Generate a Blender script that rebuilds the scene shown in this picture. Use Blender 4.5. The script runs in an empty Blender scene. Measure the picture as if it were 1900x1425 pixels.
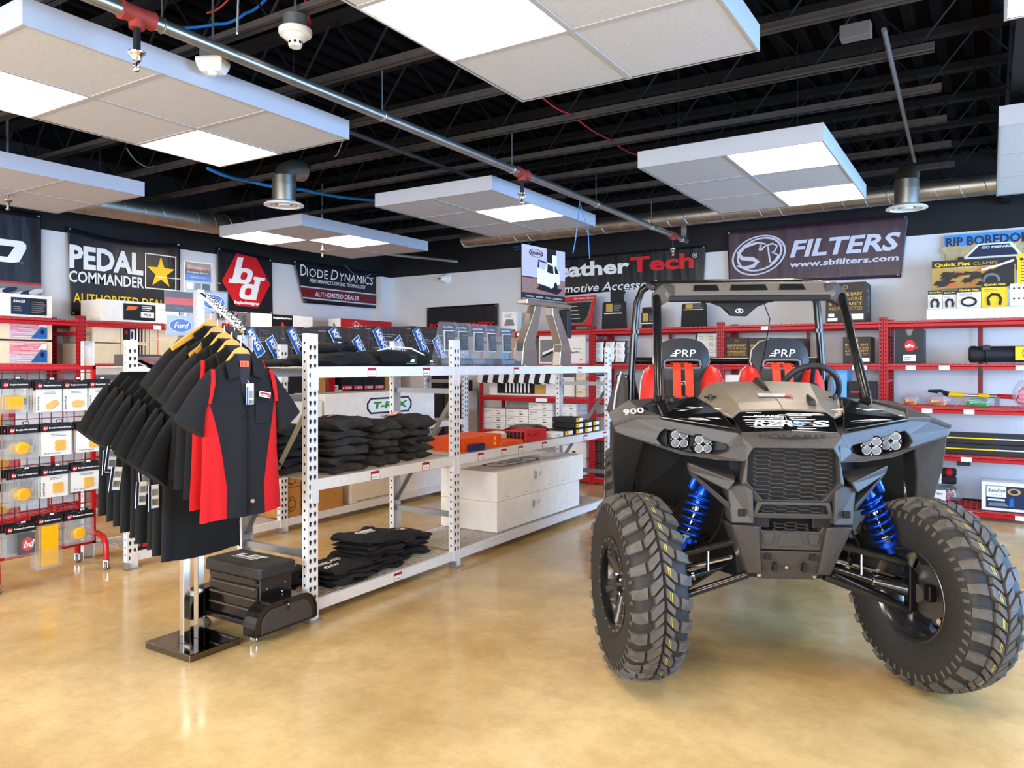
import bpy, math, random
from mathutils import Vector, Matrix
random.seed(11)
SC = bpy.context.scene
COL = SC.collection
PI = math.pi

# ------------------------------------------------------------------ camera
TH = math.radians(32.11)
FPX = 1412.0
CAMH = 1.4
cam_d = bpy.data.cameras.new('camera')
cam_d.sensor_fit = 'HORIZONTAL'
cam_d.sensor_width = 36.0
cam_d.lens = FPX / 1900 * 36.0
cam_d.shift_y = -34.5 / 1900
cam_d.clip_start = 0.05
cam = bpy.data.objects.new('camera', cam_d)
COL.objects.link(cam)
cam.location = (0, 0, CAMH)
cam.rotation_euler = (PI / 2, 0, TH)
SC.camera = cam

# ------------------------------------------------------------------ world, light, exposure
w = bpy.data.worlds.new('world')
SC.world = w
w.use_nodes = True
bg = w.node_tree.nodes['Background']
bg.inputs['Color'].default_value = (0.62, 0.80, 1.0, 1)
bg.inputs['Strength'].default_value = 1.6
vs = SC.view_settings
vs.view_transform = 'Standard'
vs.look = 'None'
vs.exposure = 0.28
vs.gamma = 1.0
vs.use_curve_mapping = False
SC.cycles.use_denoising = True
SC.cycles.max_bounces = 8
SC.cycles.diffuse_bounces = 4
SC.cycles.glossy_bounces = 4
SC.cycles.transmission_bounces = 6
SC.cycles.transparent_max_bounces = 16
SC.cycles.caustics_reflective = False
SC.cycles.caustics_refractive = False
SC.cycles.sample_clamp_indirect = 6.0


def area(name, loc, rot, sx, sy, power, color):
    l = bpy.data.lights.new(name, 'AREA')
    l.shape = 'RECTANGLE'
    l.size = sx
    l.size_y = sy
    l.energy = power
    l.color = color
    o = bpy.data.objects.new(name, l)
    o.location = loc
    o.rotation_euler = rot
    COL.objects.link(o)
    return o


# daylight through the storefront windows: wall to the +X side and wall behind the camera
area('daylight_side', (4.35, 5.2, 1.55), (0, PI / 2 - 0.15, 0), 2.2, 6.0, 760, (0.27, 0.55, 1.0))
area('daylight_front', (-2.0, -2.9, 1.7), (PI / 2 - 0.6, 0, 0), 8.0, 2.0, 700, (0.95, 0.97, 1.0))
LIGHT_PANEL_STRENGTH = 14.0


# ------------------------------------------------------------------ materials
def lin(c):
    r = []
    for v in c[:3]:
        v = v / 255.0
        r.append(v / 12.92 if v <= 0.04045 else ((v + 0.055) / 1.055) ** 2.4)
    return (r[0], r[1], r[2], 1.0)


MATS = {}


def mat(name, c, rough=0.5, metal=0.0, noise=None, bump=None, spec=0.35, emit=0.0, coat=0.0, stretch=None, c2=None):
    """one procedural material: colour with a little noise, optional bump"""
    if name in MATS:
        return MATS[name]
    m = bpy.data.materials.new(name)
    m.use_nodes = True
    nt = m.node_tree
    b = nt.nodes['Principled BSDF']
    col = lin(c)
    b.inputs['Base Color'].default_value = col
    b.inputs['Roughness'].default_value = rough
    b.inputs['Metallic'].default_value = metal
    b.inputs['Specular IOR Level'].default_value = spec
    if coat:
        b.inputs['Coat Weight'].default_value = coat
        b.inputs['Coat Roughness'].default_value = 0.08
    if emit:
        b.inputs['Emission Color'].default_value = col
        b.inputs['Emission Strength'].default_value = emit
    vec = None
    if noise or bump:
        tc = nt.nodes.new('ShaderNodeTexCoord')
        vec = tc.outputs['Object']
        if stretch:
            mp = nt.nodes.new('ShaderNodeMapping')
            mp.inputs['Scale'].default_value = stretch
            nt.links.new(vec, mp.inputs['Vector'])
            vec = mp.outputs['Vector']
    if noise:
        n = nt.nodes.new('ShaderNodeTexNoise')
        n.inputs['Scale'].default_value = noise[0]
        n.inputs['Detail'].default_value = 5
        nt.links.new(vec, n.inputs['Vector'])
        r = nt.nodes.new('ShaderNodeValToRGB')
        k = noise[1]
        lo = tuple(max(0, x * (1 - k)) for x in col[:3]) + (1,)
        hi = lin(c2) if c2 else tuple(min(1, x * (1 + k)) for x in col[:3]) + (1,)
        r.color_ramp.elements[0].position = 0.3
        r.color_ramp.elements[1].position = 0.7
        r.color_ramp.elements[0].color = lo
        r.color_ramp.elements[1].color = hi
        nt.links.new(n.outputs['Fac'], r.inputs['Fac'])
        nt.links.new(r.outputs['Color'], b.inputs['Base Color'])
    if bump:
        n2 = nt.nodes.new('ShaderNodeTexNoise')
        n2.inputs['Scale'].default_value = bump[0]
        n2.inputs['Detail'].default_value = 4
        nt.links.new(vec, n2.inputs['Vector'])
        bp = nt.nodes.new('ShaderNodeBump')
        bp.inputs['Strength'].default_value = bump[1]
        bp.inputs['Distance'].default_value = 0.01
        nt.links.new(n2.outputs['Fac'], bp.inputs['Height'])
        nt.links.new(bp.outputs['Normal'], b.inputs['Normal'])
    MATS[name] = m
    return m


def clear_mat(name, tint, fac, rough=0.06):
    """thin clear film: mostly lets light through, a little gloss"""
    if name in MATS:
        return MATS[name]
    m = bpy.data.materials.new(name)
    m.use_nodes = True
    nt = m.node_tree
    nt.nodes.remove(nt.nodes['Principled BSDF'])
    out = nt.nodes['Material Output']
    tr = nt.nodes.new('ShaderNodeBsdfTransparent')
    tr.inputs['Color'].default_value = lin(tint)
    gl = nt.nodes.new('ShaderNodeBsdfPrincipled')
    gl.inputs['Base Color'].default_value = lin(tint)
    gl.inputs['Roughness'].default_value = rough
    gl.inputs['Specular IOR Level'].default_value = 0.9
    mx = nt.nodes.new('ShaderNodeMixShader')
    mx.inputs['Fac'].default_value = fac
    nt.links.new(tr.outputs[0], mx.inputs[1])
    nt.links.new(gl.outputs[0], mx.inputs[2])
    nt.links.new(mx.outputs[0], out.inputs['Surface'])
    MATS[name] = m
    return m


# ------------------------------------------------------------------ mesh builder
class MB:
    def __init__(self):
        self.v = []
        self.f = []
        self.m = []

    def add(self, vs_, fs, m=0):
        o = len(self.v)
        self.v.extend(tuple(p) for p in vs_)
        for f in fs:
            self.f.append(tuple(i + o for i in f))
            self.m.append(m)
        return self

    def box(self, x0, x1, y0, y1, z0, z1, m=0):
        return self.add([(x0, y0, z0), (x1, y0, z0), (x1, y1, z0), (x0, y1, z0), (x0, y0, z1), (x1, y0, z1), (x1, y1, z1), (x0, y1, z1)],
                        [(0, 3, 2, 1), (4, 5, 6, 7), (0, 1, 5, 4), (1, 2, 6, 5), (2, 3, 7, 6), (3, 0, 4, 7)], m)

    def obox(self, c, s, M=None, m=0):
        hx, hy, hz = s[0] / 2, s[1] / 2, s[2] / 2
        M = M or Matrix.Identity(3)
        c = Vector(c)
        P = [c + M @ Vector((x, y, z)) for z in (-hz, hz) for x, y in ((-hx, -hy), (hx, -hy), (hx, hy), (-hx, hy))]
        return self.add(P, [(0, 3, 2, 1), (4, 5, 6, 7), (0, 1, 5, 4), (1, 2, 6, 5), (2, 3, 7, 6), (3, 0, 4, 7)], m)

    def prism(self, pts, axis, c0, c1, m=0):
        """polygon (a, b) pushed along an axis; x: (y, z)  y: (x, z)  z: (x, y)"""
        def P(a, b, c):
            return {'x': (c, a, b), 'y': (a, c, b), 'z': (a, b, c)}[axis]
        n = len(pts)
        V = [P(a, b, c0) for a, b in pts] + [P(a, b, c1) for a, b in pts]
        F = [tuple(range(n))[::-1], tuple(range(n, 2 * n))] + [(i, (i + 1) % n, n + (i + 1) % n, n + i) for i in range(n)]
        return self.add(V, F, m)

    def hull2(self, A, B, m=0):
        """two loops of equal count joined, ends closed"""
        n = len(A)
        return self.add(list(A) + list(B), [tuple(range(n))[::-1], tuple(range(n, 2 * n))] + [(i, (i + 1) % n, n + (i + 1) % n, n + i) for i in range(n)], m)

    def loft(self, rings, m=0, cap=True, closed=True):
        n = len(rings[0])
        V = [p for r in rings for p in r]
        F = []
        for k in range(len(rings) - 1):
            for i in range(n if closed else n - 1):
                j = (i + 1) % n
                F.append((k * n + i, k * n + j, (k + 1) * n + j, (k + 1) * n + i))
        if cap and closed:
            F.append(tuple(range(n))[::-1])
            F.append(tuple(range((len(rings) - 1) * n, len(rings) * n)))
        return self.add(V, F, m)

    def tube(self, pts, r, n=8, m=0, closed=False, cap=True):
        pts = [Vector(p) for p in pts]
        k = len(pts)
        rs = r if isinstance(r, (list, tuple)) else [r] * k
        rings = []
        prev = None
        for i, p in enumerate(pts):
            if closed:
                t = pts[(i + 1) % k] - pts[i - 1]
            else:
                t = pts[min(i + 1, k - 1)] - pts[max(i - 1, 0)]
            t.normalize()
            if prev is None:
                a = Vector((0, 0, 1)) if abs(t.z) < 0.9 else Vector((1, 0, 0))
                u = t.cross(a).normalized()
            else:
                u = (prev - t * prev.dot(t)).normalized()
            prev = u
            w_ = t.cross(u)
            rings.append([p + (u * math.cos(2 * PI * j / n) + w_ * math.sin(2 * PI * j / n)) * rs[i] for j in range(n)])
        if closed:
            rings.append(rings[0])
        return self.loft(rings, m, cap and not closed)

    def lathe(self, prof, c=(0, 0, 0), axis=(0, 0, 1), n=20, m=0, cap=True):
        """profile of (radius, height) about an axis through c"""
        ax = Vector(axis).normalized()
        a = Vector((0, 0, 1)) if abs(ax.z) < 0.9 else Vector((1, 0, 0))
        u = ax.cross(a).normalized()
        w_ = ax.cross(u)
        c = Vector(c)
        rings = [[c + ax * h + (u * math.cos(2 * PI * j / n) + w_ * math.sin(2 * PI * j / n)) * max(r, 1e-4) for j in range(n)] for r, h in prof]
        return self.loft(rings, m, cap)

    def quad(self, a, b, c, d, m=0):
        return self.add([a, b, c, d], [(0, 1, 2, 3)], m)

    def xf(self, M):
        self.v = [tuple(M @ Vector(p)) for p in self.v]
        return self

    def mirror_x(self):
        n = len(self.v)
        self.v += [(-x, y, z) for x, y, z in self.v]
        fs = list(self.f)
        self.f += [tuple(i + n for i in f)[::-1] for f in fs]
        self.m += list(self.m)
        return self

    def build(self, name, mats, parent=None, smooth=None, bevel=0.0, at=None, kind=None, seg=2):
        """ONE mesh object. Coordinates are the parent's own; at = new origin for a root object given in world coordinates"""
        if at is not None:
            a = Vector(at)
            self.v = [tuple(Vector(p) - a) for p in self.v]
        me = bpy.data.meshes.new(name)
        me.from_pydata(self.v, [], self.f)
        mats = mats if isinstance(mats, (list, tuple)) else [mats]
        for x in mats:
            me.materials.append(x)
        me.polygons.foreach_set('material_index', self.m)
        if smooth is not None:
            me.polygons.foreach_set('use_smooth', [True] * len(self.f))
            me.set_sharp_from_angle(angle=math.radians(smooth))
        me.update()
        o = bpy.data.objects.new(name, me)
        COL.objects.link(o)
        if at is not None:
            o.location = at
        if parent is not None:
            o.parent = parent
        if bevel:
            b = o.modifiers.new('bevel', 'BEVEL')
            b.width = bevel
            b.segments = seg
            b.limit_method = 'ANGLE'
            b.angle_limit = math.radians(40)
        if kind:
            o['kind'] = kind
        return o


def tag(o, label, cat, group=None, kind=None):
    if label:
        o['label'] = label
    if cat:
        o['category'] = cat
    if group:
        o['group'] = group
    if kind:
        o['kind'] = kind
    return o


def thing(name, label, cat, loc=(0, 0, 0), rz=0.0, group=None):
    o = bpy.data.objects.new(name, None)
    o.empty_display_size = 0.1
    COL.objects.link(o)
    o.location = loc
    o.rotation_euler = (0, 0, rz)
    return tag(o, label, cat, group)


def part(name, parent, loc=(0, 0, 0), rot=(0, 0, 0)):
    o = bpy.data.objects.new(name, None)
    o.empty_display_size = 0.05
    COL.objects.link(o)
    o.parent = parent
    o.location = loc
    o.rotation_euler = rot
    return o


KIDS = {}


def copy_tree(o, parent=None, loc=None, rot=None, label=None):
    c = o.copy()
    COL.objects.link(c)
    if parent is not None:
        c.parent = parent
    if loc is not None:
        c.location = loc
    if rot is not None:
        c.rotation_euler = rot
    if label:
        c['label'] = label
    for ch in list(o.children):
        copy_tree(ch, c)
    return c


# ------------------------------------------------------------------ text and flat print on a face
TXT = {}


def text_geo(s, bold=0.0):
    k = (s, bold)
    if k not in TXT:
        cu = bpy.data.curves.new('t', 'FONT')
        cu.body = s
        cu.size = 1.0
        cu.offset = bold
        cu.resolution_u = 2
        ob = bpy.data.objects.new('t', cu)
        me = bpy.data.meshes.new_from_object(ob)
        vs_ = [(v.co.x, v.co.y) for v in me.vertices]
        fs = [tuple(p.vertices) for p in me.polygons]
        bpy.data.objects.remove(ob)
        bpy.data.curves.remove(cu)
        bpy.data.meshes.remove(me)
        xs = [p[0] for p in vs_] or [0, 1]
        ys = [p[1] for p in vs_] or [0, 1]
        TXT[k] = ([(p[0] - min(xs), p[1] - min(ys)) for p in vs_], fs, max(xs) - min(xs), max(ys) - min(ys))
    return TXT[k]


class Face:
    """flat print on a face: origin o, unit right r, unit up u; each call lies 0.3 mm above the one before"""
    def __init__(self, o, r, u, disp=None, eps=0.0012):
        self.o, self.r, self.u = Vector(o), Vector(r).normalized(), Vector(u).normalized()
        self.n = self.r.cross(self.u)
        self.k = 0
        self.eps = eps
        self.disp = disp
        self.b = MB()

    def P(self, x, y):
        d = self.disp(x, y) if self.disp else 0.0
        return self.o + self.r * x + self.u * y + self.n * (self.eps + 0.0003 * self.k + d)

    def poly(self, pts, m=0):
        self.b.add([self.P(x, y) for x, y in pts], [tuple(range(len(pts)))], m)
        self.k += 1
        return self

    def rect(self, x0, y0, x1, y1, m=0):
        return self.poly([(x0, y0), (x1, y0), (x1, y1), (x0, y1)], m)

    def ring(self, cx, cy, rx, ry, t, m=0, rot=0.0, n=28):
        ca, sa = math.cos(rot), math.sin(rot)
        A, B = [], []
        for i in range(n):
            a = 2 * PI * i / n
            for L, q in ((A, 1.0), (B, 1 - t)):
                x, y = rx * q * math.cos(a), ry * q * math.sin(a)
                L.append(self.P(cx + x * ca - y * sa, cy + x * sa + y * ca))
        self.b.add(A + B, [(i, (i + 1) % n, n + (i + 1) % n, n + i) for i in range(n)], m)
        self.k += 1
        return self

    def disc(self, cx, cy, rx, ry, m=0, n=24, rot=0.0):
        ca, sa = math.cos(rot), math.sin(rot)
        pts = []
        for i in range(n):
            x, y = rx * math.cos(2 * PI * i / n), ry * math.sin(2 * PI * i / n)
            pts.append((cx + x * ca - y * sa, cy + x * sa + y * ca))
        return self.poly(pts, m)

    def stroke(self, pts, w, m=0):
        """a polyline of width w"""
        L, Rr = [], []
        for i, p in enumerate(pts):
            a = pts[max(i - 1, 0)]
            b = pts[min(i + 1, len(pts) - 1)]
            dx, dy = b[0] - a[0], b[1] - a[1]
            q = math.hypot(dx, dy) or 1
            ww = (w[i] if isinstance(w, (list, tuple)) else w) / 2
            L.append(self.P(p[0] - dy / q * ww, p[1] + dx / q * ww))
            Rr.append(self.P(p[0] + dy / q * ww, p[1] - dx / q * ww))
        n = len(pts)
        self.b.add(L + Rr, [(i, n + i, n + i + 1, i + 1) for i in range(n - 1)], m)
        self.k += 1
        return self

    def text(self, s, x, y, w_, h, m=0, bold=0.0, shear=0.0, rot=0.0):
        g, fs, tw, th = text_geo(s, bold)
        sx, sy = w_ / (tw or 1), h / (th or 1)
        ca, sa = math.cos(rot), math.sin(rot)
        V = []
        for px, py in g:
            a, b = px * sx + shear * py * sy, py * sy
            V.append(self.P(x + a * ca - b * sa, y + a * sa + b * ca))
        self.b.add(V, fs, m)
        self.k += 1
        return self

    def lines(self, x0, y0, x1, y1, n, m=0, fill=0.45):
        """n thin bars standing for small print"""
        st = (y1 - y0) / n
        for i in range(n):
            q = x1 - (x1 - x0) * random.uniform(0, 0.35)
            self.rect(x0, y0 + i * st, q, y0 + i * st + st * fill, m)
        return self

    def build(self, name, mats, parent, at=None):
        """print given in world coordinates under a parent standing at `at` (unturned)"""
        if at is not None:
            a = Vector(at)
            self.b.v = [tuple(Vector(p) - a) for p in self.b.v]
        return self.b.build(name, mats, parent)


# frequently used flat colours
WHITE = mat('white_ink', (240, 238, 235), 0.5)
BLACK = mat('black_ink', (16, 15, 16), 0.45)
RED = mat('red_ink', (205, 22, 30), 0.45)
BLUE = mat('blue_ink', (20, 96, 178), 0.45)
YELLOW = mat('yellow_ink', (250, 200, 10), 0.45)
GREY = mat('grey_ink', (120, 118, 120), 0.5)
GOLD = mat('gold_ink', (190, 150, 70), 0.5)
GREEN = mat('green_ink', (20, 140, 60), 0.5)
ORANGE = mat('orange_ink', (225, 110, 50), 0.5)
NAVY = mat('navy_ink', (22, 36, 70), 0.5)
PINK = mat('pink_ink', (226, 140, 160), 0.5)
LILAC = mat('lilac_ink', (196, 182, 214), 0.5)
INKS = [WHITE, BLACK, RED, BLUE, YELLOW, GREY, GOLD, GREEN, ORANGE, NAVY, PINK, LILAC]
iW, iK, iR, iB, iY, iG, iO, iN, iA, iV, iP, iL = range(12)


def zoom_pt(u, v):
    a = (u - 950) / FPX
    return (-math.sin(TH) + math.cos(TH) * a, math.cos(TH) + math.sin(TH) * a, (678 - v) / FPX)


def on_x(u, v, x):
    """where the sight line to a photo point meets the plane X = x; likewise on_y, on_z"""
    d = zoom_pt(u, v)
    t = x / d[0]
    return (x, d[1] * t, CAMH + d[2] * t)


def on_y(u, v, y):
    d = zoom_pt(u, v)
    t = y / d[1]
    return (d[0] * t, y, CAMH + d[2] * t)


def on_z(u, v, z):
    d = zoom_pt(u, v)
    t = (z - CAMH) / d[2]
    return (d[0] * t, d[1] * t, z)
# ------------------------------------------------------------------ the room
XL, YB, XR, YF, ZC = -7.72, 8.68, 4.5, -3.1, 3.52
M_floor = mat('polished_concrete', (204, 166, 108), 0.2, noise=(0.9, 0.14), spec=0.5, c2=(226, 192, 134))
nt = M_floor.node_tree
_b = nt.nodes['Principled BSDF']
_tc = nt.nodes.new('ShaderNodeTexCoord')
_n = nt.nodes.new('ShaderNodeTexNoise')
_n.inputs['Scale'].default_value = 4.0
_n.inputs['Detail'].default_value = 12
_n.inputs['Roughness'].default_value = 0.78
nt.links.new(_tc.outputs['Object'], _n.inputs['Vector'])
_mp = nt.nodes.new('ShaderNodeMapRange')
_mp.inputs['From Min'].default_value = 0.35
_mp.inputs['From Max'].default_value = 0.7
_mp.inputs['To Min'].default_value = 0.10
_mp.inputs['To Max'].default_value = 0.26
nt.links.new(_n.outputs['Fac'], _mp.inputs['Value'])
nt.links.new(_mp.outputs['Result'], _b.inputs['Roughness'])
_mx = nt.nodes.new('ShaderNodeMix')
_mx.data_type = 'RGBA'
_mx.blend_type = 'MULTIPLY'
_mx.inputs['Factor'].default_value = 0.62
_rp = nt.nodes.new('ShaderNodeValToRGB')
_rp.color_ramp.elements[0].color = (0.70, 0.66, 0.58, 1)
_rp.color_ramp.elements[0].position = 0.40
_rp.color_ramp.elements[1].color = (1, 1, 1, 1)
_rp.color_ramp.elements[1].position = 0.60
nt.links.new(_n.outputs['Fac'], _rp.inputs['Fac'])
_src = _b.inputs['Base Color'].links[0].from_socket
nt.links.new(_src, _mx.inputs['A'])
nt.links.new(_rp.outputs['Color'], _mx.inputs['B'])
nt.links.new(_mx.outputs['Result'], _b.inputs['Base Color'])

M_wall = mat('grey_wall_paint', (216, 213, 212), 0.75, noise=(3, 0.04))
M_blackpaint = mat('black_wall_paint', (19, 18, 19), 0.7, noise=(4, 0.3))
M_deck = mat('black_roof_deck', (9, 8, 8), 0.9, noise=(5, 0.3), spec=0.08)
M_steel = mat('black_steel', (22, 20, 21), 0.7, noise=(8, 0.25), spec=0.2)
M_alu = mat('window_frame_metal', (60, 60, 64), 0.4, metal=0.8)
M_glass = clear_mat('window_glass', (235, 245, 250), 0.1, 0.02)


def struct(o):
    o['kind'] = 'structure'
    return o


struct(MB().box(XL - 0.2, XR + 0.2, YF - 0.2, YB + 0.2, -0.15, 0.0).build('floor', M_floor))
o = struct(MB().box(XL - 0.2, XL, YF, YB + 0.2, 0, 2.71).build('wall_left', M_wall))
MB().box(XL - 0.2, XL, YF, YB + 0.2, 2.71, ZC).build('upper_band', M_blackpaint, o)
o = struct(MB().box(XL, XR, YB, YB + 0.2, 0, 2.71).build('wall_back', M_wall))
MB().box(XL, XR, YB, YB + 0.2, 2.71, ZC).build('upper_band', M_blackpaint, o)
o = struct(MB().box(XL, -7.58, 8.46, YB, 0, 2.71).build('trim_1', M_wall, bevel=0.004))
struct(MB().box(-7.58, XR, YB - 0.012, YB, 0, 0.1).build('baseboard_back', mat('black_rubber_base', (22, 22, 24), 0.5)))
# storefront walls outside the view: sill, head, piers and glazed openings
o = struct(MB().box(XR, XR + 0.2, YF, YB, 0, 0.45).box(XR, XR + 0.2, YF, YB, 2.65, ZC).box(XR, XR + 0.2, YF, 0.9, 0.45, 2.65).box(XR, XR + 0.2, 8.3, YB, 0.45, 2.65).build('wall_right', M_wall))
for i in range(4):
    y0 = 0.9 + i * 1.85
    wn = struct(MB().box(XR, XR + 0.08, y0, y0 + 0.06, 0.45, 2.65).box(XR, XR + 0.08, y0 + 1.79, y0 + 1.85, 0.45, 2.65).box(XR, XR + 0.08, y0, y0 + 1.85, 0.45, 0.51).box(XR, XR + 0.08, y0, y0 + 1.85, 2.59, 2.65).build('window_%d' % (i + 1), M_alu))
    MB().box(XR + 0.035, XR + 0.041, y0 + 0.06, y0 + 1.79, 0.51, 2.59).build('pane', M_glass, wn)
o = struct(MB().box(XL, XR, YF - 0.2, YF, 0, 0.45).box(XL, XR, YF - 0.2, YF, 2.75, ZC).box(XL, -6.4, YF - 0.2, YF, 0.45, 2.75).box(2.6, XR, YF - 0.2, YF, 0.45, 2.75).build('wall_front', M_wall))
for i in range(4):
    x0 = -6.4 + i * 2.25
    wn = struct(MB().box(x0, x0 + 0.06, YF - 0.08, YF, 0.45, 2.75).box(x0 + 2.19, x0 + 2.25, YF - 0.08, YF, 0.45, 2.75).box(x0, x0 + 2.25, YF - 0.08, YF, 0.45, 0.51).box(x0, x0 + 2.25, YF - 0.08, YF, 2.69, 2.75).build('window_%d' % (i + 5), M_alu))
    MB().box(x0 + 0.06, x0 + 2.19, YF - 0.043, YF - 0.037, 0.51, 2.69).build('pane', M_glass, wn)

# corrugated deck: ribs run along Y
b = MB()
x = XL
prof = []
while x < XR:
    prof += [(x, ZC), (x + 0.06, ZC), (x + 0.075, ZC - 0.04), (x + 0.125, ZC - 0.04), (x + 0.14, ZC)]
    x += 0.15
prof = [p for p in prof if p[0] < XR] + [(XR, ZC)]
n = len(prof)
b.add([(p[0], YF, p[1]) for p in prof] + [(p[0], YB, p[1]) for p in prof], [(i, i + 1, n + i + 1, n + i) for i in range(n - 1)])
b.box(XL - 0.2, XR + 0.2, YF - 0.2, YB + 0.2, ZC + 0.002, ZC + 0.1)
struct(b.build('ceiling', M_deck))

# ------------------------------------------------------------------ roof joists (run along X)
JZ = 3.09
jm = MB()
chord = MB()
X0, X1 = XL, -0.25
for dy in (-0.032, 0.004):
    chord.box(X0, X1, dy, dy + 0.028, JZ, JZ + 0.006)
    yy = dy + 0.028 if dy < 0 else dy
    chord.box(X0, X1, min(yy, yy - 0.005 if dy < 0 else yy), yy + (0.0 if dy < 0 else 0.005), JZ, JZ + 0.045)
top = MB().box(X0, XR, -0.04, 0.04, ZC - 0.095, ZC - 0.045)
web = MB()
xx = X0 + 0.1
pts = []
up = True
while xx < XR - 0.3:
    pts.append((xx, 0, JZ + 0.03 if not up else ZC - 0.07))
    xx += 0.27 if up else 0.27
    up = not up
web.tube(pts, 0.009, 5)
js = None
for i in range(11):
    Y = 1.16 + i * 0.7
    if js is None:
        js = thing('roof_joist', 'black open-web steel roof joist under the dark deck', 'joist', (0, Y, 0), 0, 'black roof joists under the deck')
        js['kind'] = 'structure'
        chord.build('bottom_chord', mat('chord_grey', (72, 67, 66), 0.65, noise=(6, 0.2), spec=0.2), js)
        top.build('top_chord', M_steel, js)
        web.build('web_rod', M_steel, js)
    else:
        copy_tree(js, loc=(0, Y, 0))
g = thing('roof_girder', 'black lattice girder carrying the joist ends', 'girder', (0, 0, 0))
g['kind'] = 'structure'
MB().box(0.1, 0.16, YF, YB, 2.94, 3.0).build('bottom_chord', M_steel, g)
MB().box(0.1, 0.16, YF, YB, 3.36, 3.42).build('top_chord', M_steel, g)
pts = []
yy, up = YF, True
while yy < YB:
    pts.append((0.13, yy, 3.38 if up else 2.98))
    yy += 0.42
    up = not up
MB().tube(pts, 0.016, 6).build('web_rod', M_steel, g)

# ------------------------------------------------------------------ ceiling clouds
M_skirt = mat('cloud_skirt', (180, 182, 192), 0.55, noise=(6, 0.02))
M_tile = mat('acoustic_tile', (190, 190, 193), 0.85, noise=(60, 0.05), bump=(260, 0.15))
M_grid = mat('ceiling_grid', (172, 170, 172), 0.5)
M_lamp = mat('light_panel', (255, 240, 218), 0.5, emit=LIGHT_PANEL_STRENGTH)
CZ = 2.75


def cloud(label, x0, y0, nx, ny, lights, cw=0.597, ch=0.605):
    w_, l_ = nx * cw, ny * ch
    t = thing('ceiling_cloud', label, 'ceiling panel', (x0 + w_ / 2, y0 + l_ / 2, CZ), 0, 'suspended ceiling clouds')
    hx, hy = w_ / 2, l_ / 2
    b = MB()
    H = 0.112
    for a in ((-hx, -hx + 0.012, -hy, hy), (hx - 0.012, hx, -hy, hy), (-hx + 0.012, hx - 0.012, -hy, -hy + 0.012), (-hx + 0.012, hx - 0.012, hy - 0.012, hy)):
        b.box(*a, 0, H)
    b.box(-hx + 0.012, hx - 0.012, -hy + 0.012, hy - 0.012, H - 0.01, H - 0.004)
    b.build('skirt', M_skirt, t)
    g_ = MB()
    for i in range(nx + 1):
        c = -hx + i * cw
        g_.box(max(c - 0.012, -hx + 0.001), min(c + 0.012, hx - 0.001), -hy + 0.001, hy - 0.001, -0.001, 0.012)
    for j in range(ny + 1):
        c = -hy + j * ch
        g_.box(-hx + 0.001, hx - 0.001, max(c - 0.012, -hy + 0.001), min(c + 0.012, hy - 0.001), -0.0005, 0.012)
    g_.build('grid_frame', M_grid, t)
    for i in range(nx):
        for j in range(ny):
            xa, ya = -hx + i * cw + 0.012, -hy + j * ch + 0.012
            xb, yb = xa + cw - 0.024, ya + ch - 0.024
            if (i, j) in lights:
                MB().box(xa, xb, ya, yb, 0.004, 0.02).build('light_panel', M_lamp, t)
            else:
                MB().box(xa, xb, ya, yb, 0.003, 0.02).build('ceiling_tile', M_tile, t)
    wm = None
    for sx in (-1, 1):
        for sy in (-1, 1):
            if wm is None:
                wm = MB().tube([(0, 0, H - 0.004), (0, 0, ZC - 0.05 - CZ)], 0.0011, 4).build('hanger_wire', mat('dark_wire', (58, 56, 56), 0.5), t)
                wv = wm
            else:
                wv = copy_tree(wm, t)
            wv.location = (sx * (hx - 0.2), sy * (hy - 0.25), 0)
    return t


cloud('big white ceiling cloud with two light panels above the shirt stand', -4.434, 1.52, 2, 3, {(0, 0), (0, 2)})
cloud('white ceiling cloud with a brass sprinkler beneath its corner above the packet display', -7.03, 1.77, 2, 3, {(0, 0), (1, 0)}, 0.66, 0.605)
cloud('white ceiling cloud overhead with the largest light panel and five visible tiles', -2.03, 1.52, 2, 3, {(0, 1), (1, 0)})
cloud('white ceiling cloud with one light panel above the far end of the grey rack', -4.434, 4.87, 2, 3, {(1, 1)})
cloud('white ceiling cloud with two light panels before the left wall banners', -6.84, 5.13, 2, 3, {(0, 0), (1, 1)}, 0.615, 0.65)
cloud('white ceiling cloud with two light panels above the off-road buggy', -2.04, 4.87, 2, 3, {(1, 0), (1, 2)}, 0.597, 0.625)
cloud('partly seen white ceiling cloud near the red wall rack end', 0.045, 5.1, 2, 3, {(1, 0)}, 0.6, 0.70)
cloud('ceiling cloud of which only a lit corner shows at the top of the view', 0.047, 1.65, 2, 3, {(0, 2), (1, 0)}, 0.6, 0.635)

# ------------------------------------------------------------------ sprinkler pipe
M_galv = mat('galvanised_pipe', (176, 176, 172), 0.3, metal=0.9, noise=(14, 0.12))
M_redfit = mat('red_fitting', (150, 52, 42), 0.6, noise=(20, 0.2))
M_brass = mat('sprinkler_brass', (150, 140, 120), 0.3, metal=1.0)
M_chrome = mat('chrome', (222, 222, 226), 0.08, metal=1.0)
PX, PZ = -2.95, 2.83


def sprinkler_head(b0, m_a=0):
    b0.lathe([(0.0, -0.16), (0.008, -0.16), (0.014, -0.152), (0.014, -0.146), (0.006, -0.143), (0.006, -0.12), (0.016, -0.117), (0.020, -0.10), (0.026, -0.093), (0.034, -0.086), (0.034, -0.08), (0.018, -0.076), (0.0, -0.076)], n=14, m=m_a)
    for s in (-1, 1):
        b0.tube([(s * 0.014, 0, -0.116), (s * 0.016, 0, -0.133), (s * 0.004, 0, -0.15)], 0.0035, 5, m_a)


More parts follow.
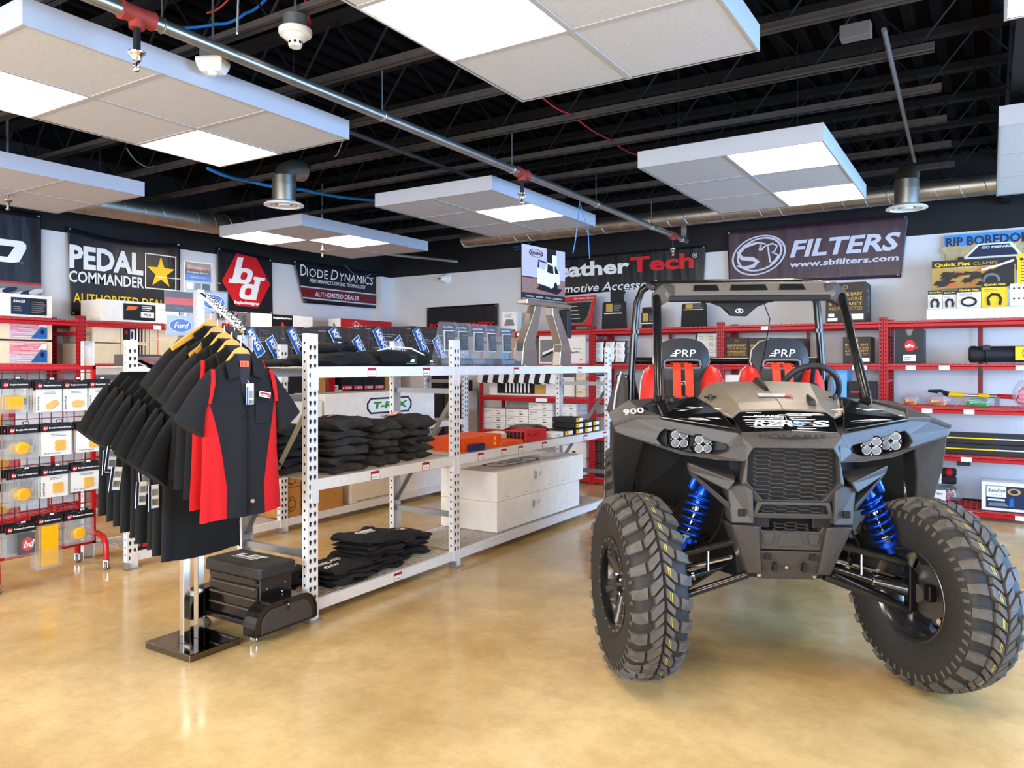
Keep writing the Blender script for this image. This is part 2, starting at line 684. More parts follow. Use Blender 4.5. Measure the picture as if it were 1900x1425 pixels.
pp = thing('sprinkler_pipe', 'galvanised sprinkler pipe with red tees crossing under the joists', 'pipe', (PX, 0, PZ))
MB().tube([(0, -1.0, 0), (0, 8.42, 0)], 0.0285, 14).build('pipe', M_galv, pp, smooth=40)
MB().tube([(0, 8.3, 0), (0, 8.46, 0)], 0.036, 14).box(-0.03, 0.03, 8.38, 8.4, 0, 0.27).build('end_hanger', M_galv, pp, smooth=40)
for u, v in ((250, 30), (967, 322), (1243, 437)):
    yt = on_z(u, v, PZ)[1]
    fy = part('tee_fitting', pp, (0, yt, 0))
    MB().tube([(0, -0.07, 0), (0, -0.045, 0), (0, 0.045, 0), (0, 0.07, 0)], [0.04, 0.036, 0.036, 0.04], 14).tube([(0, 0, 0), (0, 0, -0.055)], [0.034, 0.03], 12).build('tee', M_redfit, fy, smooth=40)
    MB().tube([(0, 0, -0.05), (0, 0, -0.15)], 0.0145, 10).build('drop_nipple', mat('black_pipe', (40, 38, 40), 0.4, metal=0.5), fy, smooth=40)
    hb = MB()
    sprinkler_head(hb)
    for i, p in enumerate(hb.v):
        hb.v[i] = (p[0], p[1], p[2] - 0.07)
    hb.build('sprinkler_head', M_chrome, fy, smooth=50)
for yt in (1.93, 3.3, 4.7, 6.1, 7.4):
    MB().tube([(0.031 * math.cos(a), 0, 0.031 * math.sin(a)) for a in [i * PI / 8 for i in range(16)]], 0.004, 5, closed=True).tube([(0, 0, 0.03), (0, 0, JZ - PZ)], 0.004, 5).build('hanger_ring', M_galv, part('hanger', pp, (0, yt, 0)))
for (u, v, zz, lb) in ((14, 374, 2.7, 'brass sprinkler head below the cloud over the packet display'), (598, 466, 2.68, 'brass sprinkler head below the cloud before the left wall banners')):
    p = on_z(u, v, zz)
    t = thing('sprinkler', lb, 'sprinkler', (p[0], p[1], zz + 0.09), 0, 'single sprinkler heads')
    hb = MB()
    sprinkler_head(hb)
    hb.build('sprinkler_head', M_brass, t, smooth=50)
    MB().tube([(0, 0, -0.08), (0, 0, ZC - 0.06 - zz - 0.09)], 0.012, 8).build('drop_pipe', M_galv, t, smooth=40)

# smoke detectors
M_plastic = mat('white_plastic', (232, 230, 226), 0.4, noise=(10, 0.03))
M_jbox = mat('metal_box', (130, 134, 136), 0.4, metal=0.7)


def roundish(name, label, u, v, z, cat, prof, box_r, group=None):
    p = on_z(u, v, z)
    t = thing(name, label, cat, p, 0, group)
    MB().lathe(prof, n=28).build('housing', M_plastic, t, smooth=35)
    MB().lathe([(box_r, 0.0), (box_r, 0.06), (box_r * 0.9, 0.065)], (0, 0, prof[-1][1]), n=20).build('junction_box', M_jbox, t, smooth=35)
    MB().tube([(0, 0, prof[-1][1] + 0.06), (0, 0, JZ + 0.2 - z)], 0.006, 6).build('hanger_rod', M_galv, t)
    return t


t = roundish('smoke_detector', 'round white smoke detector under the joists beside the pipe', 548, 76, 2.95, 'smoke detector',
             [(0.0, -0.03), (0.028, -0.03), (0.033, -0.02), (0.033, 0.0), (0.05, 0.006), (0.058, 0.02), (0.074, 0.026), (0.078, 0.035), (0.078, 0.052), (0.05, 0.056)], 0.058)
b = MB()
for i in range(8):
    a = i * PI / 4
    b.obox((0.033 * math.cos(a), 0.033 * math.sin(a), -0.012), (0.004, 0.012, 0.01), Matrix.Rotation(a, 3, 'Z'))
b.build('vent_slot', BLACK, t)
p = on_z(395, 128, 2.82)
t = thing('motion_sensor', 'squarish white sensor hung in front of the big cloud', 'sensor', p, 0.5)
MB().hull2([(-0.05, -0.035, -0.02), (0.05, -0.035, -0.02), (0.05, 0.035, -0.02), (-0.05, 0.035, -0.02)], [(-0.066, -0.05, 0.02), (0.066, -0.05, 0.02), (0.066, 0.05, 0.02), (-0.066, 0.05, 0.02)]).box(-0.066, 0.066, -0.05, 0.05, 0.02, 0.045).build('housing', M_plastic, t, bevel=0.006)
MB().lathe([(0.0, -0.034), (0.015, -0.032), (0.025, -0.02)], n=16).build('lens_dome', mat('lens_white', (215, 215, 215), 0.3), t, smooth=40)
MB().box(-0.05, 0.05, -0.04, 0.04, 0.045, 0.095).build('junction_box', M_jbox, t, bevel=0.004)
MB().tube([(0, 0, 0.09), (0, 0, JZ - 2.82 + 0.1)], 0.006, 6).build('hanger_rod', M_galv, t)

# ducts and diffusers
M_duct = mat('spiral_duct', (176, 168, 156), 0.4, metal=0.95, noise=(8, 0.15))


def duct(name, label, p0, p1, r):
    t = thing(name, label, 'duct', p0)
    d = Vector(p1) - Vector(p0)
    L = d.length
    MB().tube([(0, 0, 0), tuple(d)], r, 22).build('duct_tube', M_duct, t, smooth=40)
    k = int(L / 0.2)
    e = d.normalized()
    a_ = Vector((0, 0, 1))
    u_ = e.cross(a_).normalized()
    w_ = e.cross(u_)
    hx = [tuple(d * (i / (k * 14)) + (u_ * math.cos(2 * PI * i / 14) + w_ * math.sin(2 * PI * i / 14)) * (r + 0.001)) for i in range(k * 14 + 1)]
    MB().tube(hx, 0.004, 4).build('seam_rib', M_duct, t, smooth=40)
    return t


duct('air_duct', 'round spiral duct above the red wall rack', (-5.9, 8.22, 3.06), (3.6, 8.22, 3.06), 0.10)
duct('air_duct', 'round spiral duct running along above the star banner', (-7.1, 3.2, 2.9), (-7.1, 7.4, 2.97), 0.11)


def diffuser(label, u, v):
    p = on_z(u, v, 2.76)
    t = thing('air_diffuser', label, 'air diffuser', p, 0, 'round ceiling diffusers')
    MB().lathe([(0.095, 0.03), (0.15, 0.012), (0.165, 0.0), (0.165, -0.008), (0.13, -0.012), (0.11, 0.008), (0.105, 0.008)], n=32, cap=False).build('outer_ring', M_plastic, t, smooth=50)
    MB().lathe([(0.085, 0.014), (0.1, 0.0), (0.1, -0.006), (0.07, 0.0), (0.068, 0.006)], n=28, cap=False).lathe([(0.0, -0.01), (0.045, -0.01), (0.055, 0.004), (0.04, 0.01), (0, 0.01)], n=24).build('cone_ring', M_plastic, t, smooth=50)
    MB().lathe([(0.0, 0.03), (0.095, 0.03), (0.098, 0.16), (0.102, 0.16), (0.102, 0.172), (0.098, 0.172), (0.098, 0.24)], n=24).build('drop_duct', M_duct, t, smooth=40)
    MB().tube([(0, 0, 0.22), (0, 0.02, 0.27), (0, 0.09, 0.31), (0, 0.2, 0.33)], 0.09, 18).build('flex_elbow', M_duct, t, smooth=40)
    return t


diffuser('round white diffuser on a silver drop near the left wall', 527, 380)
diffuser('round white diffuser on a silver drop beside the dark red filter banner', 1682, 386)

# conduit, cables
t = thing('conduit', 'grey conduit with box crossing the joists above the buggy', 'conduit', (0, 0, 0))
c0, c1 = on_z(1640, 55, 3.07), on_z(1697, 300, 3.07)
MB().tube([c0, c1], 0.013, 8).build('tube', mat('grey_conduit', (120, 118, 122), 0.4, metal=0.5), t, smooth=40)
c2 = on_z(1588, 50, 3.06)
MB().box(c2[0] - 0.07, c2[0] + 0.07, c2[1] - 0.035, c2[1] + 0.035, 3.0, 3.07).build('conduit_box', mat('grey_box', (96, 94, 98), 0.5), t, bevel=0.004)
t = MB().tube([on_z(640, 242, 3.05), on_z(885, 333, 3.05)], 0.016, 8).build('conduit', mat('dark_conduit', (58, 55, 56), 0.5), smooth=40)
tag(t, 'thin dark conduit crossing joists between two clouds', 'conduit')
t = MB().tube([on_z(690, 468, 2.80), on_z(848, 485, 2.80)], 0.02, 8).build('branch_pipe', M_galv, smooth=40)
tag(t, 'short galvanised pipe stub behind the banner cloud', 'pipe')


def cable(label, pts, r, c, nm='cable'):
    q = []
    for i in range(len(pts) - 1):
        a, b_ = Vector(pts[i]), Vector(pts[i + 1])
        for k in range(6):
            s = k / 6
            m_ = a.lerp(b_, s)
            m_.z -= 0.018 * math.sin(PI * s)
            q.append(m_)
    q.append(Vector(pts[-1]))
    o = MB().tube(q, r, 6).build(nm, mat('cable_' + str(c), c, 0.4), smooth=60)
    tag(o, label, 'cable')


cable('blue data cable sagging under the deck over the pipe', [on_z(290, 46, 3.2), on_z(400, 45, 3.2), on_z(455, 25, 3.25), on_z(500, -10, 3.3)], 0.008, (30, 110, 190))
cable('blue data cable bundle above the round silver drop', [on_z(385, 312, 3.1), on_z(460, 335, 3.1), on_z(560, 352, 3.1), on_z(700, 372, 3.1)], 0.016, (35, 120, 190))
cable('pair of red alarm wires beyond the largest cloud', [on_z(1005, 180, 3.12), on_z(1060, 212, 3.12), on_z(1130, 258, 3.12), on_z(1184, 288, 3.12)], 0.005, (190, 40, 50))
cable('red alarm wire beside the round smoke detector', [on_z(565, -10, 3.2), on_z(575, 40, 3.2), on_z(570, 70, 3.05)], 0.006, (190, 40, 50))
cable('thin orange-red wire near the blue cable', [on_z(384, 24, 3.2), on_z(428, -6, 3.25)], 0.005, (190, 60, 50))
cable('loose blue cable coil above the brochure stand', [on_z(940, 462, 3.0), on_z(950, 458, 3.0), on_z(985, 450, 3.0), on_z(960, 463, 2.95), on_z(940, 462, 3.0)], 0.007, (40, 120, 200))
cable('white drop wire hanging before the smoke detector', [on_z(442, 0, 3.2), on_z(440, 62, 2.9)], 0.005, (210, 210, 210))
cable('blue cord loop holding up the brochure board', [(-2.93, 5.62, 2.33), (-2.9, 5.64, 2.55), (-2.92, 5.72, 2.78), (-2.86, 5.76, 2.56), (-2.85, 5.77, 2.3)], 0.004, (70, 130, 200))
for (u0, v0, u1, v1), lb in (((95, 330, 160, 345), 'pale wire looping past the edge of the cloud over the packet display'), ((235, 275, 285, 308), 'pale wire hanging just under the big cloud with a light panel'),
                             ((640, 240, 620, 290), 'pale wire loop beyond the end of the big cloud over the shirts'), ((640, 492, 690, 508), 'faint wire along the black band in the room corner')):
    cable(lb, [on_z(u0, v0, 3.1 if v0 < 400 else 2.72), on_z((u0 + u1) / 2, (v0 + v1) / 2 + 12, 3.05 if v0 < 400 else 2.70), on_z(u1, v1, 3.1 if v0 < 400 else 2.72)], 0.004, (150, 150, 150))
# ------------------------------------------------------------------ grey gondola racks (run along Y, faces to +X)
M_rack = mat('rack_grey_paint', (226, 223, 224), 0.42, noise=(30, 0.04))
M_hole = mat('hole_dark', (40, 36, 34), 0.8)
M_zinc = mat('zinc_brace', (170, 172, 176), 0.35, metal=0.8)
M_wire = mat('wire_deck', (205, 198, 190), 0.4, metal=0.3)
TAG_M = [mat('tag_white', (246, 244, 244), 0.5), mat('tag_red', (160, 24, 40), 0.5), GREY]


def teardrop(cy, cz, s=1.0):
    return [(cy - 0.0085 * s, cz + 0.008), (cy - 0.004 * s, cz + 0.014), (cy + 0.004 * s, cz + 0.014), (cy + 0.0085 * s, cz + 0.008), (cy + 0.0085 * s, cz + 0.001), (cy + 0.004 * s, cz - 0.014), (cy - 0.004 * s, cz - 0.014), (cy - 0.0085 * s, cz + 0.001)]


POSTC = {}


def grey_rack(name, label, xf, xb, ys, levels, tags, h=1.575):
    """ys: Y of the upright centres; levels: shelf heights; tags: (bay, level, y) of the price cards on the front beams"""
    t = thing(name, label, 'shelving rack', (xf, ys[0], 0), 0, None)
    D = xb - xf
    for k, y in enumerate(ys):
        yy = y - ys[0]
        for fx in (0.0, D):
            s = -1 if fx == 0 else 1
            key = ('post', s)
            if key not in POSTC:
                b = MB()
                w_ = 0.038
                # C channel: face plate and two flanges
                b.box(min(0, s * 0.003), max(0, s * 0.003), -w_, w_, 0, h)
                for f in (-1, 1):
                    b.box(min(0, s * 0.04), max(0, s * 0.04), f * w_ - 0.0015, f * w_ + 0.0015, 0, h)
                b.box(min(s * 0.003, s * 0.04), max(s * 0.003, s * 0.04), -w_, w_, h - 0.003, h)
                p = b.build('upright', M_rack, t, bevel=0.001, seg=1)
                hb = MB()
                X = -s * 0.0006
                z = 0.075
                while z < h - 0.03:
                    for cy in (-0.017, 0.017):
                        pl = teardrop(cy, z)
                        q = [(X, a, c) for a, c in (pl if s > 0 else pl[::-1])]
                        hb.add(q, [tuple(range(8))])
                    z += 0.0508
                for f in (-1, 1):
                    z = 0.1
                    while z < h - 0.03:
                        yv = f * (w_ + 0.0021)
                        q = [(s * 0.014, yv, z - 0.007), (s * 0.026, yv, z - 0.007), (s * 0.026, yv, z + 0.007), (s * 0.014, yv, z + 0.007)]
                        hb.add(q if f * s < 0 else q[::-1], [(0, 1, 2, 3)])
                        z += 0.0508
                hb.build('slot_hole', M_hole, p, kind='stuff')
                fp = MB().box(-0.03, 0.03, -0.05, 0.05, 0, 0.006).box(-0.03, 0.03, -0.05, -0.046, 0, 0.05)
                fp.build('foot_plate', M_zinc, p)
                POSTC[key] = p
            else:
                p = copy_tree(POSTC[key], t)
            p.location = (fx, yy, 0)
        # frame bracing between front and back posts
        sb = MB()
        sb.tube([(-0.03, yy, 1.18), (D + 0.03, yy, 0.42)], 0.018, 4)
        sb.build('diagonal_brace', M_zinc, t)
        for z in (0.36, 1.22):
            MB().box(D + 0.03, -0.03, yy - 0.015, yy + 0.015, z - 0.018, z + 0.018).build('cross_brace', M_zinc, t)
    for k in range(len(ys) - 1):
        y0, y1 = ys[k] - ys[0] + 0.036, ys[k + 1] - ys[0] - 0.036
        for li, z in enumerate(levels):
            for fx, s in ((0.0, -1), (D, 1)):
                b = MB()
                b.box(min(fx, fx + s * 0.045), max(fx, fx + s * 0.045), y0, y1, z - 0.062, z - 0.012)
                b.box(min(fx, fx + s * 0.026), max(fx, fx + s * 0.026), y0, y1, z - 0.012, z)
                for a, c in ((y0 - 0.052, y0 + 0.006), (y1 - 0.006, y1 + 0.052)):
                    if (a < 0.02 and k == 0) or (c > y1 and k == len(ys) - 2) or s > 0:
                        b.box(fx - s * 0.004, fx, a, c, z - 0.13, z - 0.004)
                    else:
                        b.box(fx - s * 0.004, fx, a + 0.02 if a < y0 - 0.01 else a, c if a < y0 - 0.01 else c - 0.02, z - 0.13, z - 0.004)
                b.build('shelf_beam', M_rack, t, bevel=0.0025, seg=1)
            wd = MB()
            n = int((y1 - y0) / 0.03)
            for i in range(n + 1):
                yv = y0 + (y1 - y0) * i / n
                wd.box(D + 0.03, -0.03, yv - 0.0025, yv + 0.0025, z - 0.008, z - 0.003)
            for q in (0.25, 0.5, 0.75):
                wd.box(D * q - 0.003, D * q + 0.003, y0, y1, z - 0.013, z - 0.008)
            wd.build('wire_mesh', M_wire, t, kind='stuff')
    tgm = None
    for (z, y) in tags:
        if tgm is None:
            f = Face((0, 0, 0), (0, 1, 0), (0, 0, 1), eps=0.0)
            f.b.box(-0.0001, 0.0012, -0.037, 0.037, -0.026, 0.026, 1)
            f.n = Vector((1, 0, 0))
            f.eps = 0.0014
            f.rect(-0.033, -0.023, 0.033, 0.01, 0)
            f.rect(-0.026, -0.012, 0.018, -0.007, 2)
            tgm = f.b.build('price_tag', TAG_M, t)
            c = tgm
        else:
            c = copy_tree(tgm, t)
        c.location = (0.0005, y - ys[0], z - 0.034)
    return t


def ty(us, v, x):
    return [on_x(u, v, x)[1] for u in us]


R1 = -3.14
R1B = -3.72
Y1 = [2.95, 4.28, 6.80]
tg = [(1.393, y) for y in ty((517, 690, 791, 958, 1076), 690, R1)] + [(0.771, y) for y in ty((696, 790, 892, 935, 966, 1010, 1086, 1122), 850, R1)] + [(0.11, y) for y in ty((738,), 1070, R1)]
tg = [q for q in tg if 2.99 < q[1] < 6.75]
grey_rack('retail_rack', 'long pale grey steel rack with folded black clothing, standing nearer the buggy', R1, R1B, Y1, (1.393, 0.771, 0.11), tg)
R2, R2B = -5.0, -5.58
Y2 = [3.05, 4.38, 7.0]
grey_rack('retail_rack', 'long pale grey steel rack behind the clothing rack, holding long white boxes', R2, R2B, Y2, (1.393, 0.80, 0.11), [(1.393, 3.6), (1.393, 5.1), (0.80, 3.7), (0.80, 5.0), (0.80, 6.2)])

# ------------------------------------------------------------------ red wall racks
M_red = mat('rack_red_paint', (176, 8, 18), 0.4, noise=(20, 0.08))
M_redhole = mat('red_rack_hole', (74, 8, 14), 0.7)
M_redwire = mat('red_wire', (214, 80, 84), 0.45)
LV = (1.825, 1.42, 1.02, 0.587, 0.095)


def red_bay(label, w_, levels, tags, origin, rz, group, h=1.862):
    """bay in its own frame: front at y = 0, depth to +y, width along x from 0"""
    t = thing('red_shelf_bay', label, 'shelving rack', origin, rz, group)
    D = 0.55
    post = None
    for xx in (0.02, w_ - 0.02):
        for yy in (0.0, D - 0.035):
            if post is None:
                b = MB().box(-0.019, 0.019, 0, 0.003, 0, h).box(-0.019, -0.016, 0, 0.035, 0, h).box(0.016, 0.019, 0, 0.035, 0, h).box(-0.019, 0.019, 0, 0.035, h - 0.003, h)
                p = post = b.build('upright', M_red, t, bevel=0.001, seg=1)
                hb = MB()
                z = 0.05
                while z < h - 0.02:
                    hb.add([(-0.005, -0.0006, z - 0.011), (0.005, -0.0006, z - 0.011), (0.007, -0.0006, z + 0.009), (-0.007, -0.0006, z + 0.009)], [(0, 1, 2, 3)])
                    for s in (-1, 1):
                        q = [(s * 0.0196, 0.012, z - 0.008), (s * 0.0196, 0.024, z - 0.008), (s * 0.0196, 0.024, z + 0.008), (s * 0.0196, 0.012, z + 0.008)]
                        hb.add(q if s > 0 else q[::-1], [(0, 1, 2, 3)])
                    z += 0.038
                hb.build('slot_hole', M_redhole, p, kind='stuff')
            else:
                p = copy_tree(post, t)
            p.location = (xx, yy, 0)
    for z in levels:
        bm_ = None
        for yy, s in ((0.0, 1), (D, -1)):
            b = MB()
            pr = [(0.0, -0.062), (0.0, -0.034), (0.004, -0.03), (0.012, -0.024), (0.012, -0.006), (0.026, -0.006), (0.026, -0.062)]
            b.prism([(yy + s * (a - 0.004), z + c) for a, c in pr], 'x', 0.036, w_ - 0.036)
            b.build('shelf_beam', M_red, t, bevel=0.002, seg=1)
        wd = MB()
        n = int(w_ / 0.05)
        for i in range(n + 1):
            xv = 0.04 + (w_ - 0.08) * i / n
            wd.box(xv - 0.0025, xv + 0.0025, 0.0, D, z - 0.006, z - 0.001)
            wd.box(xv - 0.0025, xv + 0.0025, 0.0, 0.004, z - 0.02, z - 0.001)
        for q in range(8):
            yv = 0.002 + (D - 0.01) * q / 7
            wd.box(0.04, w_ - 0.04, yv, yv + 0.005, z - 0.010, z - 0.006)
        wd.box(0.04, w_ - 0.04, 0.0, 0.004, z - 0.022, z - 0.018)
        wd.build('wire_mesh', M_redwire, t, kind='stuff')
    for z in (0.3, 0.8, 1.25, 1.7):
        for xx in (0.02, w_ - 0.02):
            MB().box(xx - 0.012, xx + 0.012, 0.03, D - 0.03, z - 0.015, z + 0.015).build('side_brace', M_red, t)
    MB().box(w_ / 2 - 0.02, w_ / 2 + 0.02, D - 0.006, D - 0.003, 1.0, 1.815).build('back_stiffener', mat('dark_red_steel', (130, 14, 24), 0.45), t)
    tm = None
    for z, xx in tags:
        if tm is None:
            tm = c = MB().box(-0.042, 0.042, -0.002, 0, -0.02, 0.02).build('shelf_tag', TAG_M[0], t)
        else:
            c = copy_tree(tm, t)
        c.location = (xx, -0.0055, z - 0.042)
    return t


BX = [-5.545, -3.95, -2.43, -0.86, 0.71]
btags = [[], [], [], []]
for u, z in ((965, 1.825), (1380 + 40, 1.825), (1590, 1.42), (1690, 1.42), (1752, 1.42), (1895, 1.42), (1600, 1.42), (1720, 1.02), (1798, 1.02), (1793, 0.587), (1894, 0.095), (1000, 1.02), (1010, 1.02), (958, 0.587)):
    xx = on_y(u, 700, 8.05)[0]
    for k in range(4):
        if BX[k] + 0.1 < xx < BX[k + 1] - 0.1:
            btags[k].append((z, xx - BX[k]))
red_labels = ['red steel wall rack bay behind the brochure stand', 'red steel wall rack bay with hanging mats above it', 'red steel wall rack bay behind the buggy seats', 'red steel wall rack bay with the smiley bag and straps']
for k in range(4):
    red_bay(red_labels[k], BX[k + 1] - BX[k], LV, btags[k], (BX[k], 8.05, 0), 0, 'red wall rack bays')
LY = [2.28, 3.865, 5.45, 7.05, 8.35]
ll = ['red steel wall rack bay with the stacked picture-label cartons', 'red steel wall rack bay under the star banner', 'red steel wall rack bay under the hexagon banner', 'red steel wall rack bay below the lighting dealer banner']
LV2 = (1.825, 1.415, 1.02, 0.587, 0.095)
for k in range(4):
    red_bay(ll[k], LY[k + 1] - LY[k], LV2, [[], [(1.825, 0.75)], [(1.415, 0.5)], []][k], (-7.14, LY[k], 0), PI / 2, 'red wall rack bays')
# ------------------------------------------------------------------ the off-road buggy (x across, y to its rear, z up; front axle on the ground = origin)
M_rub = mat('tyre_rubber_shaded', (40, 37, 35), 0.62, noise=(40, 0.15))  # carcass darkened: groove shade between the lugs is put into the colour
M_rub2 = mat('tread_rubber_lit', (82, 75, 68), 0.6, noise=(50, 0.15))  # lugs of the same rubber, lightened to look lit against the grooves
M_rim = mat('gunmetal_rim', (112, 106, 104), 0.26, metal=0.9, noise=(25, 0.1))
M_rimdk = mat('dark_rim', (30, 29, 30), 0.3, metal=0.7)
M_plas = mat('textured_dark_plastic', (66, 61, 58), 0.42, noise=(90, 0.1), bump=(420, 0.12))
M_plas2 = mat('deep_black_plastic', (20, 19, 19), 0.5, noise=(60, 0.15))
M_gloss = mat('gloss_black_panel', (16, 15, 16), 0.12, coat=0.6, noise=(10, 0.2))
M_hood = mat('hood_plastic_sheen', (124, 111, 97), 0.36, noise=(60, 0.06), bump=(300, 0.06))  # dark plastic with the warm overhead reflection put into its base colour
M_tubek = mat('black_tube', (26, 24, 24), 0.22, noise=(20, 0.2), coat=0.3)
M_bluea = mat('blue_anodised', (14, 62, 170), 0.22, metal=0.65)
M_shaft = mat('bright_shaft', (205, 205, 205), 0.12, metal=1.0)
M_seatk = mat('black_vinyl', (44, 43, 45), 0.5, noise=(50, 0.12), bump=(300, 0.1))
M_seatr = mat('red_vinyl', (208, 40, 34), 0.42, noise=(40, 0.08))
M_belt = mat('orange_red_webbing', (226, 60, 26), 0.6, noise=(160, 0.1))
M_pipe = mat('silver_piping', (205, 203, 200), 0.45)
M_lens = mat('lamp_reflector_shine', (240, 242, 246), 0.3)  # diffuse white: the shine of the reflectors is put into the colour
M_yel = mat('yellow_line', (214, 186, 60), 0.6)

car = thing('off_road_buggy', 'black two-seat off-road buggy with knobbly tyres, blue shocks and red-black seats', 'off-road vehicle', (-0.773, 3.523, 0), math.radians(26.21))

PK = [(0, 0, .393, 0, 1), (.06, .06, .389, 0, 1), (.095, .094, .382, .15, .98), (.116, .112, .370, .7, .7), (.145, .121, .345, .95, .3), (.19, .126, .31, 1, 0), (.25, .123, .258, 1, -.1), (.30, .108, .212, .8, -.6), (.325, .098, .198, .5, -.8)]


def prof(t):
    s = -1 if t < 0 else 1
    t = abs(t)
    for a, b in zip(PK, PK[1:]):
        if t <= b[0]:
            q = (t - a[0]) / (b[0] - a[0])
            r = [a[i] + (b[i] - a[i]) * q for i in range(5)]
            return s * r[1], r[2], s * r[3], r[4]
    r = PK[-1]
    return s * r[1], r[2], s * r[3], r[4]


def tp(th, t, h):
    w_, r, nw, nr = prof(t)
    w_ += nw * h
    r += nr * h
    return (w_, r * math.cos(th), r * math.sin(th))


def make_wheel(outer_detail=True):
    wl = part('wheel', car)
    b = MB()
    b.lathe([(r, w_) for w_, r in [(-p[1], p[2]) for p in PK[::-1]] + [(p[1], p[2]) for p in PK[1:]]], axis=(1, 0, 0), n=72, cap=False)
    b.build('tire', M_rub, wl, smooth=50)
    N = 26
    lug = MB()
    st = MB()
    C1 = [(0.0, .004), (0.40, .005), (0.84, .046), (0.88, .058), (0.50, .060), (0.30, .044)]
    M1 = [(0.52, .006), (0.88, .007), (1.22, .040), (0.94, .044)]
    S1 = [(0.46, .068), (0.96, .067), (1.06, .098), (1.05, .130), (0.62, .131), (0.58, .102)]
    for k in range(N):
        for sgn, off in ((-1, 0.0), (1, 0.5)):
            for pl, h in ((C1, .019), (M1, .018), (S1, .017)):
                n = len(pl)
                cs = sum(p[0] for p in pl) / n
                ct = sum(p[1] for p in pl) / n
                A, B = [], []
                for s, t in pl:
                    th = 2 * PI * (k + off + s) / N
                    A.append(tp(th, sgn * t, -.003))
                    s2, t2 = s + (cs - s) * 0.08, t + (ct - t) * 0.08
                    B.append(tp(2 * PI * (k + off + s2) / N, sgn * t2, h))
                if sgn > 0:
                    A, B = A[::-1], B[::-1]
                lug.add(A + B, [tuple(range(n, 2 * n))] + [(i, (i + 1) % n, n + (i + 1) % n, n + i) for i in range(n)])
            if sgn > 0:
                for t in (.020, .027):
                    a0, a1 = k + off + t * 9 + .02, k + off + .36 + t * 10.5
                    q = [tp(2 * PI * a0 / N, t, .0196), tp(2 * PI * a1 / N, t, .0196), tp(2 * PI * a1 / N, t + .0022, .0196), tp(2 * PI * a0 / N, t + .0022, .0196)]
                    st.add(q, [(0, 1, 2, 3)])
        # thin raised bars lower on the sidewall
        for sgn in (-1, 1):
            for a in (0.25, 0.75):
                th = 2 * PI * (k + a) / N
                P = [tp(th - .02, sgn * .135, .004), tp(th + .02, sgn * .135, .004), tp(th + .03, sgn * .168, .003), tp(th - .01, sgn * .168, .003)]
                lug.add(P if sgn < 0 else P[::-1], [(0, 1, 2, 3)])
    lug.build('tread_lug', M_rub2, wl, kind='stuff')
    st.build('tread_stripe', M_yel, wl, kind='stuff')
    rim = MB()
    rim.lathe([(.188, .095), (.200, .103), (.206, .100), (.192, .085), (.178, .06), (.172, -.02), (.178, -.07), (.190, -.085)], axis=(1, 0, 0), n=48, cap=False)
    rim.build('rim_barrel', M_rim, wl, smooth=40)
    rg = MB()
    rg.lathe([(.176, -.086), (.178, -.106), (.190, -.113), (.212, -.112), (.218, -.104), (.214, -.094)], axis=(1, 0, 0), n=48, cap=False)
    rg.build('beadlock_ring', M_rimdk, wl, smooth=40)
    bo = MB()
    for i in range(20):
        a = 2 * PI * i / 20
        bo.lathe([(.0055, -.112), (.0055, -.117), (.0, -.1175)], (0, .2 * math.cos(a), .2 * math.sin(a)), (1, 0, 0), 6)
    bo.build('ring_bolt', mat('bolt_steel', (150, 146, 140), 0.35, metal=0.8), wl, kind='stuff')
    sp = MB()
    for i in range(6):
        a = 2 * PI * i / 6
        R_ = Matrix.Rotation(a, 3, 'X')
        for dx, hw0, hw1 in ((0, .03, .05),):
            A = [R_ @ Vector(p) for p in ((-.062, -hw0, .045), (-.062, hw0, .045), (-.086, hw1, .18), (-.086, -hw1, .18))]
            B = [R_ @ Vector(p) for p in ((-.04, -hw0, .045), (-.04, hw0, .045), (-.055, hw1, .18), (-.055, -hw1, .18))]
            sp.hull2(A, B)
        # raised rib along each spoke
        A = [R_ @ Vector(p) for p in ((-.068, -.010, .05), (-.068, .010, .05), (-.095, .014, .176), (-.095, -.014, .176))]
        B = [R_ @ Vector(p) for p in ((-.055, -.016, .05), (-.055, .016, .05), (-.078, .024, .176), (-.078, -.024, .176))]
        sp.hull2(A, B)
    sp.lathe([(.0, -.066), (.05, -.066), (.06, -.055), (.062, -.03), (0, -.03)], axis=(1, 0, 0), n=24)
    sp.build('spoke_face', M_rim, wl, smooth=30)
    cp = MB().lathe([(0, -.092), (.024, -.092), (.03, -.085), (.034, -.066), (0, -.066)], axis=(1, 0, 0), n=24).build('center_cap', M_rimdk, wl, smooth=40)
    lb = MB()
    for i in range(4):
        a = 2 * PI * (i + .5) / 4
        lb.lathe([(.009, -.066), (.009, -.082), (.006, -.085), (0, -.085)], (0, .046 * math.cos(a), .046 * math.sin(a)), (1, 0, 0), 6)
    lb.build('lug_nut', M_shaft, wl, kind='stuff')
    br = MB().lathe([(.0, -.01), (.115, -.01), (.115, -.002), (0, -.002)], axis=(1, 0, 0), n=28).lathe([(0, .0), (.04, .0), (.04, .06), (0, .06)], axis=(1, 0, 0), n=18)
    br.build('brake_disc', mat('brake_steel', (120, 112, 104), 0.4, metal=0.8), wl, smooth=40)
    return wl


ST_L, ST_R = math.radians(14.0), math.radians(19.5)
wh = make_wheel()
wh.location = (-0.66, 0, 0.408)
wh.rotation_euler = (0.12, 0, ST_L)
w2 = copy_tree(wh, car, (0.606, 0, 0.408), (0.5, 0, PI + ST_R))
w3 = copy_tree(wh, car, (-0.63, 2.02, 0.408), (0.9, 0, 0))
w4 = copy_tree(wh, car, (0.63, 2.02, 0.408), (0.3, 0, PI))


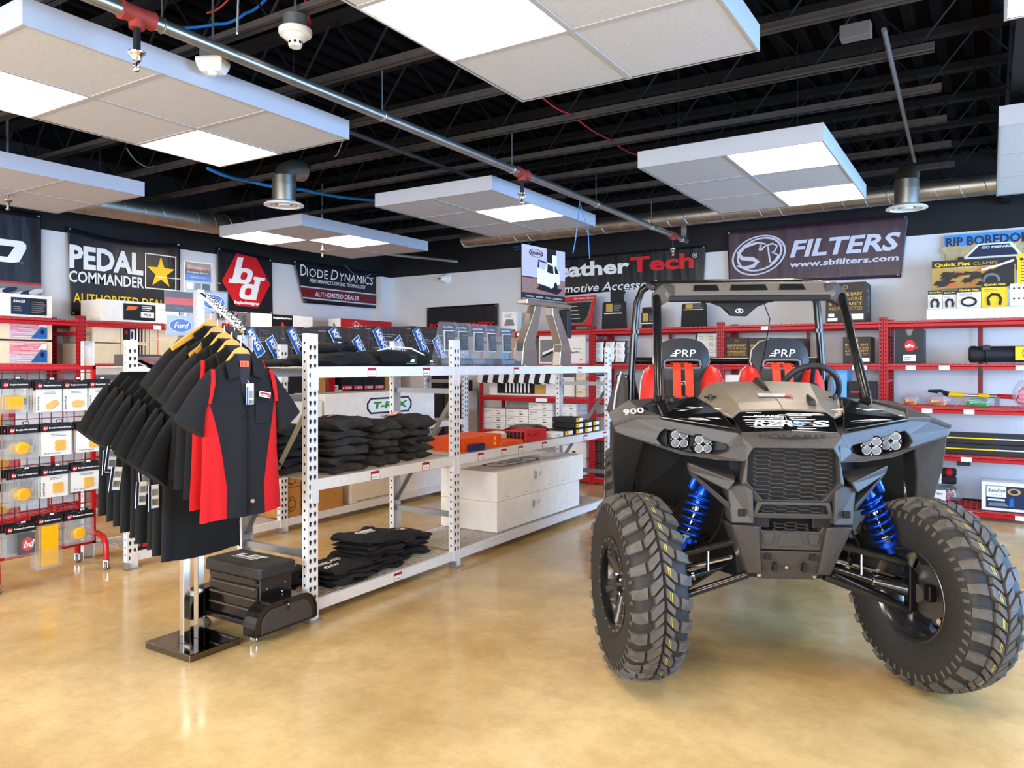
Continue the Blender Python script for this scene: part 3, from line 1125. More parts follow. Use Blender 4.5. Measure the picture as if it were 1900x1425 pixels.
def pn(name, verts, faces, m, t=0.012, parent=car, mir=True, bevel=0.004, smooth=None):
    b = MB().add(verts, faces)
    if mir:
        b.mirror_x()
    o = b.build(name, m, parent, smooth=smooth)
    s = o.modifiers.new('solid', 'SOLIDIFY')
    s.thickness = t
    s.offset = -1
    if bevel:
        q = o.modifiers.new('bevel', 'BEVEL')
        q.width = bevel
        q.segments = 2
        q.limit_method = 'ANGLE'
        q.angle_limit = math.radians(25)
    return o


# hood: raised plateau, bevelled flanks, sloping nose
V = [(.0, .50, 1.322), (.235, .48, 1.314), (.0, .13, 1.236), (.185, .13, 1.226), (.285, .46, 1.292), (.335, .33, 1.243), (.262, .05, 1.182), (.0, .035, 1.204), (.19, .045, 1.196), (.225, .03, 1.168)]
Fh = [(0, 2, 3, 1), (1, 3, 9, 6, 5, 4), (2, 7, 8, 3), (3, 8, 9)]
o = pn('hood', V, [f[::-1] for f in Fh] if False else Fh, M_hood, 0.014)
# nose decal panel
nose = pn('nose_panel', [(0, .032, 1.2), (.19, .042, 1.19), (.222, .028, 1.163), (.205, -.085, 1.108), (0, -.1, 1.118)], [(0, 4, 3, 2, 1)], M_gloss, 0.012)
pn('nose_lip', [(0, -.098, 1.119), (.207, -.084, 1.109), (.215, -.105, 1.086), (0, -.125, 1.094)], [(0, 3, 2, 1)], M_plas, 0.02)
for s in (-1, 1):
    # low fins and latches on the hood
    MB().tube([(s * .29, .24, 1.235), (s * .29, .24, 1.262)], [.012, .009], 8).tube([(s * .262, .235, 1.25), (s * .318, .245, 1.246)], .006, 6).build('hood_latch', M_plas2, car)
MB().hull2([(.125, .10, 1.222), (.16, .08, 1.214), (.165, .21, 1.24), (.15, .22, 1.243)], [(.14, .10, 1.25), (.155, .085, 1.245), (.158, .20, 1.265), (.15, .21, 1.266)]).build('hood_fin', M_plas2, car, bevel=0.003)
MB().hull2([(-.02, .30, 1.27), (.0, .29, 1.268), (.015, .49, 1.315), (-.045, .49, 1.315)], [(-.015, .32, 1.298), (-.005, .32, 1.298), (-.0, .48, 1.34), (-.03, .48, 1.34)]).build('hood_fin', M_plas2, car, bevel=0.003)


def decal_face(a, b, c):
    """Face whose origin is a, right towards b, up towards c"""
    a, b, c = Vector(a), Vector(b), Vector(c)
    r = (b - a).normalized()
    n = r.cross(c - a).normalized()
    return Face(a, r, n.cross(r), eps=0.003)


f = decal_face((-.19, -.086, 1.112), (.19, -.086, 1.112), (-.19, .03, 1.176))
f.o += f.n * 0.006
for i in range(34):
    xx = random.uniform(0, .2)
    yy = 0.004 + 0.120 * i / 34
    w_ = random.uniform(.06, .17)
    a = xx if i % 2 else .37 - xx - w_
    f.poly([(a, yy), (a + w_, yy + .001), (a + w_ * 1.08, yy + .004), (a + .01, yy + .0035)], iW if i % 4 else iG)
f.text('RZR', .035, .012, .17, .05, iW, bold=0.02, shear=.4)
f.text('S', .285, .01, .07, .05, iW, bold=0.03, shear=.3)
f.text('POLARIS', .05, .085, .11, .016, iW, bold=.02, shear=.3)
f.disc(.225, .03, .028, .014, iW)
f.disc(.225, .03, .025, .012, iB)
f.text('*', .219, .024, .012, .012, iW)
f.build('nose_decal', INKS, car)
f = Face((-.14, -.128, 1.087), (1, 0, 0), (0, .3, 1))
f.text('POLARIS', 0, 0, .28, .016, 1, bold=.01)
f.build('raised_lettering', [M_plas, M_plas2], car)
f = decal_face((-.07, .19, 1.243), (.09, .19, 1.243), (-.07, .3, 1.27))
f.o += f.n * 0.008
f.poly([(0, 0), (.16, 0), (.15, .045), (0, .05)], iW)
f.poly([(.11, 0), (.16, 0), (.15, .045), (.13, .045)], iR)
f.lines(.01, .008, .09, .04, 3, iG)
f.build('hood_sticker', INKS, car)

# gloss fender tops with streak decals
FT = [(.345, .34, 1.236), (.268, .06, 1.176), (.228, -.06, 1.112), (.54, .05, 1.152), (.625, .3, 1.175), (.52, .50, 1.212), (.36, .50, 1.235)]
fo = pn('fender_top', FT, [(0, 6, 5, 4, 3), (0, 3, 1), (1, 3, 2)], M_gloss, 0.012)
for s in (-1, 1):
    A, B, C_ = Vector((s * .25, -.03, 1.135)), Vector((s * .55, .07, 1.152)), Vector((s * .34, .3, 1.226))
    if s < 0:
        f = decal_face(B, A, C_)
        L = (A - B).length
    else:
        f = decal_face(A, B, C_)
        L = (A - B).length
    f.o += f.n * 0.012
    for i in range(18):
        yy = -.012 + .0095 * i
        a = random.uniform(0, .14) + (.03 if s < 0 else .0)
        w_ = random.uniform(.09, .22)
        f.poly([(a, yy), (min(a + w_, L), yy - .002), (min(a + w_, L) - .02, yy + .006), (a + .015, yy + .005)], iW if i % 3 else iG)
    f.build('fender_decal', INKS, car)

# headlight bezels
for s in (-1, 1):
    OUT = [(.56, .055, 1.155), (.215, -.085, 1.102), (.195, -.13, 1.05), (.195, -.135, .985), (.30, -.105, .985), (.46, -.03, 1.0), (.745, .11, 1.085), (.755, .12, 1.115), (.66, .10, 1.15)]
    INN = [(.525, .04, 1.108), (.268, -.07, 1.052), (.255, -.08, 1.04), (.262, -.08, 1.022), (.31, -.07, 1.005), (.42, -.02, 1.006), (.535, .03, 1.03), (.56, .045, 1.06), (.545, .045, 1.09)]
    DEEP = [(x * .98 + .008, y + .07, z) for x, y, z in INN]
    n = len(OUT)
    b = MB()
    ring = lambda L: [(s * x, y, z) for x, y, z in L]
    b.loft([ring([(x, y + .06, z) for x, y, z in OUT]), ring(OUT), ring(INN), ring(DEEP)], cap=False)
    b.build('headlight_bezel', M_plas, car, bevel=0.005, smooth=None)
    MB().add(ring(DEEP), [tuple(range(n))]).build('bezel_back', M_plas2, car)
    for cx, cy, cz in ((.462, .035, 1.066), (.364, -.012, 1.048)):
        lp = part('headlight', car, (s * cx, cy, cz), (0.05, 0, s * -0.18))
        R0 = .046
        sq = []
        for i in range(16):
            a = 2 * PI * i / 16 + PI / 16
            q = (abs(math.cos(a)) ** 4 + abs(math.sin(a)) ** 4) ** -.25
            sq.append((R0 * q * math.cos(a), R0 * q * math.sin(a)))
        MB().prism(sq, 'y', -.012, .035).build('lamp_housing', M_rimdk, lp, bevel=0.003)
        for dx in (-1, 1):
            for dz in (-1, 1):
                rf = MB().lathe([(.0, .006), (.006, .004), (.016, -.008), (.0185, -.013), (.019, -.0125)], (dx * .0195, -.0015, dz * .0195), (0, 1, 0), 16, cap=False)
                rf.build('reflector', M_lens, lp, smooth=50)
                MB().lathe([(.0, -.0155), (.012, -.015), (.0185, -.0135)], (dx * .0195, 0, dz * .0195), (0, 1, 0), 16, cap=False).build('lamp_lens', clear_mat('lamp_clear', (240, 244, 250), 0.22, 0.03), lp, smooth=60)
        sc = MB()
        for dx, dz in ((0, .04), (0, -.04), (.04, 0), (-.04, 0)):
            sc.lathe([(.004, -.013), (.004, -.0145), (0, -.015)], (dx, 0, dz), (0, 1, 0), 8)
        sc.build('screw', M_shaft, lp)
    # side cheek with number decal, flare and hanging fender flap
    ck = pn('fender_cheek', [(s * x, y, z) for x, y, z in [(.54, .052, 1.15), (.66, .10, 1.148), (.755, .12, 1.112), (.765, .42, 1.14), (.66, .52, 1.20), (.52, .50, 1.212), (.625, .3, 1.178)]], [(0, 6, 1), (1, 6, 4, 3, 2), (6, 5, 4)] if s > 0 else [(0, 1, 6), (1, 2, 3, 4, 6), (6, 4, 5)], M_plas, 0.02, mir=False)
    fl = MB()
    fl.hull2([(s * .75, .13, 1.1), (s * .76, .2, .93), (s * .745, .27, .755), (s * .66, .27, .745), (s * .64, .2, .9), (s * .60, .14, 1.07)],
             [(s * .765, .42, 1.12), (s * .765, .45, .95), (s * .75, .36, .76), (s * .66, .36, .75), (s * .64, .34, .9), (s * .60, .40, 1.08)])
    fl.build('fender_flap', M_plas2 if s < 0 else M_plas, car, bevel=0.008)
    MB().add([(s * .64, .34, .75), (s * .24, .46, .62), (s * .24, .36, 1.08), (s * .62, .30, 1.1)], [(0, 1, 2, 3)]).build('wheel_well', M_plas2, car)
    # tusk bars below the lamps
    MB().hull2([(s * .43, -.03, .965), (s * .425, -.02, .925), (s * .27, -.125, .855), (s * .24, -.14, .90)], [(s * .43, .02, .96), (s * .425, .03, .925), (s * .27, .0, .86), (s * .22, .0, .93)]).build('fascia_tusk', M_plas, car, bevel=0.006)
    MB().hull2([(s * .425, -.015, .935), (s * .415, -.005, .905), (s * .262, -.11, .77), (s * .262, -.12, .80)], [(s * .425, .02, .93), (s * .415, .03, .905), (s * .262, .0, .77), (s * .262, .0, .80)]).build('fascia_strut', M_plas, car, bevel=0.004)
    # bumper end box with square socket
    bx_ = MB().hull2([(s * .27, -.10, .875), (s * .20, -.15, .885), (s * .17, -.15, .865), (s * .165, -.15, .72), (s * .255, -.12, .715)], [(s * .28, .0, .875), (s * .20, .0, .89), (s * .15, .0, .87), (s * .15, .0, .72), (s * .26, .0, .715)]).build('bumper_end', M_plas, car, bevel=0.007)
    MB().box(s * .217 - .0145, s * .217 + .0145, -.1515, -.14, .752, .781).build('socket_hole', BLACK, bx_)
    MB().hull2([(s * .255, -.12, .708), (s * .18, -.145, .712), (s * .14, -.135, .705), (s * .118, -.085, .49), (s * .178, -.06, .482)], [(s * .27, .06, .70), (s * .2, .06, .7), (s * .14, .06, .7), (s * .118, .06, .49), (s * .185, .06, .482)]).build('bumper_tower', M_plas, car, bevel=0.008)
    MB().box(s * .245 - .004, s * .245 + .004, -.075, -.045, .745, .79).build('amber_reflector', mat('amber', (240, 150, 20), 0.3), car)

# grille frame and honeycomb
OUTG = [(.212, -.105, 1.092), (.2, -.13, .985), (.24, -.125, .90), (.165, -.125, .795)]
ING = [(.18, -.135, 1.042), (.193, -.14, .90), (.125, -.135, .822)]
OUTG2 = [(.212, -.105, 1.092), (.198, -.132, .985), (.215, -.13, .89), (.15, -.12, .80)]
ING2 = [(.165, -.14, 1.045), (.188, -.14, 1.01), (.193, -.143, .90), (.125, -.135, .822)]
o1 = OUTG2 + [(-x, y, z) for x, y, z in OUTG2[::-1]]
i1 = ING2 + [(-x, y, z) for x, y, z in ING2[::-1]]
b = MB()
b.loft([[(x, y + .07, z) for x, y, z in o1], o1, i1, [(x * .985, y + .05, z) for x, y, z in i1]], cap=False)
b.build('grille_frame', M_plas, car, bevel=0.005)
gl = part('grille', car)


def inside(x, z, poly):
    c = False
    n = len(poly)
    for i in range(n):
        x1, z1 = poly[i]
        x2, z2 = poly[(i + 1) % n]
        if (z1 > z) != (z2 > z) and x < (x2 - x1) * (z - z1) / (z2 - z1) + x1:
            c = not c
    return c


def honeycomb(name, poly, y, W, Hh, parent):
    b = MB()
    px = .75 * W
    xs = [p[0] for p in poly]
    zs = [p[1] for p in poly]
    for i in range(-8, 9):
        for j in range(0, 20):
            cx, cz = i * px, min(zs) + j * Hh + (i % 2) * Hh / 2
            E = [(-W / 2, 0), (-W / 4, Hh / 2), (W / 4, Hh / 2), (W / 2, 0), (W / 4, -Hh / 2)]
            for a, c in zip(E, E[1:]):
                p, q = (cx + a[0], cz + a[1]), (cx + c[0], cz + c[1])
                if inside(*p, poly) and inside(*q, poly):
                    b.tube([(p[0], y, p[1]), (q[0], y, q[1])], .0024, 4, cap=False)
    b.build(name, M_plas, parent, kind='stuff')


pg = [(x, z) for x, y, z in i1]
big = [(x * 1.04, .93 + (z - .93) * 1.04) for x, z in pg]
honeycomb('grille_mesh', big, -.122, .083, .0182, gl)
MB().add([(x, -.085, z) for x, z in big], [tuple(range(len(big)))]).build('grille_back', M_plas2, gl)
# lower lip window
lo = [(.165, -.145, .815), (.15, -.13, .745)]
o2 = [(.15, -.145, .815), (.172, -.13, .742), (-.172, -.13, .742), (-.15, -.145, .815)]
i2 = [(.132, -.148, .803), (.148, -.138, .765), (-.148, -.138, .765), (-.132, -.148, .803)]
MB().loft([[(x, y + .05, z) for x, y, z in o2], o2, i2, [(x, y + .03, z) for x, y, z in i2]], cap=False).build('lower_lip', M_plas, car, bevel=0.004)
honeycomb('lip_mesh', [(x * 1.03, .784 + (z - .784) * 1.1) for x, y, z in i2], -.13, .066, .0165, gl)
MB().add([(x, -.1, z) for x, y, z in o2], [(0, 1, 2, 3)]).build('lip_back', M_plas2, gl)
for s in (-1, 1):
    MB().add([(s * .168, -.11, .86), (s * .168, -.11, .745), (s * .15, -.1, .81)], [(0, 1, 2)]).build('lip_gap', M_plas2, car)
    MB().box(s * .13 - .04, s * .13 + .04, -.10, -.04, .695, .742).build('tow_mount', M_plas2, car, bevel=0.004)
pl = MB().hull2([(-.142, -.105, .70), (-.13, -.105, .705), (-.122, -.105, .683), (.122, -.105, .683), (.13, -.105, .705), (.142, -.105, .70), (.128, -.09, .598), (-.128, -.09, .598)], [(x, -.06, z) for x, z in [(-.142, .70), (-.13, .705), (-.122, .683), (.122, .683), (.13, .705), (.142, .70), (.128, .598), (-.128, .598)]]).build('front_plate', M_plas, car, bevel=0.004)
for q in ([(-.122, .672), (-.065, .672), (-.08, .62), (-.116, .62)], [(-.042, .676), (.042, .676), (.056, .612), (-.056, .612)], [(.122, .672), (.065, .672), (.08, .62), (.116, .62)]):
    y0 = [-.105 + (.70 - z) * .15 for x, z in q]
    cx, cz = sum(p[0] for p in q) / 4, sum(p[1] for p in q) / 4
    MB().hull2([(x, y - .001, z) for (x, z), y in zip(q, y0)], [(cx + (x - cx) * .88, y - .008, cz + (z - cz) * .88) for (x, z), y in zip(q, y0)]).build('plate_pad', M_plas, pl, bevel=0.003)
honeycomb('plate_mesh', [(-.09, .682), (.09, .682), (.075, .72), (-.075, .72)], -.1, .06, .015, gl)
sk = MB().hull2([(-.135, -.095, .594), (.135, -.095, .594), (.142, -.05, .50), (.125, -.02, .452), (-.125, -.02, .452), (-.142, -.05, .50)], [(-.135, .3, .56), (.135, .3, .56), (.142, .3, .50), (.125, .3, .44), (-.125, .3, .44), (-.142, .3, .50)]).build('skid_plate', M_plas, car, bevel=0.006)
for s in (-1, 1):
    MB().box(s * .095 - .013, s * .095 + .013, -.098, -.07, .555, .58).build('skid_slot', BLACK, sk)
    MB().box(s * .062 - .008, s * .062 + .008, -.085, -.04, .50, .538).build('skid_slot', BLACK, sk)
MB().lathe([(.009, -.02), (.009, -.032), (0, -.033)], (.118, 0, .47), (0, 1, 0), 6).lathe([(.009, -.02), (.009, -.032), (0, -.033)], (-.118, 0, .47), (0, 1, 0), 6).lathe([(.007, -.06), (.007, -.07), (0, -.071)], (-.01, 0, .517), (0, 1, 0), 8).build('skid_bolt', M_shaft, sk)

# chassis tub, dash, doors
MB().hull2([(-.2, .05, .44), (.2, .05, .44), (.24, .05, 1.05), (-.24, .05, 1.05)], [(-.56, .62, .42), (.56, .62, .42), (.6, .62, 1.12), (-.6, .62, 1.12)]).build('front_chassis', M_plas2, car)
MB().box(-.6, .6, .6, 1.75, .4, .46).build('floor_pan', M_plas2, car, bevel=0.01)
MB().hull2([(-.58, .52, 1.0), (.58, .52, 1.0), (.56, .52, 1.19), (-.56, .52, 1.19)], [(-.58, .72, .9), (.58, .72, .9), (.5, .68, 1.235), (-.5, .68, 1.235)]).build('dashboard', M_plas2, car, bevel=0.012)
for s in (-1, 1):
    MB().hull2([(s * .66, .62, .5), (s * .66, 1.5, .5), (s * .67, 1.6, 1.12), (s * .67, .62, 1.12)], [(s * .63, .62, .5), (s * .63, 1.5, .5), (s * .63, 1.6, 1.12), (s * .63, .62, 1.12)]).build('door_panel', M_plas2, car, bevel=0.008)
    rp = MB().hull2([(s * .62, 1.5, 1.0), (s * .72, 1.55, 1.02), (s * .74, 2.5, 1.05), (s * .62, 2.5, 1.05)], [(s * .62, 1.45, 1.3), (s * .66, 1.5, 1.36), (s * .70, 2.5, 1.2), (s * .62, 2.5, 1.2)]).build('rear_fender', M_plas, car, bevel=0.01)
    MB().tube([(s * .665, 1.50, 1.36), (s * .70, 1.52, 1.22), (s * .72, 1.545, 1.03)], .006, 6).build('white_edge', WHITE, rp)
MB().hull2([(-.6, 1.75, .5), (.6, 1.75, .5), (.6, 1.75, 1.15), (-.6, 1.75, 1.15)], [(-.6, 2.6, .6), (.6, 2.6, .6), (.6, 2.6, 1.1), (-.6, 2.6, 1.1)]).build('cargo_bed', M_plas2, car, bevel=0.01)
f = Face((-.715, .135, 1.145), (.12, -.04, .02), (.03, .5, .25))
f.n = Vector((-.35, -.7, .62)).normalized()
f.eps = .02
f.text('900', .015, .01, .10, .055, iW, bold=.01, shear=-.1)
f.build('number_decal', INKS, car)

# roll cage
cg = part('roll_cage', car)
for s in (-1, 1):
    MB().tube([(s * .515, .46, 1.17), (s * .512, .475, 1.24), (s * .497, .80, 1.775), (s * .49, .85, 1.81)], .024, 12).build('front_post', M_tubek, cg, smooth=40)
    MB().tube([(s * .514, .455, 1.2), (s * .511, .50, 1.26)], .029, 12).build('post_clamp', M_tubek, cg, smooth=40)
    MB().tube([(s * .61, 1.5, .5), (s * .60, 1.5, 1.3), (s * .58, 1.5, 1.62), (s * .565, 1.5, 1.80), (s * .535, 1.5, 1.885), (s * .48, 1.5, 1.922), (s * .40, 1.5, 1.93)], .024, 12).build('rear_hoop_leg', M_tubek, cg, smooth=40)
    MB().tube([(s * .485, .85, 1.83), (s * .50, 1.2, 1.885), (s * .49, 1.48, 1.92)], .023, 12).build('side_rail', M_tubek, cg, smooth=40)
    MB().tube([(s * .59, 1.52, 1.3), (s * .5, 2.3, 1.1)], .02, 10).build('rear_strut', M_tubek, cg, smooth=40)
    MB().lathe([(.03, -.012), (.03, .012)], (s * .5725, 1.5, 1.62), (0, 0, 1), 14).build('hoop_collar', M_tubek, cg, smooth=40)
MB().tube([(-.42, 1.5, 1.93), (.42, 1.5, 1.93)], .024, 12).build('rear_crossbar', M_tubek, cg, smooth=40)
MB().tube([(-.6, 1.53, 1.43), (.6, 1.53, 1.43)], .022, 12).build('harness_bar', M_tubek, cg, smooth=40)
br0 = len(bpy.data.objects)
before = set(bpy.data.objects)
# front brow of the cage with moulded corners
MB().box(-.43, .43, .852, .90, 1.752, 1.785).build('brow_lip', M_plas2, cg, bevel=.006)
br = MB().hull2([(-.44, .86, 1.765), (.44, .86, 1.765), (.46, .85, 1.79), (.42, .90, 1.858), (-.42, .90, 1.858), (-.46, .85, 1.79)], [(-.44, 1.02, 1.79), (.44, 1.02, 1.79), (.46, 1.02, 1.82), (.42, 1.1, 1.868), (-.42, 1.1, 1.868), (-.46, 1.02, 1.82)]).build('roof_brow', mat('brow_plastic_sheen', (112, 102, 92), .5, noise=(60, .06)), cg, bevel=0.008)  # lighter brow: light reflected off its sloped front is put into the colour
MB().box(-.42, .42, 1.05, 1.14, 1.83, 1.85).build('roof_strip', M_plas2, cg, bevel=0.006)
for x0, x1 in ((-.30, -.16), (-.10, .10), (.16, .30)):
    MB().hull2([(x0, .862, 1.812), (x1, .862, 1.812), (x1 - .01, .888, 1.846), (x0 + .01, .888, 1.846)], [(x0, .875, 1.812), (x1, .875, 1.812), (x1 - .01, .90, 1.846), (x0 + .01, .90, 1.846)]).build('brow_slot', M_plas2, br)
for s in (-1, 1):
    MB().hull2([(s * .40, .85, 1.775), (s * .525, .88, 1.70), (s * .525, .885, 1.80), (s * .47, .88, 1.855), (s * .40, .88, 1.85)], [(s * .40, .98, 1.775), (s * .515, .97, 1.72), (s * .515, 1.0, 1.80), (s * .47, 1.02, 1.86), (s * .40, 1.02, 1.86)]).build('corner_casting', M_plas, cg, bevel=0.012)
# mirror
mr = MB().hull2([(-.21, .93, 1.752), (-.14, .93, 1.725), (-.10, .93, 1.70), (-.085, .93, 1.675), (.0, .93, 1.672), (.03, .93, 1.70), (.06, .93, 1.725), (.13, .93, 1.752)], [(-.21, 1.0, 1.765), (-.14, 1.0, 1.74), (-.10, 1.0, 1.70), (-.08, 1.0, 1.68), (-.005, 1.0, 1.68), (.02, 1.0, 1.70), (.06, 1.0, 1.74), (.13, 1.0, 1.765)]).build('rear_view_mirror', M_plas2, cg, bevel=0.005)
MB().box(-.25, .14, .90, .93, 1.748, 1.764).build('mirror_bar', M_plas2, cg, bevel=0.006)
f = Face((-.04, .929, 1.703), (1, 0, 0), (0, 0, 1))
f.ring(0, 0, .022, .013, .25, 0)
f.text('S', -.007, -.007, .014, .014, 0, bold=.03)
f.build('mirror_badge', [WHITE], mr)
MB().tube([(.10, .95, 1.74), (.135, .97, 1.66), (.14, 1.1, 1.5), (.13, 1.2, 1.36)], .003, 5).build('mirror_cord', M_plas2, cg)

for q_ in set(bpy.data.objects) - before:
    if q_.parent == cg:
        q_.location.y -= 0.09
# seats with harness
def seat(cx):
    st = part('seat', car, (cx, 1.04, 0.012), (-0.12, 0, 0))
    o_ = [(-.115, 1.30), (-.166, 1.42), (-.155, 1.49), (-.115, 1.535), (-.06, 1.552), (0, 1.556), (.06, 1.552), (.115, 1.535), (.155, 1.49), (.166, 1.42), (.115, 1.30), (0, 1.30)]
    i_ = [(-.104, 1.375), (-.108, 1.395), (-.104, 1.415), (-.09, 1.422), (-.05, 1.424), (0, 1.424), (.05, 1.424), (.09, 1.422), (.104, 1.415), (.108, 1.395), (.104, 1.375), (0, 1.37)]
    z0 = 1.22 * 0.1194 * 0
    F0 = [(x, -.035 - .03 * (1 - (x / .18) ** 2), z) for x, z in o_]
    I0 = [(x, -.06, z) for x, z in i_]
    b = MB().loft([[(x, .07, z) for x, z in i_], [(x, .07, z) for x, z in o_], [(x, .0, z) for x, z in o_], F0, [(x * 1.12, -.068, 1.397 + (z - 1.397) * 1.25) for x, z in i_], I0, [(x, .07, z) for x, z in i_]], cap=False)
    b.build('head_section', M_seatk, st, smooth=35)
    b = MB().loft([[(-.125, -.045, 1.335), (.125, -.045, 1.335), (.16, .09, 1.335), (-.16, .09, 1.335)], [(-.115, -.06, 1.2), (.115, -.06, 1.2), (.18, .09, 1.2), (-.18, .09, 1.2)], [(-.17, -.08, .85), (.17, -.08, .85), (.2, .1, .85), (-.2, .1, .85)]])
    b.build('back_panel', M_seatk, st, bevel=0.01)
    for s in (-1, 1):
        rr = []
        for z, x0, x1, y0 in ((1.395, .15, .185, -.03), (1.365, .125, .222, -.09), (1.30, .105, .242, -.13), (1.2, .10, .252, -.15), (1.0, .12, .25, -.16), (.8, .12, .25, -.16)):
            cx_, hw = (x0 + x1) / 2, (x1 - x0) / 2
            rr.append([(s * (cx_ + hw * math.cos(a)), (y0 + .1) / 2 + (.1 - y0) / 2 * math.sin(a), z) for a in [2 * PI * i / 12 for i in range(12)]])
        MB().loft(rr).build('bolster', M_seatr, st, smooth=60)
        MB().tube([r_[0] for r_ in rr], .005, 6).build('piping', M_pipe, st)
    MB().tube([(x * 1.01, .0, z + .002) for x, z in o_[:-1]], .006, 6).build('piping', M_pipe, st)
    MB().tube([(x, -.066, z) for x, z in i_], .007, 6, closed=True).build('slot_trim', mat('grey_trim', (120, 118, 118), 0.5), st)
    MB().hull2([(-.22, -.5, .62), (.22, -.5, .62), (.22, .0, .6), (-.22, .0, .6)], [(-.2, -.5, .78), (.2, -.5, .78), (.2, .0, .74), (-.2, .0, .74)]).build('seat_cushion', M_seatk, st, bevel=0.03)
    f = Face((0, -.069, 1.44), (1, 0, 0), (0, .03, 1), eps=.006)
    f.text('PRP', -.045, 0, .12, .044, 0, bold=.0, shear=.15)
    for i in range(3):
        f.poly([(-.075 + i * .012, .004 + i * .014), (-.048 + i * .004, .004 + i * .014), (-.044 + i * .004, .010 + i * .014), (-.065 + i * .012, .010 + i * .014)], 0)
    f.build('seat_lettering', [WHITE, BLACK], st)
    f = Face((-.03, -.064, 1.27), (1, 0, 0), (0, .12, 1), eps=.004)
    f.text('GT', 0, 0, .06, .026, 0, bold=.03)
    f.build('seat_badge', [WHITE], st)
    for s in (-1, 1):
        x0 = s * .036
        P = [(x0 * .8, .12, 1.43), (x0 * .85, .05, 1.408), (x0 * .9, -.055, 1.402), (x0, -.085, 1.36), (x0 * 1.0, -.10, 1.2), (x0 * .8, -.12, 1.0), (x0 * .5, -.2, .85)]
        rings = [[(p[0] - .024, p[1], p[2]), (p[0] + .024, p[1], p[2]), (p[0] + .024, p[1] + .003, p[2] + .003), (p[0] - .024, p[1] + .003, p[2] + .003)] for p in P]
        MB().loft(rings).build('harness_belt', M_belt, st)
    return st


seat(-.315)
seat(.262)
# steering wheel
sw = part('steering_wheel', car, (.325, .78, 1.265), (math.radians(-62), 0, 0))
MB().tube([(.15 * math.cos(a), .15 * math.sin(a), 0) for a in [2 * PI * i / 32 for i in range(32)]], .017, 10, closed=True).build('rim', M_seatk, sw, smooth=60)
for a in (0.3, PI - 0.3, -PI / 2):
    MB().tube([(0, 0, -.02), (.14 * math.cos(a), .14 * math.sin(a), 0)], .013, 8).build('spoke', M_plas2, sw)
MB().lathe([(0, -.03), (.045, -.03), (.05, 0), (0, .008)], n=18).build('hub', M_plas2, sw, smooth=40)
MB().tube([(.325, .78, 1.26), (.325, .6, 1.15)], .025, 10).build('steering_column', M_plas2, car)

# front suspension
su = part('front_suspension', car)
for s in (-1, 1):
    k = (s * .545, .03, .40)
    MB().tube([(s * .165, -.01, .465), (s * .535, .0, .325)], .0165, 10).build('lower_arm', M_tubek, su, smooth=40)
    MB().tube([(s * .165, .3, .47), (s * .535, .02, .325)], .0165, 10).build('lower_arm', M_tubek, su, smooth=40)
    MB().tube([(s * .2, .02, .61), (s * .52, .01, .53)], .017, 10).build('upper_arm', M_tubek, su, smooth=40)
    MB().tube([(s * .2, .3, .62), (s * .52, .02, .53)], .017, 10).build('upper_arm', M_tubek, su, smooth=40)
    MB().tube([(s * .19, .08, .53), (s * .53, .08, .44)], .012, 8).build('tie_rod', M_shaft, su, smooth=40)
    MB().tube([(s * .15, .14, .50), (s * .40, .06, .435), (s * .42, .055, .43), (s * .54, .02, .41)], [.017, .017, .03, .036], 12).build('axle_shaft', M_tubek, su, smooth=40)
    MB().tube([(s * .39, .06, .438), (s * .40, .06, .435)], .024, 12).build('boot_clamp', M_shaft, su, smooth=40)
    MB().hull2([(s * .52, -.02, .315), (s * .56, -.02, .33), (s * .56, -.02, .49), (s * .52, -.02, .53)], [(s * .52, .04, .315), (s * .56, .04, .33), (s * .56, .04, .49), (s * .52, .04, .53)]).build('knuckle', M_rimdk, su, bevel=0.008)
    MB().box(s * .585 - .018, s * .585 + .018, -.10, -.05, .39, .46).build('brake_caliper', M_rimdk, su, bevel=0.008)
    MB().tube([(s * .335, .02, .585), (s * .335, .02, .47)], .008, 8).build('sway_link', M_shaft, su, smooth=40)
    # shock absorber with coil spring and reservoir
    sh = part('shock_absorber', su)
    T, Bt = Vector((s * .345, .02, .86)), Vector((s * .455, .0, .575))
    d = (Bt - T)
    L = d.length
    e = d.normalized()
    MB().lathe([(0, 0), (.03, 0), (.034, .015), (.034, .05), (.04, .055), (.04, .075), (.03, .08), (.03, .1)], T, e, 20).build('shock_body', M_bluea, sh, smooth=40)
    MB().lathe([(.02, .08), (.02, .135), (.0205, .137)], T, e, 18).build('shock_collar', M_shaft, sh, smooth=40)
    MB().lathe([(.0085, .1), (.0085, L - .03)], T, e, 12).build('shock_rod', M_shaft, sh, smooth=40)
    MB().lathe([(.014, L - .075), (.016, L - .06), (.014, L - .05)], T, e, 12).build('bump_stop', mat('cream_rubber', (226, 200, 120), 0.6), sh, smooth=40)
    MB().lathe([(.04, L - .055), (.042, L - .035), (.02, L - .03), (.018, L), (0, L)], T, e, 18).build('spring_perch', M_bluea, sh, smooth=40)
    u_ = e.cross(Vector((0, 1, 0))).normalized()
    v_ = e.cross(u_)
    pts = []
    n = 6.0
    for i in range(int(n * 18) + 1):
        a = 2 * PI * i / 18
        q = .055 + (L - .105) * i / (n * 18)
        pts.append(T + e * q + (u_ * math.cos(a) + v_ * math.sin(a)) * .05)
    MB().tube(pts, .0075, 7).build('coil_spring', M_bluea, sh, smooth=60)
    MB().lathe([(.0, -.04), (.014, -.04), (.017, -.03), (.017, .03), (.014, .04), (0, .04)], T + Vector((s * .052, -.02, .02)), e, 16).build('reservoir', M_bluea, sh, smooth=40)
    MB().tube([T + Vector((s * -.03, -.02, -.02)), T + Vector((s * -.08, -.03, -.09)), T + Vector((s * -.06, -.02, -.19)), T + Vector((s * -.02, .0, -.26))], .006, 6).build('brake_hose', M_plas2, su, smooth=60)
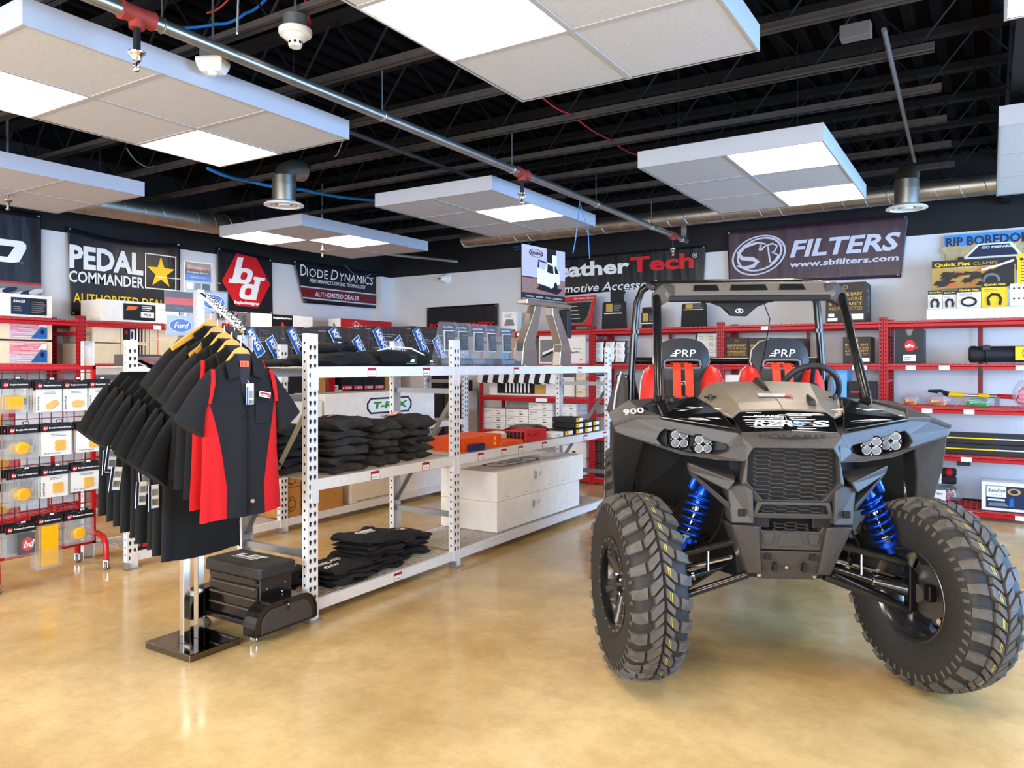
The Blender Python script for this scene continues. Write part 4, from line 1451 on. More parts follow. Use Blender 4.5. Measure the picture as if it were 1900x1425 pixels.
for s in (-1, 1):
    MB().tube([(s * .15, 1.75, .45), (s * .56, 2.0, .38)], .02, 8).tube([(s * .15, 2.25, .45), (s * .56, 2.05, .38)], .02, 8).build('trailing_arm', M_tubek, car)
# ------------------------------------------------------------------ chrome garment stand with shirts
M_cloth = mat('black_twill', (21, 20, 22), 0.85, noise=(140, 0.2), bump=(500, 0.25))
M_cloth2 = mat('washed_black_cotton', (14, 14, 15), 0.9, noise=(90, 0.25), bump=(300, 0.3))
M_redcloth = mat('red_twill', (188, 8, 12), 0.8, noise=(140, 0.1), bump=(500, 0.2))
M_wood = mat('hanger_wood', (222, 160, 62), 0.45, noise=(20, 0.12), stretch=(1, 8, 1))
M_mirror = mat('smoked_chrome', (120, 112, 108), 0.06, metal=1.0)
gs = thing('garment_stand', 'chrome two-post clothing stand on a square mirrored base', 'clothing stand', (-3.36, 2.37, 0))
MB().box(-.18, .175, -.145, .14, 0, .035).build('base_plate', M_mirror, gs, bevel=.003)
for yy in (-.05, .03):
    p = MB().box(-.018, .018, yy - .018, yy + .018, .035, 1.78 if yy > 0 else 1.5).build('post', M_chrome, gs, bevel=.002)
    sc = MB()
    for z in (.62, .68):
        sc.lathe([(.006, .018), (.006, .022), (0, .023)], (0, yy, z), (1, 0, 0), 8)
    sc.build('set_screw', M_rimdk, p)
arm = part('slanted_arm', gs)
A0, A1 = Vector((0, .03, 1.765)), Vector((.50, -.11, 1.565))
d = A1 - A0
MB().hull2([A0 + Vector((0, -.014, -.007)), A0 + Vector((0, .014, -.007)), A0 + Vector((0, .014, .007)), A0 + Vector((0, -.014, .007))], [A1 + Vector((0, -.014, -.007)), A1 + Vector((0, .014, -.007)), A1 + Vector((0, .014, .007)), A1 + Vector((0, -.014, .007))]).build('arm_bar', M_chrome, arm, bevel=.002)
bb = None
for i in range(8):
    q = A0 + d * (0.2 + .1 * i)
    if bb is None:
        bb = c = MB().lathe([(0, -.012), (.008, -.009), (.012, 0), (.008, .009), (0, .012)], n=12).build('arm_ball', M_chrome, arm, smooth=60)
    else:
        c = copy_tree(bb, arm)
    c.location = q + Vector((0, .012, .014))
MB().lathe([(0, 0), (.014, 0), (.018, .01), (.014, .022), (0, .024)], A1, d, 14).build('arm_knob', M_chrome, arm, smooth=60)
arm2 = part('slanted_arm', gs)
MB().tube([(-.0, -.0, 1.30), (-.46, 0, 1.42)], .012, 8).tube([(0, -.0, 1.30), (.2, -.02, 1.25)], .012, 8).build('arm_bar', M_chrome, arm2, smooth=40)


def body_mesh(wfun, dfun, z0, z1, nz, na, seed, red=None, fold=.008):
    rnd = random.Random(seed)
    ph = [rnd.uniform(0, 6.28) for _ in range(6)]
    b = MB()
    rings = []
    for k in range(nz + 1):
        q = k / nz
        z = z0 + (z1 - z0) * q
        W, D = wfun(q), dfun(q)
        r_ = []
        for i in range(na):
            a = 2 * PI * i / na
            ca, sa = math.cos(a), math.sin(a)
            y = W * (abs(ca) ** .8) * (1 if ca > 0 else -1)
            x = D * (abs(sa) ** .7) * (1 if sa > 0 else -1)
            w_ = fold * (q ** 1.2) * (math.sin(5 * a + ph[0] + 1.5 * q) + .7 * math.sin(9 * a + ph[1] - q * 2) + .5 * math.sin(13 * a + ph[2]))
            x += w_ * (1 if sa > 0 else -1)
            r_.append((x, y, z + .004 * math.sin(3 * a + ph[3]) * q))
        rings.append(r_)
    n = na
    V = [p for r_ in rings for p in r_]
    for k in range(nz):
        for i in range(n):
            j = (i + 1) % n
            f = (k * n + i, k * n + j, (k + 1) * n + j, (k + 1) * n + i)
            m = 0
            if red:
                c = [sum(V[t][e] for t in f) / 4 for e in range(3)]
                m = red(*c)
            b.f.append(f)
            b.m.append(m)
    b.v = V
    return b


def work_shirt(parent, panels):
    """shirt hanging in the plane x = 0 facing +x, neck at z = 0"""
    def W(q):
        return [.06, .155, .205, .222, .226, .222, .218, .218, .222, .226, .228][min(10, int(q * 10))] if q < 1 else .228

    def Wl(q):
        t = q * 10
        i = min(9, int(t))
        L = [.055, .175, .196, .200, .202, .204, .206, .210, .214, .219, .222]
        return L[i] + (L[i + 1] - L[i]) * (t - i)

    def Dl(q):
        return .016 + .018 * min(1, q * 2.2) + .006 * q

    b = MB()
    rnd = random.Random(3 if panels else 9)
    ph = [rnd.uniform(0, 6.28) for _ in range(6)]
    nz, ns = 26, 24
    rings = []
    for k in range(nz + 1):
        q = k / nz
        W, D = Wl(q), Dl(q)
        t = max(0.0, (q - .26) / .74)
        bd_ = W * (.93 - .46 * min(1, t * 1.35) ** .8)
        r_ = []
        for side in (1, -1):
            for i in range(ns):
                u = -1 + 2 * i / ns
                if side < 0:
                    u = -u
                au = abs(u)
                y = (au / .5 * bd_ if au <= .5 else bd_ + (W - bd_) * (au - .5) / .5) * (1 if u > 0 else -1)
                x = side * D * max(0.0, 1 - (abs(y) / W) ** 2.6) ** .5
                x += side * .006 * q * (math.sin(34 * y + ph[0] + 2 * q) + .7 * math.sin(61 * y + ph[1]) + .4 * math.sin(97 * y + ph[2]) * q)
                r_.append((x, y, .012 - .715 * q + .004 * math.sin(20 * y + ph[3]) * q))
        rings.append(r_)
    n = 2 * ns
    b.v = [p for r_ in rings for p in r_]
    for k in range(nz):
        for i in range(n):
            j = (i + 1) % n
            i0 = i % ns
            out = i0 < ns // 4 or i0 >= 3 * ns // 4
            b.f.append((k * n + i, (k + 1) * n + i, (k + 1) * n + j, k * n + j))
            b.m.append(1 if panels and out and k / nz > .26 else 0)
    o = b.build('shirt_body', [M_cloth, M_redcloth], parent, smooth=60)
    for s in (-1, 1):
        P0 = [(s * .165, -.045), (s * .21, -.20)]
        rings = []
        for k in range(7):
            q = k / 6
            top = Vector((0, s * (.160 + .185 * q), -.036 - .16 * q - .05 * q * q))
            bot = Vector((0, s * (.192 + .012 * q), -.20 - .135 * q))
            r_ = []
            for i in range(14):
                a = 2 * PI * i / 14
                m_ = (top + bot) / 2 + (top - bot) / 2 * math.cos(a)
                m_.x = (.026 + .012 * q) * math.sin(a) + .003 * math.sin(4 * a + 5 * q + s)
                r_.append(m_)
            rings.append(r_)
        MB().loft(rings, cap=True).build('sleeve', M_cloth, parent, smooth=60)
        if panels:
            MB().tube([(.012, s * .158, -.042), (.026, s * .168, -.10), (.024, s * .186, -.19)], [.010, .011, .010], 6).build('sleeve_stripe', M_redcloth, parent, smooth=60)
        # collar wings
        MB().hull2([(.018, s * .04, .03), (.026, s * .105, -.012), (.040, s * .098, -.085), (.038, s * .04, -.07)], [(.024, s * .04, .032), (.032, s * .105, -.010), (.046, s * .098, -.087), (.045, s * .038, -.072)]).build('collar', M_cloth, parent, bevel=.003)
    MB().hull2([(.012, -.05, .03), (.012, .05, .03), (.03, .0, -.16), (.03, -.01, -.16)], [(.016, -.05, .03), (.016, .05, .03), (.039, .0, -.16), (.039, -.01, -.16)]).build('collar_inside', mat('dark_lining', (46, 42, 52), 0.9), parent)
    return o


stk = None


def hanger(x, y, z, label, full=False):
    h = thing('wooden_hanger', label, 'hanger', (x, y, z), 0, 'wooden hangers on the chrome stand')
    e = 1.0 if full else .74
    up = [(-.215 if full else -.16, -.075), (-.15 * e, -.03 if full else -.04), (-.07, .022 if full else .006), (-.03, .05), (0, .062), (.03, .05), (.07, .006), (.15 * e, -.04), (.16, -.075)]
    lo = [(.15, -.095), (.13 * e, -.062), (.06, -.018), (0, .016), (-.06, -.012 if full else -.018), (-.13 * e, -.05 if full else -.062), (-.205 if full else -.15, -.095)]
    MB().prism(up + lo, 'x', -.009, .009).build('hanger_body', M_wood, h, bevel=.004)
    pts = [(0, 0, .064), (0, 0, .09)] + [(0, .016 * math.sin(a), .106 - .016 * math.cos(a)) for a in [PI * i / 8 for i in range(0, 11)]]
    MB().tube(pts, .0018, 5).build('hook', M_chrome, h)
    return h


names = ['black work shirt with red side panels and a price tag, frontmost on the chrome stand', 'red-shouldered black work shirt hanging second on the chrome stand', 'plain black work shirt hanging third on the chrome stand', 'plain black work shirt hanging fourth on the chrome stand', 'plain black work shirt nearest the chrome post']
hn = ['wooden hanger of the frontmost shirt with the orange neck label', 'wooden hanger of the second shirt with red shoulders', 'wooden hanger of the third shirt on the slanted arm', 'wooden hanger of the fourth shirt on the slanted arm', 'wooden hanger next to the chrome post with its long arm bare']
protos = {}
for i in range(5):
    x = (-2.885, -2.985, -3.07, -3.15, -3.235)[i]
    q = (x + 3.36) / .5
    y, z = 2.42 - .14 * q - .01, 1.765 - .2 * q - .152
    pan = i < 2
    if pan not in protos:
        s = thing('work_shirt', names[i], 'shirt', (x, y, z), .02, 'work shirts on the chrome stand')
        work_shirt(s, pan)
        protos[pan] = s
    else:
        s = copy_tree(protos[pan], None, (x, y, z), (0, 0, -.03 * i), names[i])
    if i == 0:
        front_shirt = s
    hanger(x, y, z, hn[i], i == 4)
s = front_shirt
f = Face((.024, -.028, .005), (0, 1, 0), (-.12, 0, 1))
f.rect(0, -.035, .05, -.008, iA)
f.rect(.006, -.03, .016, -.013, iR)
f.rect(.026, -.03, .036, -.013, iR)
f.build('neck_label', INKS, s)
tgp = MB().box(.048, .051, -.012, .03, -.2, -.105).build('price_label', WHITE, s, bevel=.001)
f = Face((.051, -.012, -.2), (0, 1, 0), (0, 0, 1))
f.rect(0, 0, .010, .08, iB)
for k in range(9):
    f.rect(.014 + k * .0028, .03, .0154 + k * .0028, .065, iK)
    if k < 8:
        f.rect(.014 + k * .0028, .004, .0158 + k * .0028, .022, iK)
f.build('barcode_print', INKS, tgp)
MB().tube([(.045, .0, -.09), (.05, .008, -.105)], .001, 4).build('label_string', WHITE, s)
f = Face((.043, .065, -.165), (0, 1, -.18), (0, .18, 1))
f.rect(0, 0, .066, .026, iW)
f.rect(.004, .012, .062, .022, iR)
f.poly([(.04, .004), (.064, .004), (.064, .014)], iR)
f.text('OFFROAD', .006, .004, .034, .006, iK, bold=.02)
f.build('chest_patch', INKS, s)
MB().box(.038, .0425, .006, .0085, -.70, -.18).build('placket_edge', M_cloth2, s)
bt = MB()
for z in (-.25, -.36, -.47):
    bt.lathe([(.005, .036), (.005, .045), (0, .0455)], (0, -.008, z), (1, 0, 0), 8)
bt.build('button', BLACK, s)
MB().box(.034, .0385, .052, .13, -.29, -.195).build('chest_pocket', M_cloth, s, bevel=.002)
MB().lathe([(.009, .036), (.009, .047), (0, .0475)], (0, .03, -.64), (1, 0, 0), 10).build('hem_badge', mat('badge_tan', (170, 130, 110), .6), s)

# polos on the second arm
polo = None
pl_lab = ['black polo shirt frontmost of the dense row beside the chrome posts', 'black polo shirt second in the dense row, its tag showing', 'black polo shirt third in the dense row', 'black polo shirt fourth in the dense row', 'black polo shirt fifth in the dense row', 'black polo shirt sixth in the dense row', 'black polo shirt seventh in the dense row', 'black polo shirt eighth in the dense row', 'black polo shirt rearmost of the dense row near the packet display']
for i in range(9):
    x = -3.27 - .068 * i
    q = (-3.36 - x)
    z = 1.30 + q * .29 - .075
    if polo is None:
        polo = p = thing('polo_shirt', pl_lab[0], 'shirt', (x, 2.355, z), 0, 'polo shirts on the chrome stand')

        def Wq(q):
            t = q * 8
            k = min(7, int(t))
            L = [.10, .185, .207, .21, .21, .212, .214, .216, .218]
            return L[k] + (L[k + 1] - L[k]) * (t - k)
        body_mesh(Wq, lambda q: .012 + .015 * min(1, q * 2) + .003 * q, .01, -.72, 22, 36, 5, None, .003).build('shirt_body', M_cloth2, p, smooth=60)
        for s in (-1, 1):
            rings = []
            for k in range(6):
                q2 = k / 5
                top = Vector((0, s * (.17 + .155 * q2), -.04 - .16 * q2 - .07 * q2 * q2))
                bot = Vector((0, s * (.195 - .005 * q2), -.21 - .165 * q2))
                r_ = []
                for j in range(12):
                    a = 2 * PI * j / 12
                    m_ = (top + bot) / 2 + (top - bot) / 2 * math.cos(a)
                    m_.x = (.024 + .008 * q2) * math.sin(a) + .003 * math.sin(3 * a + 4 * q2)
                    r_.append(m_)
                rings.append(r_)
            MB().loft(rings).build('sleeve', M_cloth2, p, smooth=60)
        tb = MB().box(.0, .003, -.285, -.235, -.47, -.35).build('price_label', WHITE, p)
        f = Face((.0031, -.285, -.47), (0, 1, 0), (0, 0, 1))
        f.rect(0, 0, .012, .12, iV)
        f.rect(0, 0, .05, .012, iV)
        for k in range(8):
            f.rect(.016 + k * .0035, .07, .0178 + k * .0035, .1, iK)
            f.rect(.016 + k * .0035, .025, .0182 + k * .0035, .055, iK)
        f.build('barcode_print', INKS, tb)
    else:
        p = copy_tree(polo, None, (x, 2.355 + random.uniform(-.012, .012), z), (0, 0, random.uniform(-.05, .05)), pl_lab[i])
        for c in p.children:
            if c.name.startswith('price_label'):
                c.location.z = random.uniform(-.03, .05)
                c.rotation_euler.x = random.uniform(-.15, .15)
        if i > 5:
            for c in list(p.children):
                if c.name.startswith('price_label'):
                    for g_ in list(c.children):
                        bpy.data.objects.remove(g_)
                    bpy.data.objects.remove(c)

# ------------------------------------------------------------------ mechanic's stool
M_vinyl = mat('stool_vinyl', (42, 38, 36), 0.5, noise=(60, .15), bump=(240, .15))
M_enam = mat('black_enamel', (24, 20, 18), 0.18, coat=.5)
M_cast = mat('grey_wheel', (128, 126, 126), .5)
sl = thing('mechanic_stool', 'black rolling mechanic stool with three drawers beside the grey rack', 'stool', (-3.345, 2.70, 0), 0.0)
b = MB()
cu = MB().box(-.222, .222, -.118, .118, .305, .372).build('seat_cushion', M_vinyl, sl, bevel=.014, seg=3)
f = Face((-.115, -.055, .3725), (1, 0, -0.0), (0, 1, 0))
f.poly([(.0, .05), (.17, .05), (.175, .068), (.03, .068), (.045, .1), (.0, .1)], iW)
f.poly([(.07, .075), (.16, .075), (.2, .11), (.09, .11)], iW)
f.poly([(.10, .082), (.14, .082), (.15, .098), (.105, .098)], iK)
f.text('EXTREME', .0, .022, .17, .018, iW, bold=.02)
f.build('cushion_print', INKS, cu)
MB().box(-.20, .20, -.10, .105, .09, .305).build('cabinet_body', M_enam, sl, bevel=.003)
for i in range(3):
    z = .235 - i * .056
    dr = MB().box(-.19, .185, -.108, -.098, z - .026, z + .026).build('drawer', M_enam, sl, bevel=.002)
    MB().tube([(-.185, -.112, z + .022), (.18, -.112, z + .022)], .006, 8).build('drawer_pull', mat('worn_enamel', (90, 78, 66), .25, metal=.3), dr, smooth=40)
MB().box(-.21, .21, -.125, .125, .065, .09).build('base_frame', M_enam, sl, bevel=.003)
MB().box(-.19, .185, -.112, -.1, .285, .305).build('top_rail', M_enam, sl)
for s in (-1, 1):
    tr = part('side_tray', sl, (s * .255, -.01, 0))
    arch = [(-.195, .062)] + [(-.105 - .09 * math.cos(a), .105 + .095 * math.sin(a)) for a in [PI / 2 * i / 6 for i in range(7)]] + [(.105 + .09 * math.sin(a), .105 + .095 * math.cos(a)) for a in [PI / 2 * i / 6 for i in range(7)]] + [(.195, .062)]
    inn = [(y * .84, .062 + (z - .062) * .80 + .006) for y, z in arch]
    MB().loft([[(-.045, y, z) for y, z in arch], [(.045, y, z) for y, z in arch]], cap=False, closed=False).box(-.045, .045, -.19, .19, .058, .066).build('tray_rim', M_enam, tr)
    for o_ in tr.children:
        m_ = o_.modifiers.new('solid', 'SOLIDIFY')
        m_.thickness = .008
    MB().prism(arch, 'x', s * .036 - .003, s * .036 + .003).build('tray_side', M_enam, tr, bevel=.002)
    MB().prism(inn, 'x', s * .039, s * .046).build('tray_panel', mat('tray_grey', (58, 52, 48), .4), tr, bevel=.003)
    MB().box(-s * .0, s * .05, -.012, .012, .15, .19).build('tray_latch', M_enam, tr, bevel=.003)
    MB().lathe([(.006, .05), (.006, .054), (0, .055)], (0, 0, .178), (s, 0, 0), 10).build('latch_bolt', M_shaft, tr)
sb = MB()
for y, z in ((-.06, .25), (.06, .262), (-.06, .2), (.04, .215)):
    sb.lathe([(.005, .2), (.005, .203), (0, .204)], (0, y, z), (1, 0, 0), 8)
sb.build('body_rivet', M_shaft, sl)


def caster(parent, loc, rz, r=.026, body=M_chrome):
    c = part('caster', parent, loc, (0, 0, rz))
    MB().lathe([(r * .5, -.011), (r, -.009), (r, .009), (r * .5, .011)], (0, .012, r), (1, 0, 0), 20).build('caster_wheel', M_cast, c, smooth=40)
    MB().box(-.016, -.0125, -.01, .022, r - .008, 2 * r + .008).box(.0125, .016, -.01, .022, r - .008, 2 * r + .008).box(-.016, .016, -.014, .014, 2 * r + .004, 2 * r + .008).build('caster_fork', body, c)
    MB().tube([(0, 0, 2 * r + .006), (0, 0, 2 * r + .018)], .007, 8).build('caster_stem', body, c)
    MB().lathe([(.009, -.018), (.009, .018)], (0, .012, r), (1, 0, 0), 8).build('caster_axle', body, c)
    return c


for x, y, a in ((.20, -.135, .5), (-.20, -.135, -.4), (.20, .11, 1.0), (-.2, .11, 2.0)):
    caster(sl, (x, y, -.001), a, .024)

# ------------------------------------------------------------------ rolling red grid display with light-cover packets
M_redt = mat('red_tube_frame', (188, 10, 14), .35, coat=.15, noise=(10, .06))
M_grid2 = mat('dark_red_wire', (120, 18, 30), .45)
gd = thing('grid_display', 'rolling red-framed wire grid display hung with yellow light covers', 'display stand', (-5.3, 2.6, 0))
ya, yb, zb, zt = -.36, .345, .175, 1.385
fr = MB()
for (p0, p1) in (((0, ya, zb), (0, ya, zt)), ((0, yb, zb), (0, yb, zt)), ((0, ya, zt), (0, yb, zt)), ((0, ya, zb), (0, yb, zb))):
    c = [(a + b_) / 2 for a, b_ in zip(p0, p1)]
    sz = [abs(a - b_) + .028 for a, b_ in zip(p0, p1)]
    MB().obox(c, sz).build('frame_tube', M_redt, gd, bevel=.004)
wr = MB()
k = ya + .05
while k < yb:
    wr.box(-.003, .003, k - .0025, k + .0025, zb, zt)
    k += .075
k = zb + .05
while k < zt:
    wr.box(-.006, 0, ya, yb, k - .0025, k + .0025)
    k += .075
wr.build('wire_mesh', M_grid2, gd, kind='stuff')
for yy in (ya + .02, yb - .01):
    lg = part('curved_leg', gd)
    for s in (1, -1):
        MB().tube([(s * .0, yy, .24), (s * .08, yy, .24), (s * .14, yy, .225), (s * .175, yy, .18), (s * .18, yy, .07)], .019, 10).build('leg_tube', M_redt, lg, smooth=50)
        caster(gd, (s * .18, yy, -.001), .6, .03)

M_bag = clear_mat('clear_bag', (246, 248, 250), .09, .1)
M_lcov = mat('yellow_cover', (240, 178, 16), .3, noise=(20, .08))
M_card = mat('black_card', (24, 22, 26), .35)
M_paper = mat('white_insert', (240, 238, 236), .6)


def hexpts(cx, cz, r):
    return [(cx + r * math.cos(PI / 3 * i + PI / 2) * .88, cz + r * math.sin(PI / 3 * i + PI / 2)) for i in range(6)]


def packet(label, u0, u1, vt, vb, kind, X=-5.075, n_back=3, head=.052):
    y0, y1 = on_x(u0, vt, X)[1], on_x(u1, vt, X)[1]
    zt_, zb_ = on_x((u0 + u1) / 2, vt, X)[2], on_x((u0 + u1) / 2, vb, X)[2]
    w_, h_ = y1 - y0, zt_ - zb_
    t = thing('light_cover_packet', label, 'packet', (X, (y0 + y1) / 2, zb_), 0, 'light cover packets on the grid display')
    hw = w_ / 2
    hd = MB().box(-.003, .003, -hw, hw, h_ - head, h_).build('header_card', M_card, t)
    f = Face((.003, -hw, h_ - head), (0, 1, 0), (0, 0, 1))
    f.poly(hexpts(.024, head * .42, .017), iR)
    f.text('bd', .014, head * .3, .02, .016, iW, bold=.03, shear=.3)
    f.text('bajadesigns', .045, head * .30, w_ - .055, .014, iW, bold=.03, shear=.2)
    f.rect(w_ * .42, head * .82, w_ * .58, head * .9, iG)
    f.build('header_print', INKS, hd)
    if kind in ('clover', 'oval', 'rect', 'twin'):
        ins = MB().box(-.006, -.002, -hw * .96, hw * .96, 0, h_ - head + .004).build('paper_insert', M_paper, t)
        f = Face((-.002, -hw * .96, 0), (0, 1, 0), (0, 0, 1))
        f.text('service', w_ * .12, (h_ - head) * .08, (h_ - head) * .6, w_ * .09, iK, rot=PI / 2, bold=.02) if kind != 'clover' else f.text('brvice', w_ * .1, .01, w_ * .5, .012, iK)
        f.lines(w_ * .3, (h_ - head) * .8, w_ * .8, (h_ - head) * .92, 2, iG)
        f.build('insert_print', INKS, ins)
    bg_ = MB().hull2([(-.012, -hw * .98, 0), (-.012, hw * .98, 0), (-.004, hw * .98, h_ - head), (-.004, -hw * .98, h_ - head)], [(.012, -hw * .98, .004), (.012, hw * .98, .004), (.003, hw * .98, h_ - head), (.003, -hw * .98, h_ - head)]).build('clear_sleeve', M_bag, t)
    cz = (h_ - head) * .42
    lb = MB()
    if kind == 'round':
        lb.lathe([(.0, .009), (.03, .009), (.04, .005), (.042, 0), (0, 0)], (0, 0, cz), (1, 0, 0), 24)
    elif kind == 'square':
        lb.box(0, .009, -.045, .045, cz - .04, cz + .04)
    elif kind == 'tall':
        lb.box(0, .008, -hw * .62, hw * .72, .02, h_ - head - .01)
    elif kind in ('clover', 'twin'):
        pts = []
        for i in range(32):
            a = 2 * PI * i / 32
            r_ = .036 * (1 + .16 * math.cos(4 * a + PI))
            pts.append((r_ * math.cos(a) + hw * .2, r_ * math.sin(a) + cz))
        lb.prism(pts, 'x', -.001, .006)
    elif kind in ('oval', 'rect'):
        pts = []
        for i in range(24):
            a = 2 * PI * i / 24
            q = (abs(math.cos(a)) ** 3 + abs(math.sin(a)) ** 3) ** (-1 / 3)
            x_, y_ = .042 * q * math.cos(a), .022 * q * math.sin(a)
            an = .5 if kind == 'rect' else 0
            pts.append((x_ * math.cos(an) - y_ * math.sin(an) + hw * .2, x_ * math.sin(an) + y_ * math.cos(an) + cz * .75))
        lb.prism(pts, 'x', -.001, .006)
    if kind == 'logo':
        dk = MB().box(-.001, .003, -.02, hw * .94, cz - .05, cz + .08).build('logo_card', M_card, t)
        f = Face((.003, 0, cz - .04), (0, 1, 0), (0, 0, 1))
        f.poly(hexpts(hw * .45, .05, .045), iR)
        f.text('bd', hw * .45 - .026, .028, .054, .044, iW, bold=.03, shear=.3)
        f.build('logo_print', INKS, dk)
    elif lb.v:
        lb.build('light_cover', M_lcov, t, bevel=.003)
    elif kind == 'clear':
        pass
    for k in range(n_back):
        o2 = 'packet behind it on the same peg'
        c = copy_tree(t, None, (X - .022 * (k + 1), (y0 + y1) / 2 - .006 * (k + 1) + random.uniform(-.003, .003), zb_ + random.uniform(-.006, .01)))
        c['label'] = label.split(' packet')[0] + ' packet, number %s behind the front one of its peg' % ('two', 'three', 'four', 'five')[k]
    ph = MB().tube([(-.22, 0, h_ - .006), (.03, 0, h_ - .006), (.034, 0, h_ + .012)], .0025, 5)
    ph.box(.028, .031, -.018, .018, h_ + .006, h_ + .024)
    pg_ = ph.build('peg_hook', M_card, None, at=None)
    pg_.location = t.location
    pg_.parent = gd
    pg_.location = Vector(t.location) - Vector(gd.location)
    MB().box(.0312, .032, -.013, .013, h_ + .009, h_ + .02).build('peg_tag', M_paper, pg_)
    return t


packet('top row square-cover packet of the red grid display', 2, 54, 705, 768, 'square')
packet('top row slanted-cover packet of the red grid display', 66, 116, 707, 764, 'rect')
packet('top row oval-cover packet of the red grid display', 117, 163, 706, 762, 'oval')
packet('top row end packet of the grid display by the polos', 164, 205, 705, 760, 'oval', n_back=2)
packet('second row frosted round-cover packet of the red grid display', 14, 71, 789, 852, 'round')
packet('second row clover-cover packet of the red grid display', 76, 134, 785, 845, 'clover')
packet('second row half-hidden packet of the grid display by the polos', 141, 195, 783, 838, 'clover', n_back=2)
packet('third row big round-cover packet with white sticker on the grid display', 17, 72, 872, 940, 'round')
packet('third row four-lobed-cover packet of the red grid display', 76, 127, 866, 922, 'twin')
packet('third row end packet of the grid display with a yellow cover', 131, 186, 859, 910, 'clover', n_back=2)
packet('bottom row hexagon-logo packet of the red grid display', 10, 66, 972, 1034, 'logo', n_back=4)
packet('bottom row long yellow-cover packet of the red grid display', 68, 114, 957, 1055, 'tall', n_back=2)
packet('bottom row small yellow-cover packet of the red grid display', 121, 174, 948, 1009, 'round', n_back=3)

# packets on the rear face of the display, seen between the rows
src = [o for o in bpy.data.objects if o.name.startswith('light_cover_packet') and o.location.x > -5.08]
k = 0
for o in src:
    if o.location.z < .3:
        continue
    k += 1
    copy_tree(o, None, (-5.40, o.location.y + .03, o.location.z - .115), (0, 0, PI), 'packet turned away on the rear of the grid display, peg %s, seen between rows' % ['one', 'two', 'three', 'four', 'five', 'six', 'seven', 'eight', 'nine', 'ten', 'eleven', 'twelve'][k - 1])
    if k == 11:
        break
# ------------------------------------------------------------------ goods on the shelves
M_white = mat('white_carton', (236, 230, 222), .7, noise=(12, .05))
M_cream = mat('cream_carton', (226, 212, 190), .75, noise=(10, .06))
M_kraft = mat('kraft_carton', (188, 132, 66), .8, noise=(14, .1))
M_dkbrown = mat('dark_brown_carton', (58, 46, 38), .6, noise=(14, .1))
M_blackc = mat('black_carton', (26, 25, 28), .45, noise=(14, .15))
M_redc = mat('red_carton', (200, 30, 34), .5, noise=(14, .06))
M_orangec = mat('orange_carton', (236, 84, 22), .5, noise=(14, .06))
M_navyc = mat('navy_carton', (32, 42, 84), .5, noise=(14, .1))
M_greyc = mat('grey_carton', (150, 148, 150), .6, noise=(14, .06))
M_alum = mat('brushed_aluminium', (196, 188, 178), .32, metal=.95, noise=(30, .08), stretch=(1, 1, 12))
CART = {}


def carton(label, axis, u0, u1, vt, plane, z0, depth, m, prints=None, name='carton', cat='box', group=None, sideprint=None, h=None, xy=None, tape=None, zoff=.0015):
    """box with its face in the plane; face corners from photo columns u0, u1, top edge from photo row vt (or height h)"""
    um = (u0 + u1) / 2
    if axis == 'x':
        a0, a1 = on_x(u0, 678, plane)[1], on_x(u1, 678, plane)[1]
        z1 = z0 + h if h else on_x(um, vt, plane)[2]
        loc = (plane - depth / 2, (a0 + a1) / 2, z0 + zoff)
        hx, hy = depth / 2, (a1 - a0) / 2
    else:
        a0, a1 = on_y(u0, 678, plane)[0], on_y(u1, 678, plane)[0]
        z1 = z0 + h if h else on_y(um, vt, plane)[2]
        loc = ((a0 + a1) / 2, plane + depth / 2, z0 + zoff)
        hx, hy = (a1 - a0) / 2, depth / 2
    H = z1 - z0 - zoff
    o = MB().box(-hx, hx, -hy, hy, 0, H).build(name, m, None, bevel=.003)
    o.location = loc
    tag(o, label, cat, group)
    W = a1 - a0
    if prints:
        f = Face((hx, -hy, 0), (0, 1, 0), (0, 0, 1)) if axis == 'x' else Face((-hx, -hy, 0), (1, 0, 0), (0, 0, 1))
        prints(f, W, H)
        f.build('face_print', INKS, o)
    if sideprint:
        f = Face((-hx, -hy, 0), (1, 0, 0), (0, 0, 1)) if axis == 'x' else Face((hx, -hy, 0), (0, 1, 0), (0, 0, 1))
        sideprint(f, depth, H)
        f.build('end_print', INKS, o)
    if tape:
        MB().box(-hx, hx, -.025, .025, H, H + .0006).build('packing_tape', mat('tape', (206, 180, 130), .3), o)
    return o


def p_darklabel(f, W, H):
    f.rect(W * .2, H * .15, W * .93, H * .82, iV)
    f.rect(W * .55, H * .15, W * .93, H * .82, iK)
    f.text('RANGER', W * .24, H * .6, W * .25, H * .13, iW, bold=.02, shear=.3)
    f.lines(W * .24, H * .25, W * .5, H * .5, 3, iG)
    f.lines(W * .6, H * .25, W * .9, H * .7, 6, iG, .35)


def p_picture(f, W, H):
    a, b_ = W * .12, W * .85
    f.rect(a, H * .08, b_, H * .92, iV)
    for i in range(14):
        y = H * (.1 + .8 * random.random())
        x = a + (b_ - a) * random.random() * .6
        f.rect(x, y, min(x + W * random.uniform(.1, .3), b_), y + H * .035, [iA, iW, iR, iG][i % 4])
    f.poly([(W * .55, H * .08), (b_, H * .08), (b_, H * .6), (W * .72, H * .62)], iB)
    f.disc(W * .77, H * .38, W * .05, H * .12, iK)
    f.poly([(W * .68, H * .62), (b_, H * .6), (b_, H * .85), (W * .74, H * .8)], iW)
    f.text('RANCHO', W * .15, H * .75, W * .3, H * .1, iW, bold=.02, shear=.2)


